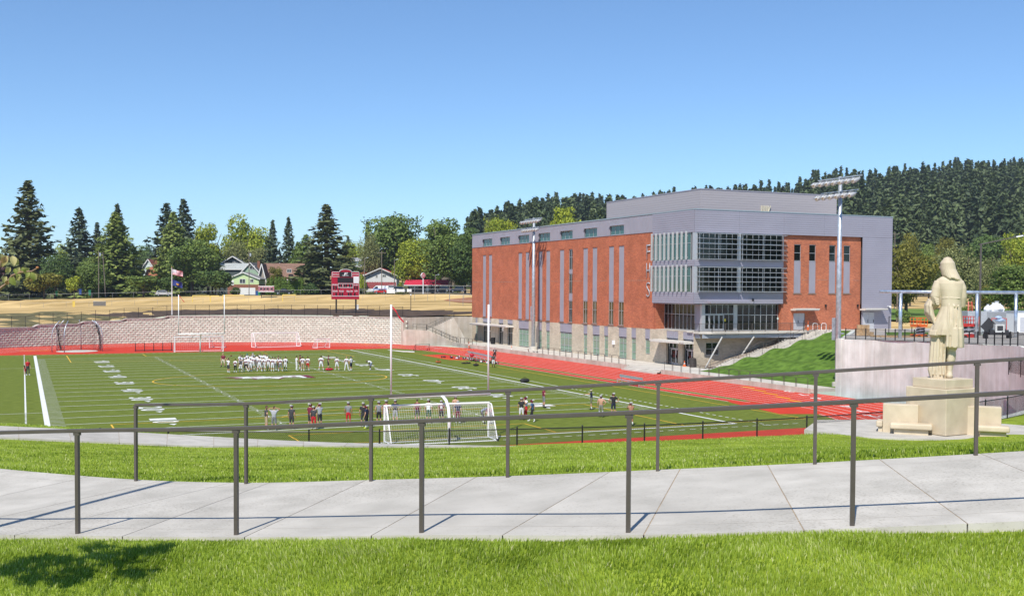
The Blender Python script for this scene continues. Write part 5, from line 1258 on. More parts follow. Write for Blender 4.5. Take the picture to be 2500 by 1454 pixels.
for a in [
    ('fir_tree', 'tallest ragged dark fir at far left, its top bent over', 'fir0', 'fir', 70, 442, 70, 372),
    ('fir_tree', 'dark fir with bushy top behind the bare utility poles at left', 'fir1', 'blue', 195, 507, 46, 410),
    ('fir_tree', 'slim leaning dark fir just right of the bushy topped fir', 'fir2', 'blue', 238, 542, 28, 415),
    ('fir_tree', 'dark pointed fir rising behind the wide yellow green cedar', 'fir1', 'blue', 288, 498, 36, 410),
    ('cedar_tree', 'wide yellow green cedar behind the paired utility poles', 'cedar0', 'cedar', 283, 518, 62, 366),
    ('fir_tree', 'dark fir at the left of the close pair left of the flagpole top', 'fir0', 'blue', 407, 497, 50, 430),
    ('fir_tree', 'taller dark fir at the right of the close pair', 'fir2', 'blue', 449, 485, 46, 415),
    ('cedar_tree', 'pale green pointed cedar directly above the flagpole', 'cedar1', 'cedar', 424, 517, 48, 372),
    ('broadleaf_tree', 'broad mid green tree filling the space right of the flags', 'broad0', 'green', 470, 572, 62, 352),
    ('broadleaf_tree', 'upright yellowish green tree left of the green houses', 'tall0', 'lime', 508, 527, 34, 385),
    ('broadleaf_tree', 'large round olive green maple above the green gabled house', 'broad1', 'lime', 602, 519, 57, 430),
    ('willow_tree', 'soft grey green drooping tree above the dark gabled house', 'willow0', 'olive', 585, 580, 52, 400),
    ('fir_tree', 'narrow blue green spruce right of the large maple', 'fir0', 'blue', 666, 537, 26, 400),
    ('fir_tree', 'second narrow blue spruce above the brown roof', 'fir1', 'blue', 705, 530, 26, 402),
    ('cedar_tree', 'rounded dark green cedar left of the big spruce', 'cedar0', 'green', 748, 572, 44, 392),
    ('fir_tree', 'biggest grey green spruce standing left of the scoreboard', 'fir2', 'fir', 797, 498, 62, 358),
    ('cypress_tree', 'tiny dark pointed conifer far off above the white house', 'hedge0', 'blue', 897, 543, 9, 620),
    ('broadleaf_tree', 'huge dark green rounded elm above the red roofed house', 'broad2', 'green', 965, 516, 72, 402),
    ('birch_tree', 'wispy drooping birch at the left edge of the huge elm', 'willow0', 'olive', 903, 560, 30, 385),
    ('broadleaf_tree', 'yellow green maple above the red shop roof', 'broad3', 'lime', 1008, 578, 48, 362),
    ('broadleaf_tree', 'tall green tree with split top right of the elm', 'tall0', 'green', 1072, 517, 58, 392),
    ('broadleaf_tree', 'spreading green street tree with dark trunk beside the shop', 'broad4', 'green', 1100, 556, 66, 350),
    ('broadleaf_tree', 'green street tree half hidden by the brick building corner', 'broad1', 'dark', 1152, 552, 52, 340),
    ('broadleaf_tree', 'rounded yellow green tree peeping over the left end of the school roof', 'broad2', 'lime', 1216, 524, 42, 330),
    ('broadleaf_tree', 'spindly tree top poking up left of the school roof', 'tall0', 'olive', 1190, 519, 16, 345),
    ('broadleaf_tree', 'domed bright green tree behind the school roof beside the left floodlight', 'broad0', 'lime', 1366, 483, 54, 300)]:
    tree(a[0], a[1], 'tree', a[2], a[3], *a[4:], group=GT)
for a in [
    ('young_tree', 'small yellow orange maple by the street at far left', 'young0', 'gold', 108, 660, 42, 326),
    ('young_tree', 'slender pale sapling in front of the side street', 'young1', 'lime', 181, 668, 20, 326),
    ('young_tree', 'rounded bright green young tree right of the dry mound', 'young0', 'green', 350, 668, 38, 327),
    ('young_tree', 'small leafy tree half behind the flagpole', 'young1', 'dark', 408, 672, 30, 331),
    ('young_tree', 'dense young tree in front of the lime green house porch', 'young0', 'dark', 526, 655, 40, 328),
    ('young_tree', 'plum leaved dark tree behind the hanging dogwood leaves', 'young0', 'plum', 25, 640, 40, 372),
    ('broadleaf_tree', 'dark street tree shading the side street', 'broad3', 'dark', 135, 618, 44, 345),
    ('broadleaf_tree', 'dull green tree behind the leaning utility pole', 'broad2', 'green', 225, 640, 40, 350),
    ('broadleaf_tree', 'yellowish distant tree between the two left firs', 'broad1', 'lime', 152, 592, 30, 450),
    ('broadleaf_tree', 'hazy round tree far away behind the red roofed bungalow', 'broad0', 'dark', 362, 590, 34, 620),
    ('broadleaf_tree', 'mid green tree between red roofed bungalow and flagpole', 'broad4', 'green', 455, 610, 60, 372),
    ('broadleaf_tree', 'low green tree right of the brown roof', 'broad1', 'green', 718, 622, 38, 385),
    ('broadleaf_tree', 'yellowing shrubby tree in front of the brown roof', 'tall0', 'gold', 672, 644, 18, 350),
    ('broadleaf_tree', 'yellow green tree just right of the scoreboard top', 'broad2', 'gold', 842, 618, 30, 398),
    ('broadleaf_tree', 'distant green tree above the pale teal house', 'broad3', 'lime', 862, 586, 36, 520),
    ('fir_tree', 'distant dark fir just right of the biggest spruce', 'fir1', 'blue', 850, 577, 22, 560),
    ('broadleaf_tree', 'low tree filling the gap behind the white house', 'broad0', 'green', 935, 612, 40, 425),
    ('broadleaf_tree', 'shady tree behind the shop roof', 'broad2', 'dark', 1040, 625, 45, 372),
    ('broadleaf_tree', 'dark green tree low behind the tallest fir', 'broad4', 'dark', 60, 625, 60, 392),
    ('broadleaf_tree', 'bushy green tree under the leaning dark fir', 'broad0', 'green', 240, 618, 44, 405),
    ('cedar_tree', 'dull green cedar right of the wide yellow green cedar', 'cedar1', 'green', 325, 600, 36, 378),
    ('broadleaf_tree', 'rusty tinged tree left of the grey roofs', 'broad3', 'gold', 518, 590, 34, 395),
    ('broadleaf_tree', 'olive tree low between the maple and the spruces', 'broad2', 'olive', 640, 600, 42, 412),
    ('cedar_tree', 'mid green cedar right of the second narrow spruce', 'cedar1', 'green', 728, 590, 36, 398),
    ('broadleaf_tree', 'green tree low to the right of the biggest spruce', 'broad4', 'green', 845, 632, 34, 372),
    ('broadleaf_tree', 'dark tree between the elm and the tall split tree', 'broad0', 'dark', 1035, 590, 40, 396),
    ('broadleaf_tree', 'green tree just left of the brick building corner', 'broad3', 'green', 1135, 600, 40, 352),
    ('broadleaf_tree', 'light green tree at the far left edge of the picture', 'broad1', 'green', 8, 610, 40, 420)]:
    tree(a[0], a[1], 'tree', a[2], a[3], *a[4:], group=GT)
for i, (x, yt) in enumerate([(654, 680), (663, 678), (674, 676), (682, 675), (690, 677), (697, 676), (707, 674), (715, 678), (722, 676), (730, 677), (737, 678)]):
    tree('arborvitae', 'clipped columnar arborvitae in the hedge row below the brown roofed house', 'shrub', 'hedge0', 'hedge', x, yt, 5.2, 345, group='arborvitae hedge')
for nm, lb, lf, x, yt, hw, d in [('bush', 'round dark bush under the biggest spruce', 'dark', 760, 690, 18, 340), ('bush', 'bright green bush left of the white house', 'lime', 884, 668, 10, 352), ('bush', 'dark bush at the foot of the porch steps', 'dark', 575, 700, 14, 338),
                                 ('bush', 'sprawling weedy bush on the dry bank right of the scoreboard', 'olive', 905, 713, 14, 322), ('bush', 'small yellow bush behind the scoreboard top', 'gold', 845, 646, 14, 375), ('bush', 'bright green bush left of the shop', 'lime', 977, 688, 8, 348),
                                 ('bush', 'green shrub under the street tree beside the shop', 'lime', 1122, 668, 13, 352), ('bush', 'pointed green shrub behind the shop roof', 'hedge', 1072, 664, 7, 362)]:
    tree(nm, lb, 'shrub', 'bush0', lf, x, yt, hw, d)
GR = 'park trees right of the school'
for a in [
    ('maple_tree', 'golden green maple touching the right corner of the school', 'broad1', 'gold', 2212, 592, 62, 232),
    ('maple_tree', 'orange tinged maple top behind the golden maple', 'broad3', 'gold', 2222, 564, 30, 330),
    ('willow_tree', 'large pale olive willow directly behind the statue', 'willow0', 'olive', 2345, 592, 80, 300),
    ('willow_tree', 'second olive willow right of the statue head', 'willow0', 'olive', 2420, 622, 50, 285),
    ('maple_tree', 'rusty topped tree above the statue head', 'broad2', 'gold', 2308, 573, 30, 380),
    ('broadleaf_tree', 'small green dome between the maples and the hill', 'broad0', 'green', 2268, 580, 30, 390),
    ('broadleaf_tree', 'big dark domed tree behind the street lamp arm', 'broad4', 'dark', 2408, 556, 64, 360),
    ('broadleaf_tree', 'bright lime tree at the right edge under the street lamp', 'tall0', 'lime', 2482, 551, 38, 340),
    ('broadleaf_tree', 'mid green thicket at the right edge above the white trailer', 'broad2', 'green', 2475, 640, 66, 215),
    ('broadleaf_tree', 'yellow green bushy tree right of the lamp post', 'broad3', 'gold', 2420, 690, 40, 235),
    ('young_tree', 'small young tree beside the first galvanised post', 'young1', 'green', 2204, 748, 20, 150),
    ('young_tree', 'little green tree just right of the statue hips', 'young0', 'green', 2362, 742, 14, 180),
    ('broadleaf_tree', 'dark low tree behind the beam left of the statue', 'broad0', 'dark', 2195, 680, 34, 250)]:
    tree(a[0], a[1], 'tree', a[2], a[3], *a[4:], zb=5.1, group=GR)

for i, (X, Y, H) in enumerate(((150, 40, 22), (172, 22, 25), (196, 46, 24), (214, 12, 26), (138, 8, 20), (240, 40, 27), (186, -20, 25))):
    r_ = thing('broadleaf_tree', ['nearest', 'second', 'third', 'fourth', 'fifth', 'sixth', 'farthest'][i] + ' park tree beyond the right edge, mirrored in the school windows', 'tree', (X, Y, 5), i, 'park trees beyond the right edge', (H * .95, H * .95, H)); c_ = obj('crown', TM['broad%d' % (i % 5)][0], r_); c_.material_slots[0].link = 'OBJECT'; c_.material_slots[0].material = LEAF['dark']; obj('trunk', TRK['b'], r_)
# ------------------------------------------------------------------ wooded hill
ridge = [(900, 640), (1100, 560), (1180, 535), (1250, 510), (1300, 497), (1360, 488), (1420, 486), (1480, 492), (1560, 488), (1620, 478), (1700, 470), (1760, 466), (1830, 462), (1900, 452), (1960, 436), (2010, 424), (2100, 420), (2200, 416), (2280, 408), (2340, 400), (2420, 398), (2500, 392), (2700, 384), (3000, 400)]
D0, D1 = 480., 980.
TREEH = 34.
def hill_h(x, d):
    yr = float(np.interp(x, [a for a, b in ridge], [b for a, b in ridge]))
    top = at_depth(x, yr, D1).z - TREEH * .95
    t = min(1, max(0, (d - D0) / (D1 - D0))); return 7 + (top - 7) * (t ** .85)
V, F = [], []; xs = np.linspace(900, 3000, 70); ds = list(np.linspace(D0, D1, 16)) + [1060, 1200]
for x in xs:
    for d in ds:
        p = at_depth(x, 700, d); V.append((p.x, p.y, hill_h(x, d) if d <= D1 else hill_h(x, D1) - (d - D1) * .3))
n = len(ds)
for i in range(len(xs) - 1):
    for j in range(n - 1): F.append((i * n + j, i * n + j + 1, (i + 1) * n + j + 1, (i + 1) * n + j))
obj('hill', np_mesh('hill', np.array(V), np.array(F), mat('forest_floor', (.05, .045, .02), .95, c2=(.16, .11, .05), var=.3, scale=.02), smooth=True), kind='structure')
tp = []
for i in range(5):
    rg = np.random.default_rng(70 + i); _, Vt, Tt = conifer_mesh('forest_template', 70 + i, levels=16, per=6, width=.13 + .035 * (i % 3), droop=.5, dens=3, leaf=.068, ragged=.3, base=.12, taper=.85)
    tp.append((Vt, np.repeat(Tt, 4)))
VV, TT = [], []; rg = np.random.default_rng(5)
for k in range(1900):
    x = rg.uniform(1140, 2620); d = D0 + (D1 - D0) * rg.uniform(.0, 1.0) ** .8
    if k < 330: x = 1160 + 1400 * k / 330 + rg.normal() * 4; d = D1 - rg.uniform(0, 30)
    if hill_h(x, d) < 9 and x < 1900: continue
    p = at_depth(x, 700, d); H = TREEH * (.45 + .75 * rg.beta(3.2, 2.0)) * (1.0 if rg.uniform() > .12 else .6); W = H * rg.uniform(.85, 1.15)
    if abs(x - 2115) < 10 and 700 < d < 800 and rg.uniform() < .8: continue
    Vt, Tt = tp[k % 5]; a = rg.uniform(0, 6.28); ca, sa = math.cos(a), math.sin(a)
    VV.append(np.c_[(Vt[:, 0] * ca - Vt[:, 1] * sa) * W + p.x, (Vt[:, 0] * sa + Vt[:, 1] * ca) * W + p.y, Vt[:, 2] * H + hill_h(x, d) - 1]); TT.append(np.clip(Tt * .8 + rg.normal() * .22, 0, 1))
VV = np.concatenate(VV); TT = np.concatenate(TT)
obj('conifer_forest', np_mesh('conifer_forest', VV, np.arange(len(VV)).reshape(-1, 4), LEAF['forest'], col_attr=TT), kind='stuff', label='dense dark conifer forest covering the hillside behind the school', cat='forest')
# ------------------------------------------------------------------ scoreboard, flags, poles
YS = 214.4
m_red = mat('scoreboard_red', (.42, .010, .035), .45, var=.05, scale=1); m_dk = mat('display_black', (.016, .016, .018), .5, var=.2, scale=3); m_digit = mat('digit_window', (.02, .015, .016), .4, var=0)
sbd = thing('scoreboard', 'large crimson football scoreboard with arched top on two black posts', 'scoreboard', tuple(on(845, 768, 'Y', YS)))
def sbq(x0, y0, x1, y1): a, b = on(x0, y1, 'Y', YS), on(x1, y0, 'Y', YS); return a.x, b.x, a.z, b.z
def sbbox(name, m, x0, y0, x1, y1, o0, o1, parent=None):
    a, b, c, d = sbq(x0, y0, x1, y1); return part(MB().box(a, b, YS - o1, YS - o0, c, d), name, m, parent or sbd)
Z8 = lambda x, y: (790 + x / 10.38, 640 + y / 10.38)
def s8(name, m, x0, y0, x1, y1, o0, o1, parent=None): return sbbox(name, m, *Z8(x0, y0), *Z8(x1, y1), o0, o1, parent)
s8('cabinet', m_red, 210, 240, 905, 938, -.4, 0)
a, b, c, d = sbq(*Z8(405, 240), *Z8(705, 242)); w = (b - a) / 2; top = on(*Z8(560, 180), 'Y', YS).z - d
pts = [((a + b) / 2 + w * math.cos(t), YS - .02, d + .01 + top * math.sin(t)) for t in np.linspace(0, math.pi, 20)]
part(MB().prism(pts, (0, .35, 0)), 'arch', m_red, sbd)
mb = MB(); mb.tube([(p[0], YS - .06, p[2]) for p in pts], .06, 6); part(mb, 'arch_trim', m_white, sbd)
for x0, y0, x1, y1 in ((212, 240, 400, 248), (708, 240, 903, 248), (212, 358, 400, 366), (708, 358, 903, 362), (212, 240, 220, 366), (896, 240, 903, 366), (706, 240, 714, 362), (212, 850, 903, 860), (212, 540, 218, 850), (897, 540, 903, 850), (365, 535, 747, 543), (365, 635, 747, 645), (365, 543, 373, 635), (739, 543, 747, 635)):
    s8('trim', m_white, x0, y0, x1, y1, .001, .04)
em = s8('emblem_panel', m_dk, 402, 248, 704, 366, .001, .05); s8('message_display', m_dk, 352, 388, 750, 515, .001, .06); s8('sponsor_panel', m_white, 758, 366, 896, 530, .001, .05)
for x0, x1, y0, y1 in [(375, 412, 552, 632), (430, 470, 552, 632), (505, 545, 552, 632), (560, 600, 552, 632), (635, 672, 552, 632), (695, 735, 552, 632), (235, 275, 602, 682), (298, 338, 602, 682), (770, 808, 602, 682), (830, 868, 602, 682), (378, 415, 655, 685), (690, 730, 655, 685), (300, 338, 770, 845), (395, 432, 770, 845), (455, 495, 770, 845), (612, 650, 770, 845), (672, 710, 770, 845), (770, 808, 770, 845)]:
    s8('digit', m_digit, x0, y0, x1, y1, .001, .03)
for x, y in ((487, 575), (487, 605), (620, 625)): s8('colon_dot', m_white, x - 8, y - 8, x + 8, y + 8, .001, .03)
def stext(s, x0, y0, x1, y1, m=m_white, sh=0., o=.05):
    a, b, c, d = sbq(*Z8(x0, y0), *Z8(x1, y1)); lettering(s, d - c, m, sbd, ((a + b) / 2, YS - o, (c + d) / 2), frame_rot((1, 0, 0), (0, 0, 1)), width=b - a, shear=sh, bold=.015)
stext('FRANKLIN', 222, 290, 392, 318, sh=.3); stext('QUAKERS', 722, 290, 886, 318, sh=.3); stext('F', 505, 262, 615, 350, sh=.2, o=.06); stext('FRANKLIN', 230, 550, 352, 588); stext('GUEST', 760, 556, 882, 588)
stext('DOWN', 232, 708, 352, 755); stext('TO GO', 388, 708, 508, 755); stext('BALL ON', 586, 708, 734, 755); stext('QTR', 780, 708, 862, 755)
s8('emblem_bar', m_white, 470, 330, 630, 338, .051, .06)
for x0, x1 in ((308, 340), (805, 838)):
    a, b, c, d = sbq(*Z8(x0, 938), *Z8(x1, 1330)); part(MB().box(a, b, YS - .02, YS - .02 + (b - a), c - .3, d), 'post', m_dk, sbd); part(MB().box(a - .4, b + .4, YS - .3, YS + .6, c - .3, c + .02), 'footing', m_conc2, sbd)
a, b, c, d = sbq(*Z8(840, 1075), *Z8(885, 1195)); part(MB().box(a, b, YS, YS + .3, c, d), 'control_box', m_white, sbd)

# small baseball scoreboard across the upper field
p0 = at_depth(650, 706, 316); sb2 = thing('scoreboard', 'small pale maroon scoreboard with four dark displays far across the dry field', 'scoreboard', tuple(p0), -YAW)
k = 316 / FPX; z1, z0 = at_depth(650, 698, 316).z - p0.z, at_depth(650, 712, 316).z - p0.z
m_pm = mat('faded_maroon', (.33, .13, .17), .6, var=.1)
part(MB().box(-19 * k, 19 * k, 0, .3, z0, z1), 'cabinet', m_pm, sb2, False)
for q in (((-19.5 * k), (19.5 * k), z1 - .08, z1 + .05), ((-19.5 * k), (19.5 * k), z0 - .05, z0 + .08)): part(MB().box(q[0], q[1], -.05, -.001, q[2], q[3]), 'trim', m_white, sb2, False)
for x in (-15, -7, 1, 11): part(MB().box(x * k, (x + 5) * k, -.04, -.001, z0 + .55, z1 - .55), 'digit', m_digit, sb2, False)
lettering('HOME  INNING  VISITOR', .28, m_white, sb2, (0, -.06, z1 - .3), frame_rot((1, 0, 0), (0, 0, 1)), width=28 * k, world=False); lettering('BALL  STRIKE  OUT', .28, m_white, sb2, (0, -.06, z0 + .28), frame_rot((1, 0, 0), (0, 0, 1)), width=28 * k, world=False)
gz = far_z(p0.x, p0.y) - p0.z
for x in (-12, 12): mb = MB(); mb.tube([(x * k, .15, gz - .1), (x * k, .15, z0)], .1, 6); part(mb, 'post', m_dk, sb2, False)

# flagpole and flags
fp = on(420, 771, 'Z', 5.05); ftop = at_depth(422, 651, rd(fp.x, fp.y)[1]).z
pole = thing('flagpole', 'tall white flagpole standing behind the block wall', 'flagpole', tuple(fp))
mb = MB(); mb.tube([(fp.x, fp.y, fp.z - .2), (fp.x, fp.y, ftop - .15)], [.10, .055], 10); part(mb, 'shaft', m_white, pole); mb = MB(); mb.ellipsoid((fp.x, fp.y, ftop), (.12, .12, .12)); part(mb, 'finial', mat('gilt_ball', (.6, .45, .12), .3, var=0, metal=.8), pole)
m_fr, m_fw, m_fb, m_fs, m_gold = mat('flag_red', (.45, .02, .03), .8, var=.05), mat('flag_white', (.75, .75, .75), .8, var=.03), mat('flag_navy', (.02, .03, .13), .8, var=.05), mat('flag_blue', (.015, .03, .16), .8, var=.05), mat('flag_gold', (.6, .35, .05), .7, var=.1)
kp = rd(fp.x, fp.y)[1] / FPX
def flag(name, label, dz, w, h, us, droop):
    root = thing(name, label, 'flag', (fp.x, fp.y, ftop - dz), -YAW + .25); nx, nz = 20, 13
    def P(i, j):
        u = i / nx; return (.1 + w * u * .97, .18 * math.sin(u * 7 + j * .2) * u ** .5, -h * j / nz - droop * u ** 1.3 + .05 * math.sin(u * 9))
    groups = {}
    for i in range(nx):
        for j in range(nz):
            if us: key = 'canton' if (i < 8 and j < 7) else ('red_stripe' if j % 2 == 0 else 'white_stripe')
            else: key = 'emblem' if (7 <= i < 13 and 4 <= j < 9 and (i - 10) ** 2 / 9 + (j - 6.3) ** 2 / 5 < 1) else 'field'
            groups.setdefault((key, j if 'stripe' in key else 0), MB()).poly([P(i, j), P(i + 1, j), P(i + 1, j + 1), P(i, j + 1)])
    M = dict(canton=m_fb, red_stripe=m_fr, white_stripe=m_fw, emblem=m_gold, field=m_fs)
    for (key, _), mb in groups.items(): part(mb, key, M[key], root, False)
    if us:
        for r in range(5):
            for c in range(6):
                x, y, z = P(.8 + c * 1.25, .7 + r * 1.3); o = part(MB().poly([(x + .07 * math.cos(t), y - .03, z + .07 * math.sin(t)) for t in np.linspace(0, 2 * math.pi, 5, endpoint=False)]), 'star', m_fw, root, False)
flag('flag', 'striped red and white flag with navy starred corner at the top of the pole', .5, 25 * kp, 13 * kp, True, 5 * kp); flag('flag', 'dark blue flag with small gold emblem below the striped flag', 1.0 + 19 * kp, 24 * kp, 14 * kp, False, 7 * kp)

# floodlight masts
m_lamp = mat('floodlight_housing', (.46, .47, .48), .4, var=.05, metal=.2); m_lens = mat('floodlight_lens', (.75, .72, .62), .15, var=0)
def mast(label, X, Y, zb, ztop, r):
    root = thing('floodlight_mast', label, 'light mast', (X, Y, zb)); h = ztop - zb
    mb = MB(); mb.tube([(0, 0, -.3), (0, 0, h * .5), (0, 0, h)], [r, r * .85, r * .62], 14); part(mb, 'shaft', m_galv, root, False, True)
    mb = MB(); mb.lathe([(r * 1.9, 0), (r * 1.9, .5), (r * 1.2, .55)], n=14); part(mb, 'footing', m_conc2, root, False)
    mb = MB(); mb.box(-.2, .2, .3, .75, 4.9, 7.2); mb.tube([(0, 0, 5.6), (0, -.4, 5.6)], .06, 6); mb.ellipsoid((-.2, -.8, 5.62), (.16, .35, .08)); part(mb, 'ballast_box', m_galv, root, False)
    for zz, n, L in ((h - .15, 7, 6.6), (h - 1.55, 6, 5.6)):
        mb = MB(); mb.box(-.18, -.06, -L / 2, L / 2, zz - .06, zz + .06); part(mb, 'crossarm', m_galv, root, False)
        for i in range(n):
            y = -L / 2 + .3 + i * (L - .6) / (n - 1); mb = MB(); d = Vector((-.9, 0, -.32)).normalized()
            o = Vector((-.15, y, zz - .3)); P = [o - d * .05 + Vector((0, 0, .05)), o + d * .22, o + d * .55, o + d * .95]
            mb.tube(P, [.09, .18, .24, .26], 10); mb.tube([(-.12, y, zz), tuple(o)], .04, 5); mb.beam(o + d * .8 + Vector((0, 0, .3)), o + d * 1.2 + Vector((0, 0, .12)), .46, .03)
            f = part(mb, 'floodlight', m_lamp, root, False, True)
            mb = MB(); mb.tube([o + d * .951, o + d * .96], .24, 10); part(mb, 'lens', m_lens, f, False)
    return root
mast('pale steel floodlight mast standing in front of the long brick side', 77.4, 164.0, .45, on(1303, 532, 'X', 77.4).z, .34)
mast('tall galvanised floodlight mast at the corner of the curved concrete wall', 77.3, 89.6, .4, on(2046, 432, 'X', 77.3).z, .30)

# ------------------------------------------------------------------ goals
def net(mb, quad, nu, nv, w=.006):
    a, b, c, d = [Vector(q) for q in quad]
    for i in range(nu + 1):
        t = i / nu; p, q = a.lerp(b, t), d.lerp(c, t); mid = (p + q) / 2 + Vector((0, 0, -.04 * math.sin(3.1 * t))); mb.tube([p, mid, q], w, 3, caps=False)
    for j in range(nv + 1):
        t = j / nv; mb.tube([a.lerp(d, t), b.lerp(c, t)], w, 3, caps=False)
m_net = mat('white_net', (.72, .72, .72), .7, var=0)
def goal(label, loc, rz, w, h, dt, db, r=.06, nsp=.14, frame=None, nw=.006, gname='soccer_goal', nm=None, round_back=True):
    root = thing(gname, label, 'goal', loc, rz); fm = frame or m_white
    for s in (-1, 1): mb = MB(); mb.tube([(s * w / 2, 0, 0), (s * w / 2, 0, h)], r, 8); part(mb, 'upright', fm, root, False)
    mb = MB(); mb.tube([(-w / 2 - r, 0, h), (w / 2 + r, 0, h)], r, 8); part(mb, 'crossbar', fm, root, False)
    for s in (-1, 1):
        mb = MB(); mb.tube([(s * w / 2, 0, h), (s * w / 2, dt * .8, h - .02), (s * w / 2, dt, h - .15), (s * w / 2, db, .05)], r * .7, 7); part(mb, 'back_stay', fm, root, False)
        mb = MB(); mb.tube([(s * w / 2, 0, .05), (s * w / 2, db, .05)], r * .7, 7); part(mb, 'ground_bar', fm, root, False)
        mb = MB(); mb.lathe([(.12, -.04), (.12, .04)], (s * w / 2, db, .12), 8); part(mb, 'wheel', m_black, root, False)
    mb = MB(); mb.tube([(-w / 2, db, .05), (w / 2, db, .05)], r * .7, 7); part(mb, 'ground_bar', fm, root, False)
    mb = MB(); nu, nv = int(w / nsp), int(h / nsp)
    net(mb, [(-w / 2, dt, h - .1), (w / 2, dt, h - .1), (w / 2, db, .05), (-w / 2, db, .05)], nu, nv, nw)
    net(mb, [(-w / 2, 0, h), (w / 2, 0, h), (w / 2, dt, h - .1), (-w / 2, dt, h - .1)], nu, max(2, int(dt / nsp)), nw)
    for s in (-1, 1): net(mb, [(s * w / 2, 0, h - .05), (s * w / 2, dt, h - .12), (s * w / 2, db, .05), (s * w / 2, 0, .05)], max(2, int(db / nsp)), nv, nw)
    part(mb, 'net', nm or m_net, root, False)
    return root
a, b = on(938.5, 1078, 'Z', 0), on(1192, 1067, 'Z', 0); v = b - a; rz = math.atan2(v.y, v.x)
goal('nearest full size white soccer goal with net behind the black rim fence', tuple((a + b) / 2), rz + math.pi, v.length, 2.44, .75, 2.0, .065, .16, nw=.0042)
a, b = on(427, 859.5, 'Z', 0), on(545, 857.5, 'Z', 0); v = b - a
goal('white soccer goal on the far end line below the left goal post', tuple((a + b) / 2), math.atan2(v.y, v.x), v.length, 2.44, .8, 2.0, .075, .3, nw=.006)
a, b = on(617, 847, 'Z', 0), on(722, 844.5, 'Z', 0); v = b - a
goal('white soccer goal parked on the red apron before the block wall', tuple((a + b) / 2), math.atan2(v.y, v.x) + math.pi + .08, v.length + .6, 2.44, .8, 1.9, .075, .3, nw=.006)
a = on(790, 849, 'Z', 0); goal('small white practice goal on the far red apron', tuple(a), .35, 2.6, 1.6, .5, 1.6, .06, .3, nw=.006, gname='practice_goal')
a = on(527, 849, 'Z', 0); goal('small white practice goal standing inside the far soccer goal', tuple(a), -.55, 2.3, 1.9, .4, 1.7, .06, .3, nw=.006, gname='practice_goal')
a = on(1032, 856, 'Z', 0); goal('small black framed practice goal at the turf edge near the stairs', tuple(a), .1, 2.6, 1.1, .3, .9, .03, .25, frame=m_black, nw=.004, gname='practice_goal', nm=m_wire)
def goalpost(label, y, s):
    root = thing('goal_post', label, 'goal post', (FX, y + s * 1.7, 0)); W = 3.56
    mb = MB(); mb.tube([(FX, y + s * 1.7, -.2), (FX, y + s * 1.7, 1.7), (FX, y + s * 1.55, 2.35), (FX, y + s * 1.1, 2.8), (FX, y + s * .55, 3.0), (FX, y, 3.05)], .11, 10); part(mb, 'gooseneck', m_white, root, smooth=True)
    mb = MB(); mb.tube([(FX - W - .15, y, 3.05), (FX + W + .15, y, 3.05)], .09, 10); part(mb, 'crossbar', m_white, root, smooth=True)
    for q in (-1, 1):
        mb = MB(); mb.tube([(FX + q * W, y, 3.05), (FX + q * W, y, 9.3)], .07, 8); part(mb, 'upright', m_white, root, smooth=True)
        mb = MB(); x = FX + q * W; P = [(x + .05, y, 9.25), (x + (.35 if q < 0 else .06), y - .05, 8.9), (x + (.5 if q < 0 else .12), y, 8.6), (x + (.9 if q < 0 else .1), y + .05, 8.2)]
        mb.rings([[(a, b, c), (a + .02, b + .01, c - .16)] for a, b, c in P], closed=False, caps=False); part(mb, 'ribbon', m_red if False else mat('ribbon_red', (.6, .02, .04), .7, var=0), root)
goalpost('near white football goal post with red ribbons', Y0, -1); goalpost('far white football goal post before the block wall', Y1, 1)

# throwing cage
cg = thing('throwing_cage', 'grey curved post throwing cage with dark net at the far left apron', 'cage', tuple(on(190, 857, 'Z', 0)))
PB = [on(x, y, 'Z', 0) for x, y in ((127, 859), (139, 856), (157, 860), (198, 853.5), (245, 855), (250, 857))]; cen = Vector((sum(p.x for p in PB) / 6, sum(p.y for p in PB) / 6, 0)); TB = []
for p in PB:
    v = (cen - p); v.normalize(); t = [p, p + Vector((0, 0, 2.8)), p + v * .25 + Vector((0, 0, 3.7)), p + v * .7 + Vector((0, 0, 4.4)), p + v * 1.3 + Vector((0, 0, 5.0))]
    mb = MB(); mb.tube(t, .075, 8); part(mb, 'curved_post', m_galv, cg, smooth=True); TB.append(t)
mb = MB(); Q = [PB[1] * .6 + cen * .4, PB[1] * .8 + cen * .2, PB[3] * .85 + cen * .15, PB[4] * .85 + cen * .15, PB[4] * .7 + cen * .3]
for a, b in zip(Q, Q[1:]): net(mb, [a + Vector((0, 0, 4.6)), b + Vector((0, 0, 4.6)), b + Vector((0, 0, .02)), a + Vector((0, 0, .02))], max(4, int((b - a).length / .13)), 26, .006)
part(mb, 'net', m_wire, cg)
for x in (141, 240):
    p = on(x + 5, 856, 'Z', 0); mb = MB()
    for k in range(14): mb.tube([p + Vector((random.uniform(-.5, .5), random.uniform(-.5, .5), .02)), p + Vector((random.uniform(-.3, .3), random.uniform(-.3, .3), 2)), p + Vector((random.uniform(-.4, .4) - .4, random.uniform(-.3, .3), 4.3))], .02, 4)
    part(mb, 'gathered_net', m_wire, cg)
p = on(188, 857, 'Z', 0); part(MB().lathe([(3.2, .004), (3.2, .03)], (p.x, p.y, 0), 24), 'circle_pad', m_conc2, cg)
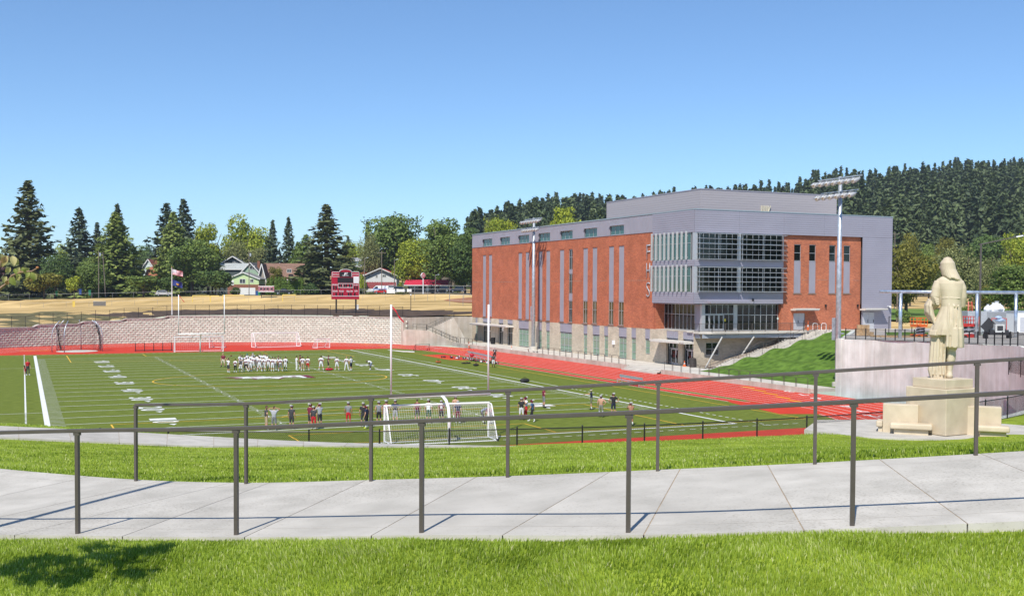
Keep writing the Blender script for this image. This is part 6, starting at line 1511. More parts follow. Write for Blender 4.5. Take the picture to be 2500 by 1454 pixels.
# cart of hurdles
a, b = on(329, 857, 'Z', 0), on(421, 855.5, 'Z', 0); ct = thing('hurdle_cart', 'long low black storage rack with five uprights on the far apron', 'rack', tuple((a + b) / 2))
mb = MB(); mb.beam(a + Vector((0, 0, .14)), b + Vector((0, 0, .14)), .5, .08); part(mb, 'base', m_black, ct)
for i in range(5):
    p = a.lerp(b, .02 + i * .24); mb = MB(); mb.beam(p + Vector((0, 0, .18)), p + Vector((0, 0, 1.35)), .14, .1); part(mb, 'upright', m_black, ct); mb = MB(); mb.ellipsoid((p.x, p.y, .07), (.09, .09, .07), 8, 5); part(mb, 'wheel', m_black, ct)

# benches
def bench(label, a, b):
    root = thing('team_bench', label, 'bench', tuple((a + b) / 2)); u = (b - a).normalized(); n = Vector((u.y, -u.x, 0))
    if n.x > 0: n = -n
    m = mat('bench_aluminium', (.40, .43, .46), .4, var=.08, metal=.4)
    mb = MB(); mb.beam(a + n * .2 + Vector((0, 0, .45)), b + n * .2 + Vector((0, 0, .45)), .28, .05); part(mb, 'seat', m, root)
    L = (b - a).length; k = max(2, int(L / 1.85))
    for i in range(k):
        mb = MB(); mb.beam(a.lerp(b, i / k) - n * .05 + u * .02 + Vector((0, 0, .83)), a.lerp(b, (i + 1) / k) - n * .05 - u * .02 + Vector((0, 0, .83)), .05, .28); part(mb, 'backrest', m, root)
    for i in range(k + 1):
        p = a.lerp(b, .03 + .94 * i / k); mb = MB(); mb.tube([p + n * .35, p + n * .3 + Vector((0, 0, .43))], .03, 6); mb.tube([p - n * .3, p - n * .08 + Vector((0, 0, .95))], .03, 6); mb.tube([p + n * .35 + Vector((0, 0, .03)), p - n * .35 + Vector((0, 0, .03))], .03, 6); part(mb, 'leg_frame', m_galv, root)
bench('long silver team bench among the piles of gear', on(1141, 871, 'Z', 0) + Vector((0, 0, 0)), on(1199, 884, 'Z', 0)); bench('short silver bench beside the runway in front of the track', on(1512, 934, 'Z', 0), on(1568, 944, 'Z', 0))

# bags and pads left on the turf
m_pad = [mat('pad_white', (.6, .6, .6), .5, var=.05), mat('pad_maroon', (.12, .01, .03), .4, var=.1), mat('bag_black', (.015, .015, .017), .7, var=.3), mat('bag_grey', (.10, .11, .13), .7, var=.2), mat('bag_orange', (.35, .10, .02), .7, var=.3), mat('bag_navy', (.02, .025, .06), .7, var=.2), mat('bag_red', (.45, .01, .03), .7, var=.15), m_white]
def duffel(label, p, rz, L, r, m, name='duffel_bag'):
    root = thing(name, label, 'bag', (p.x, p.y, p.z), rz); rr = random.Random(int(p.x * 100))
    rg = []
    for i in range(9):
        t = i / 8; q = r * (math.sin(math.pi * (.08 + .84 * t)) ** .4) * (1 + rr.uniform(-.12, .12)); rg.append([(-L / 2 + L * t, q * 1.1 * math.cos(a), max(0.01, r * .85 + q * .85 * math.sin(a)) - (.04 if .3 < t < .7 else 0)) for a in np.linspace(0, 2 * math.pi, 12, endpoint=False)])
    mb = MB(); mb.rings(rg); part(mb, 'body', m, root, False, True)
    for s in (-1, 1): mb = MB(); mb.tube([(-L * .2, s * r * .7, r * 1.3), (-L * .1, s * r * .3, r * 2.1), (L * .1, s * r * .3, r * 2.1), (L * .2, s * r * .7, r * 1.3)], .02, 5); part(mb, 'strap', m_pad[2], root, False)
    return root
def pads(label, p, rz, m1, m2):
    root = thing('shoulder_pads', label, 'sports gear', (p.x, p.y, p.z), rz)
    for s in (-1, 1):
        mb = MB(); mb.rings([[(s * (.06 + .24 * math.sin(t)), .19 * math.cos(u) * (1 - .2 * math.sin(t)), .12 + .2 * math.cos(t) + .04 * math.cos(u)) for u in np.linspace(-1.6, 1.6, 7)] for t in np.linspace(0, 1.9, 6)], closed=False, caps=False); part(mb, 'shoulder_cap', m_pad[m1], root, False, True)
    mb = MB(); mb.ellipsoid((.05, -.12, .14), (.24, .2, .14), 10, 6); part(mb, 'chest_plate', m_pad[m2], root, False, True)
    mb = MB(); mb.ellipsoid((.42, -.05, .15), (.15, .17, .16), 10, 7); part(mb, 'helmet', m_pad[1 if m1 != 1 else 0], root, False, True)
    mb = MB(); mb.tube([(.5, -.2, .1), (.42, -.27, .1), (.34, -.2, .1)], .012, 4); mb.tube([(.5, -.2, .16), (.42, -.28, .16), (.34, -.2, .16)], .012, 4); part(mb, 'face_guard', m_pad[0], root, False)
gp = [(1085, 873, 0, 1), (1101, 874, 1, 2), (1114, 876, 3, 0), (1120, 873, 0, 3), (1133, 876.5, 0, 2), (1142, 877, 0, 1), (1150, 879, 1, 0), (1158, 881, 0, 2), (1168, 882.5, 0, 3), (1179, 884.5, 1, 2), (1193, 887, 1, 0), (1200, 887, 0, 2), (1209, 888, 0, 2)]
nm_ = ['leftmost', 'second', 'third', 'fourth', 'fifth', 'sixth', 'seventh', 'eighth', 'ninth', 'tenth', 'eleventh', 'twelfth', 'rightmost']
for i, (x, y, a, b) in enumerate(gp): pads('%s heap of shoulder pads from the left before the long bench' % nm_[i], on(x, y, 'Z', .01), random.uniform(0, 6), a, b)
for lab, x, y, L, r, m, nm in [('orange bag lying alone on the turf left of the gear row', 1070, 885.5, .8, .2, 4, 'duffel_bag'), ('flat black jacket dropped on the turf in front of the gear row', 1138, 887.5, 1.5, .13, 2, 'jacket'), ('black and white shoe bag nearest the sideline', 1162, 893, .8, .2, 2, 'duffel_bag'), ('black duffel bag lying on the right sideline', 1281, 933, 1.1, .27, 2, 'duffel_bag'), ('crimson bag on the turf beside the pointing coach', 804, 904, 1.0, .2, 6, 'duffel_bag'),
                             ('navy bag on the kerb beside the track left of the brick building steps', 1187, 850.5, .8, .25, 5, 'duffel_bag'), ('black backpack on the kerb right of the seated youth', 1303, 866.5, .5, .3, 2, 'backpack'), ('grey backpack on the kerb right of the black backpack', 1311, 867, .5, .3, 3, 'backpack')]:
    duffel(lab, on(x, y, 'Z', .01), .2, L, r, m_pad[m], nm)
p = on(1152.5, 870, 'Z', .47); duffel('red and black bag sitting on the long team bench', p, .2, .55, .28, m_pad[6], 'backpack')
# cones, bins
m_or = mat('cone_orange', (.75, .13, .02), .5, var=.05)
def cone(label, p, h=.75, slim=False):
    root = thing('traffic_cone', label, 'cone', tuple(p)); k = .5 if slim else 1
    part(MB().lathe([(.05 * k + .02, h * .62), (.03 * k + .02, h)], n=10), 'tip', m_or, root, False); part(MB().lathe([(.10 * k + .02, h * .4), (.055 * k + .02, h * .615)], n=10), 'band', m_white, root, False)
    part(MB().lathe([(.17 * k + .02, .04), (.105 * k + .02, h * .395)], n=10), 'body', m_or, root, False); part(MB().box(-.2, .2, -.2, .2, 0, .04), 'base', m_or if not slim else m_black, root, False)
cone('orange traffic cone in front of the lower entrance doors', on(1671, 894, 'Z', .45)); cone('slim orange channel post at the foot of the far stairs', on(1145, 849, 'Z', .02), 1.15, True); cone('slim orange channel post on the track edge before the long brick side', on(1249, 860, 'Z', .02), 1.15, True)
cone('slim orange post at the top of the outdoor stair', on(1972.5, 807, 'Z', 5.14), 1.3, True); cone('orange cone on the reddish infield left of the building', on(1116, 746, 'Z', 5.9), 1.2); cone('tall orange post left on the reddish infield', on(1092, 740, 'Z', 6.0), 2.0, True); cone('tall orange post right on the reddish infield', on(1104, 744, 'Z', 5.9), 2.0, True)
def bin_(label, p, r, h, m):
    root = thing('litter_bin', label, 'bin', tuple(p)); part(MB().lathe([(r * .9, 0), (r, h * .82)], n=14), 'body', m, root, False); part(MB().lathe([(r * 1.08, h * .82), (r * 1.08, h * .92), (r * .5, h)], n=14), 'lid', m, root, False)
    mb = MB()
    for k in range(14): a = k * 2 * math.pi / 14; mb.beam((r * 1.02 * math.cos(a), r * 1.02 * math.sin(a), .05), (r * 1.06 * math.cos(a), r * 1.06 * math.sin(a), h * .8), .05, .02)
    part(mb, 'slats', m, root, False, kind='stuff')
bin_('round dark litter bin in front of the lower entrance', on(1691, 896, 'Z', .45), .42, 1.25, m_loop); bin_('dark litter bin at the far entrance of the long side', on(1203.5, 839, 'Z', .5), .4, 1.2, m_black)
# bike hoops by the upper door
for i, x in enumerate((1990, 2011)):
    p = on(x, 805, 'Z', 5.13); h = thing('bike_hoop', '%s white bike hoop beside the upper doors' % ('left' if i == 0 else 'right'), 'bike rack', tuple(p)); mb = MB(); mb.tube([(-.4, 0, 0), (-.4, 0, .75), (-.25, 0, .9), (.25, 0, .9), (.4, 0, .75), (.4, 0, 0)], .04, 6); part(mb, 'hoop', m_white, h, False)

# ------------------------------------------------------------------ statue
m_stone = mat('cream_stone', (.55, .455, .325), .6, c2=(.63, .53, .39), var=.08, scale=1.6, spec=.35, detail=8, bump=.06)
sp = on(2292, 1064, 'Z', 5.035); sr, sdp = rd(sp.x, sp.y); BRG = math.atan2(sp.x, sp.y); CB = math.cos(BRG - YAW); D0_ = 1.35; K = (sdp + D0_ * CB) / FPX     # metres per photo pixel at the statue
st_ = thing('statue', 'cream stone statue of a long haired man in a long coat on stepped pedestal', 'statue', tuple(sp), -BRG, None, (CB, CB, 1))
def SX(x): return (x - 2292) * K
def SZ(y, k=None): return EYE - 5.035 - (y - 713.4) * (k or K)
def sbx(name, x0, x1, y0, y1, d0, d1, bev=.03):
    kk = (sdp + max(0, d0) * CB) / FPX; me = MB().box((x0 - 2292) * kk, (x1 - 2292) * kk, d0, d1, max(-.05, SZ(y1, kk)), SZ(y0, kk)).mesh(name, m_stone); bm = bmesh.new(); bm.from_mesh(me); bmesh.ops.bevel(bm, geom=bm.edges[:], offset=bev, segments=2, affect='EDGES', profile=.6); bm.to_mesh(me); bm.free(); return obj(name, me, st_)
BASE_D = SX(2389) - SX(2210)
def block45(name, cx, cyd, s, y0, y1, bev, al=R(39)):
    q = [(SX(cx) + (a * math.cos(al) + b * math.sin(al)) * s * K / 2, cyd + (-a * math.sin(al) + b * math.cos(al)) * s * K / 2, SZ(y1)) for a, b in ((-1, -1), (1, -1), (1, 1), (-1, 1))]
    me = MB().prism(q, (0, 0, SZ(y0) - SZ(y1))).mesh(name, m_stone); bm = bmesh.new(); bm.from_mesh(me); bmesh.ops.recalc_face_normals(bm, faces=bm.faces); bmesh.ops.bevel(bm, geom=bm.edges[:], offset=bev, segments=2, affect='EDGES', profile=.6); bm.to_mesh(me); bm.free(); return obj(name, me, st_)
block45('pedestal_block', 2299, D0_, 128, 944, 1054, .03); block45('plinth_step', 2299, D0_, 105, 922, 943.7, .025)
def bench_part(name, x0, x1, z0, z1, d0, d1, bev):
    kk = sdp / FPX; me = MB().box((x0 - 2292) * kk, (x1 - 2292) * kk, d0, d1, z0, z1).mesh(name, m_stone); bm = bmesh.new(); bm.from_mesh(me); bmesh.ops.bevel(bm, geom=bm.edges[:], offset=bev, segments=3, affect='EDGES', profile=.6); bm.to_mesh(me); bm.free(); return obj(name, me, st_)
bench_part('bench_back', 2150, 2240, -.05, 1.06, .5, 1.05, .03); bench_part('bench_seat', 2170, 2276, .19, .41, -.1, .495, .08); bench_part('bench_foot', 2180, 2266, -.05, .188, .05, .494, .02)
bench_part('bench_seat', 2133, 2149.5, .19, .41, .45, 1.25, .06); bench_part('bench_foot', 2138, 2149.5, -.05, .188, .55, 1.15, .02)
bench_part('bench_back', 2352, 2445, -.05, 1.06, .95, 1.5, .03); bench_part('bench_seat', 2386, 2464, .19, .41, .35, .945, .08); bench_part('bench_foot', 2392, 2456, -.05, .188, .5, .944, .02)
# the figure: lofted coat, hair, arms, drapery and legs fused into one carved body
g = MB(); n = 48
def ring(y, cx, rx, ry, cy=0., folds=0., nf=11, ph=0., sq=0.):
    o = []
    for k in range(n):
        t = 2 * math.pi * k / n; f = 1 + folds * math.sin(nf * t + ph) + folds * .5 * math.sin(nf * 1.7 * t + 1 + ph)
        c, s = math.cos(t), math.sin(t)
        if sq: c, s = math.copysign(abs(c) ** (1 - sq), c), math.copysign(abs(s) ** (1 - sq), s)
        o.append((SX(cx) + rx * K * c * f, D0_ + cy * K + ry * K * s * f, SZ(y)))
    return o
# coat: back between the arms, flaring skirt, right panel hanging lower
g.rings([ring(670, 2311, 8, 8), ring(676, 2311, 20, 14), ring(683, 2311, 31, 18), ring(692, 2312, 35, 20), ring(706, 2314, 32, 21), ring(722, 2316, 27, 20.5), ring(735, 2316, 25.5, 20), ring(748, 2316, 25, 20, 0, .008, 9), ring(765, 2314, 29, 24, 0, .02, 9), ring(785, 2310, 35, 28, 0, .03, 9), ring(803, 2307, 40, 31, 0, .035, 10), ring(817, 2306, 42, 32, 0, .04, 10)][::-1])
g.rings([ring(800, 2322, 25, 27, -2, .03, 8), ring(825, 2324, 25, 29, -2, .035, 8), ring(847, 2325, 24.5, 30, -2, .04, 8)][::-1])
# skirt pleats below the two waist buttons, waist seam
for x, w in ((2311, .05), (2322, .035), (2334, .03)): g.tube([(SX(x), D0_ - 19.5 * K, SZ(742)), (SX(x - 1), D0_ - 25.5 * K, SZ(775)), (SX(x - 2), D0_ - 31 * K, SZ(845))], [w * .4, w, w * 1.3], 8)
for x in (2324, 2333): g.ellipsoid((SX(x), D0_ - 20.5 * K, SZ(747)), (3.0 * K, 2.2 * K, 3.6 * K), 10, 6)
g.tube([(SX(2294), D0_ - 13 * K, SZ(728)), (SX(2305), D0_ - 19.5 * K, SZ(727)), (SX(2318), D0_ - 21 * K, SZ(727)), (SX(2332), D0_ - 18 * K, SZ(728)), (SX(2340), D0_ - 12 * K, SZ(729))], .55 * K, 6)
# left arm bent forward, heavy turned-back sleeve
g.tube([(SX(2286), D0_, SZ(689)), (SX(2281), D0_ - 3 * K, SZ(704)), (SX(2278), D0_ - 4 * K, SZ(722)), (SX(2279), D0_ + 2 * K, SZ(738)), (SX(2274), D0_ + 14 * K, SZ(746)), (SX(2266), D0_ + 28 * K, SZ(742))], [12 * K, 12.5 * K, 12.5 * K, 12.5 * K, 12 * K, 9 * K], 18)
for i in range(4): g.tube([(SX(2268 + 3 * i), D0_ - (8 + i) * K, SZ(722 + 5 * i)), (SX(2276 + 2 * i), D0_ - 15.5 * K, SZ(728 + 5 * i)), (SX(2288), D0_ - 13 * K, SZ(732 + 4 * i))], 1.7 * K, 6)
# right arm, forearm forward
g.tube([(SX(2337), D0_, SZ(689)), (SX(2344), D0_ + 1 * K, SZ(704)), (SX(2345), D0_ + 3 * K, SZ(725)), (SX(2343), D0_ + 8 * K, SZ(744)), (SX(2336), D0_ + 20 * K, SZ(746)), (SX(2328), D0_ + 32 * K, SZ(738))], [9.5 * K, 9 * K, 9 * K, 9 * K, 8.5 * K, 7 * K], 18)
# cloak hanging from the left forearm: fan of long folds
for i in range(7):
    t = i / 6; o = D0_ + (22 - 34 * t) * K; x0 = 2257 + 12 * t
    g.tube([(SX(2262 + 6 * t), o * .4 + (D0_ + 6 * K) * .6, SZ(730 + 2 * t)), (SX(x0 - 3), o, SZ(745 + 3 * t)), (SX(x0 - 2 + 2 * t), o - 1 * K, SZ(765 + 4 * t)), (SX(x0 + 6 + 2 * t), o, SZ(782 + 8 * t))], [3 * K, 4.2 * K, 4.6 * K, 2.2 * K], 10)
g.rings([[(SX(x) + r * K * math.cos(a), D0_ + 4 * K + r * 1.3 * K * math.sin(a), SZ(y)) for a in np.linspace(0, 2 * math.pi, 20, endpoint=False)] for y, x, r in ((733, 2266, 6), (745, 2262, 10), (762, 2264, 11), (780, 2272, 8), (788, 2275, 4))])
# short left flap edge and the drapery falling to the plinth
g.rings([ring(806, 2280, 16, 23, -4, .05, 7), ring(817, 2279, 17.5, 25, -5, .06, 7), ring(821, 2281, 14, 22, -4, .05, 7)][::-1])
g.rings([ring(812, 2286, 18, 19, 1, .06, 7), ring(845, 2286, 19.5, 19, 1, .08, 7), ring(880, 2285, 20.5, 19, 1, .09, 7), ring(903, 2284, 21.5, 19, 1, .10, 7), ring(923, 2287, 19, 18, 1, .07, 7)][::-1])
for x in (2277, 2286, 2295, 2303): g.tube([(SX(x + 2), D0_ - 15 * K, SZ(822)), (SX(x), D0_ - 16 * K, SZ(870)), (SX(x - 2), D0_ - 17 * K, SZ(914))], [1.4 * K, 2.2 * K, 2.6 * K], 8)
# right leg: breeches cuff, stocking calf, shoe
g.rings([ring(843, 2320, 13.5, 14), ring(852, 2319, 13.5, 14), ring(855, 2318.5, 11, 12), ring(866, 2319, 11.5, 13, -2), ring(878, 2318, 11, 13, -2), ring(892, 2316, 8.4, 9.5), ring(904, 2315, 7.2, 8.5), ring(912, 2315, 8.2, 10), ring(923, 2315, 8.5, 11)][::-1])
g.ellipsoid((SX(2315), D0_ - 4 * K, SZ(916)), (9 * K, 12 * K, 8 * K), 14, 8); g.ellipsoid((SX(2312), D0_ + 13 * K, SZ(919)), (8.5 * K, 18 * K, 5.5 * K), 14, 8)
# neck, head turned slightly left, long hair lying on the shoulders
g.ellipsoid((SX(2306), D0_ + 2 * K, SZ(647)), (15.5 * K, 18 * K, 19.5 * K), 20, 14); g.tube([(SX(2310), D0_, SZ(685)), (SX(2308), D0_ + 1 * K, SZ(660))], [12 * K, 11 * K], 12)
g.ellipsoid((SX(2295), D0_ + 15 * K, SZ(653)), (7 * K, 6 * K, 11 * K), 12, 8); g.ellipsoid((SX(2289), D0_ + 19 * K, SZ(653)), (3 * K, 4 * K, 4 * K), 8, 6)
for i in range(15):
    t = i / 14; th_ = math.pi * (.98 + 1.02 * t); x0, d0 = math.cos(th_), math.sin(th_); rr = random.Random(i); yb = 672 + 13 * t + rr.uniform(-2, 3)
    g.tube([(SX(2306 + 7 * x0), D0_ + 9 * d0 * K, SZ(630)), (SX(2306 + 15.5 * x0), D0_ + 17 * d0 * K, SZ(643)), (SX(2308 + 16.5 * x0), D0_ + 18 * d0 * K, SZ(658)), (SX(2313 + 18 * x0), D0_ + 19.5 * d0 * K, SZ(671)), (SX(2318 + 20 * x0), D0_ + 21.5 * d0 * K, SZ(yb)), (SX(2319 + 20 * x0), D0_ + 20 * d0 * K, SZ(yb + 2.5))], [1.6 * K, 2.7 * K, 2.9 * K, 2.9 * K, 2.5 * K, 1.6 * K], 8)
me = g.mesh('figure', m_stone); fo = obj('figure', me, st_)
md = fo.modifiers.new('r', 'REMESH'); md.mode = 'VOXEL'; md.voxel_size = .0165; md.use_smooth_shade = True
m2 = fo.modifiers.new('s', 'SMOOTH'); m2.iterations = 1; m2.factor = .5
dg = bpy.context.evaluated_depsgraph_get(); dg.update(); me2 = bpy.data.meshes.new_from_object(fo.evaluated_get(dg)); fo.modifiers.clear(); fo.data = me2; me2.name = 'figure'
if not me2.materials: me2.materials.append(m_stone)
# ------------------------------------------------------------------ people on the field
PM = {}
def cloth(k):
    T = dict(white=(.72, .72, .74), maroon=(.17, .012, .035), black=(.016, .016, .018), charcoal=(.045, .045, .05), grey=(.20, .205, .22), lgrey=(.36, .37, .40), navy=(.016, .022, .055), blue=(.05, .11, .22), red=(.55, .015, .025), khaki=(.42, .33, .21), cream=(.58, .52, .40), olive=(.14, .15, .09), camo=(.22, .23, .20), green=(.03, .10, .06), neon=(.6, .7, .05), gblue=(.17, .20, .27), tan=(.42, .24, .15), skinA=(.48, .27, .17), skinB=(.33, .165, .095), skinC=(.10, .050, .030), skinD=(.55, .33, .23), hairK=(.012, .010, .009), hairB=(.06, .035, .02), bald=(.50, .30, .20), cyan=(.05, .3, .35), orange=(.6, .2, .03))
    if k not in PM: PM[k] = mat('cloth_' + k if 'skin' not in k and 'hair' not in k else k.replace('skin', 'skin_').replace('hair', 'hair_'), T[k], .8 if 'skin' not in k else .55, var=.12, scale=9)
    return PM[k]
def helmet_mesh():
    mb = MB(); rg = []
    for i in range(8):
        t = math.pi * .5 * (i / 7) * 1.25; ring_ = []
        for a in np.linspace(0, 2 * math.pi, 14, endpoint=False):
            f = math.sin(a); z = .145 * math.cos(t); r = math.sin(min(t, math.pi / 2) if t < math.pi / 2 else t)
            zz = z if not (f > .55 and z < .03) else .03
            ring_.append((.122 * r * math.cos(a), -.142 * r * f * (1.0 if f < .55 or z > .03 else .86), zz))
        rg.append(ring_)
    mb.rings(rg[::-1], 0, caps=False); return mb.mesh('helmet', m_white, True)
def guard_mesh():
    mb = MB()
    for z, o in ((-.02, .18), (-.06, .19), (-.10, .18)): mb.tube([(.115, -.06, z + .02), (.075, -o + .03, z), (0, -o, z), (-.075, -o + .03, z), (-.115, -.06, z + .02)], .009, 5)
    for x in (-.04, .04): mb.tube([(x, -.17, .03), (x, -.19, -.05), (x, -.175, -.11)], .008, 5)
    return mb.mesh('face_guard', m_white)
HM, GM = helmet_mesh(), guard_mesh(); m_hel = mat('helmet_maroon', (.17, .010, .032), .4, var=0, spec=.35); m_helw = mat('helmet_white', (.7, .7, .7), .2, var=0, spec=.7)
mbs = MB(); mbs.rings([[(-.009, -.146 * math.sin(t), .149 * math.cos(t)), (.009, -.146 * math.sin(t), .149 * math.cos(t))] for t in np.linspace(-1.7, 1.2, 10)], closed=False, caps=False); SM = mbs.mesh('stripe', m_white)
mbc = MB(); mbc.rings([[(.10 * r * math.cos(a), .115 * r * math.sin(a), z) for a in np.linspace(0, 2 * math.pi, 12, endpoint=False)] for r, z in ((1.0, .0), (1.0, .05), (.85, .10), (.4, .125), (.05, .13))]); mbc.rings([[(-.08, -.09, .015), (0, -.11, .02), (.08, -.09, .015)], [(-.06, -.18, .005), (0, -.20, .008), (.06, -.18, .005)]], closed=False, caps=False); CAPM = mbc.mesh('cap', m_white, True)
def person(label, x, y, pz_='stand', face=0, shirt='white', shorts='white', calf=None, sock='white', shoe='white', skin='skinA', hair='hairK', sleeve=None, fore=None, num=None, helm=None, cap=None, h=1.78, wide=1.0, z=0.012, group=None, numc='maroon'):
    p = on(x, y, 'Z', z); s = h / 1.80
    root = thing('person', label, 'person', (p.x, p.y, z), math.pi - (YAW + R(face)), group, (s * wide, s * wide, s))
    b = obj('body', BODY[pz_], root); sk = cloth(skin)
    M = [sk, sk if shirt == 'none' else cloth(shirt), sk if shirt == 'none' or sleeve == 'skin' else cloth(sleeve or shirt), cloth(shorts), cloth(calf) if calf else sk, cloth(sock), cloth(shoe), cloth(hair) if hair != 'bald' else sk, cloth(fore) if fore else sk]
    for i, m in enumerate(M): b.material_slots[i].link = 'OBJECT'; b.material_slots[i].material = m
    J = POSES[pz_]
    if helm or cap:
        Mx = Matrix.LocRotScale(J['_c'] + J['_up'] * (.0 if helm else .045), Matrix((J['_rt'], -J['_fw'], J['_up'])).transposed().to_quaternion(), None)
        if helm:
            o = obj('helmet', HM, root); o.matrix_local = Mx; o.material_slots[0].link = 'OBJECT'; o.material_slots[0].material = m_hel if helm == 'maroon' else m_helw
            obj('face_guard', GM, o); obj('stripe', SM, o)
        else: o = obj('cap', CAPM, root); o.matrix_local = Mx; o.material_slots[0].link = 'OBJECT'; o.material_slots[0].material = cloth(cap)
    if num: lettering(num, .25, cloth(numc), root, (0, .142, 1.27), frame_rot((-1, 0, 0), (0, 0, 1)), width=.16 * len(num) + .02, name='jersey_number', bold=.03, world=False)
    return root
GF = 'players gathered at midfield'; GN = 'players at the near end of the field'
W_ = dict(shirt='white', shorts='white', group=GF)
for a in [
    ('heavy bald man in maroon shirt and cream shorts left of the huddle', 545, 896, dict(pz_='wide', face=200, shirt='maroon', shorts='cream', hair='bald', sock='black', shoe='black', h=1.86, wide=1.2)),
    ('player with raised throwing arm in white crop jersey and grey shorts', 557.5, 910, dict(pz_='throw', face=40, shirt='white', shorts='charcoal', num='6', h=1.82)),
    ('player in white jersey 38 and black tights beside the thrower', 574.5, 909.5, dict(face=10, shirt='white', shorts='black', calf='black', num='38', h=1.72)),
    ('player in white pants and dark practice vest at the left of the huddle', 588, 908.5, dict(face=0, shirt='charcoal', shorts='white', calf='charcoal', sleeve='white', h=1.74)),
    ('player in white jersey 64 with wide black shorts', 601, 907.5, dict(pz_='wide', face=0, shirt='white', shorts='black', num='64', h=1.8, wide=1.08)),
    ('player in white jersey 5 standing behind the black shorts player', 612, 907, dict(pz_='hold', face=30, num='5', sock='blue', h=1.7)),
    ('tallest dark haired player at the back left of the huddle', 586, 900, dict(face=120, shorts='black', h=1.9)),
    ('player in white jersey 21 at the back left of the huddle', 590.5, 902, dict(face=60, num='21', h=1.84)),
    ('player in white jersey 61 behind the dark vest player', 599, 901.5, dict(face=-20, num='61', h=1.84)),
    ('player with cyan headwear at the back of the huddle', 603.5, 897, dict(face=150, cap='cyan', shirt='white', h=1.85)),
    ('player in maroon sleeves at the middle left of the huddle', 606.5, 904, dict(face=180, sleeve='maroon', fore='maroon', h=1.76)),
    ('brown haired player at the back of the huddle', 613, 899, dict(face=170, hair='hairB', h=1.84)),
    ('coach in white cap at the back of the huddle', 617.5, 895, dict(face=180, shirt='lgrey', shorts='charcoal', cap='white', h=1.86)),
    ('player in white jersey 41 in the middle of the huddle', 618, 903, dict(face=10, num='41', h=1.84)),
    ('player in black forearm sleeves left of jersey 77', 623, 902.5, dict(pz_='hips', face=-20, num='4', fore='black', h=1.8)),
    ('player in white jersey 55 at the back middle of the huddle', 627.5, 899.5, dict(face=0, num='55', h=1.84)),
    ('dark haired player facing us behind jersey 77', 635, 897, dict(face=180, h=1.9)),
    ('player in white jersey 77 standing broad in the huddle front', 633.5, 907, dict(pz_='wide', face=0, num='77', h=1.9, wide=1.12)),
    ('player with white jersey and bare arms behind jersey 77', 631, 902, dict(face=-30, h=1.8)),
    ('tall player at the back right of the huddle', 644.5, 897.5, dict(face=160, shirt='white', shorts='grey', h=1.9)),
    ('brown haired player at the back right end of the huddle', 651, 899, dict(face=190, hair='hairB', h=1.86)),
    ('player in white jersey 9 right of jersey 77', 644, 906.5, dict(face=0, num='9', h=1.82)),
    ('player in white jersey 79 in the front of the huddle', 656, 905.5, dict(face=8, num='79', h=1.84, sock='black')),
    ('player in white jersey 42 just left of the pale blue trousers', 665.5, 907, dict(face=0, num='42', h=1.86)),
    ('player in pale blue trousers behind jersey 42', 671.5, 905, dict(face=-10, shorts='gblue', calf='gblue', h=1.74)),
    ('dark haired player in maroon and black left of jersey 40', 679, 904, dict(face=90, shirt='maroon', shorts='black', sleeve='white', h=1.86)),
    ('player in white jersey 40 and grey shorts', 684.5, 907, dict(pz_='wide', face=0, shorts='grey', num='40', h=1.84, cap='white')),
    ('player in white jersey 3 with black sleeves at the right of the huddle', 697, 905.5, dict(face=5, num='3', fore='black', calf='black', h=1.84)),
    ('player in white looking down, left of the maroon coach', 724, 904.5, dict(pz_='hold', face=60, calf='white', h=1.9)),
    ('coach in maroon cap and maroon shirt between two players in white', 733, 900, dict(face=-80, shirt='maroon', shorts='black', cap='maroon', h=1.82)),
    ('player in white jersey 72 and khaki shorts', 739, 906, dict(face=0, shorts='khaki', num='72', h=1.88, wide=1.08)),
    ('player in white jersey 50 with black and red shorts', 751.5, 905, dict(face=5, shorts='red', num='50', h=1.84)),
    ('player in white jersey 76 with bare calves right of the huddle', 784, 904, dict(pz_='wide', face=0, num='76', h=1.9, wide=1.12)),
    ('pointing coach in grey and maroon shirt with maroon cap', 801.5, 902, dict(pz_='point', face=70, shirt='charcoal', sleeve='maroon', shorts='black', cap='maroon', sock='blue', h=1.84)),
    ('player in white jersey 35 standing alone right of the pointing coach', 822.5, 904, dict(pz_='wide', face=0, num='35', h=1.78)),
    ('player in white jersey 32 beside the player in blue cap', 846, 904.5, dict(pz_='wide', face=0, calf='white', num='32', hair='tan', h=1.82)),
    ('player in blue cap and navy shorts at the right end of the line', 857, 904.5, dict(face=-60, shorts='navy', cap='blue', h=1.84)),
    ('player bent over with hands on knees, alone right of the huddle', 904.5, 902.5, dict(pz_='bent', face=-80, shorts='gblue', skin='skinC', h=1.78))]:
    k = dict(W_); k.update(a[3]); person(a[0], a[1], a[2], **k)
H_ = dict(helm='maroon', sock='white', shoe='black', group=GN)
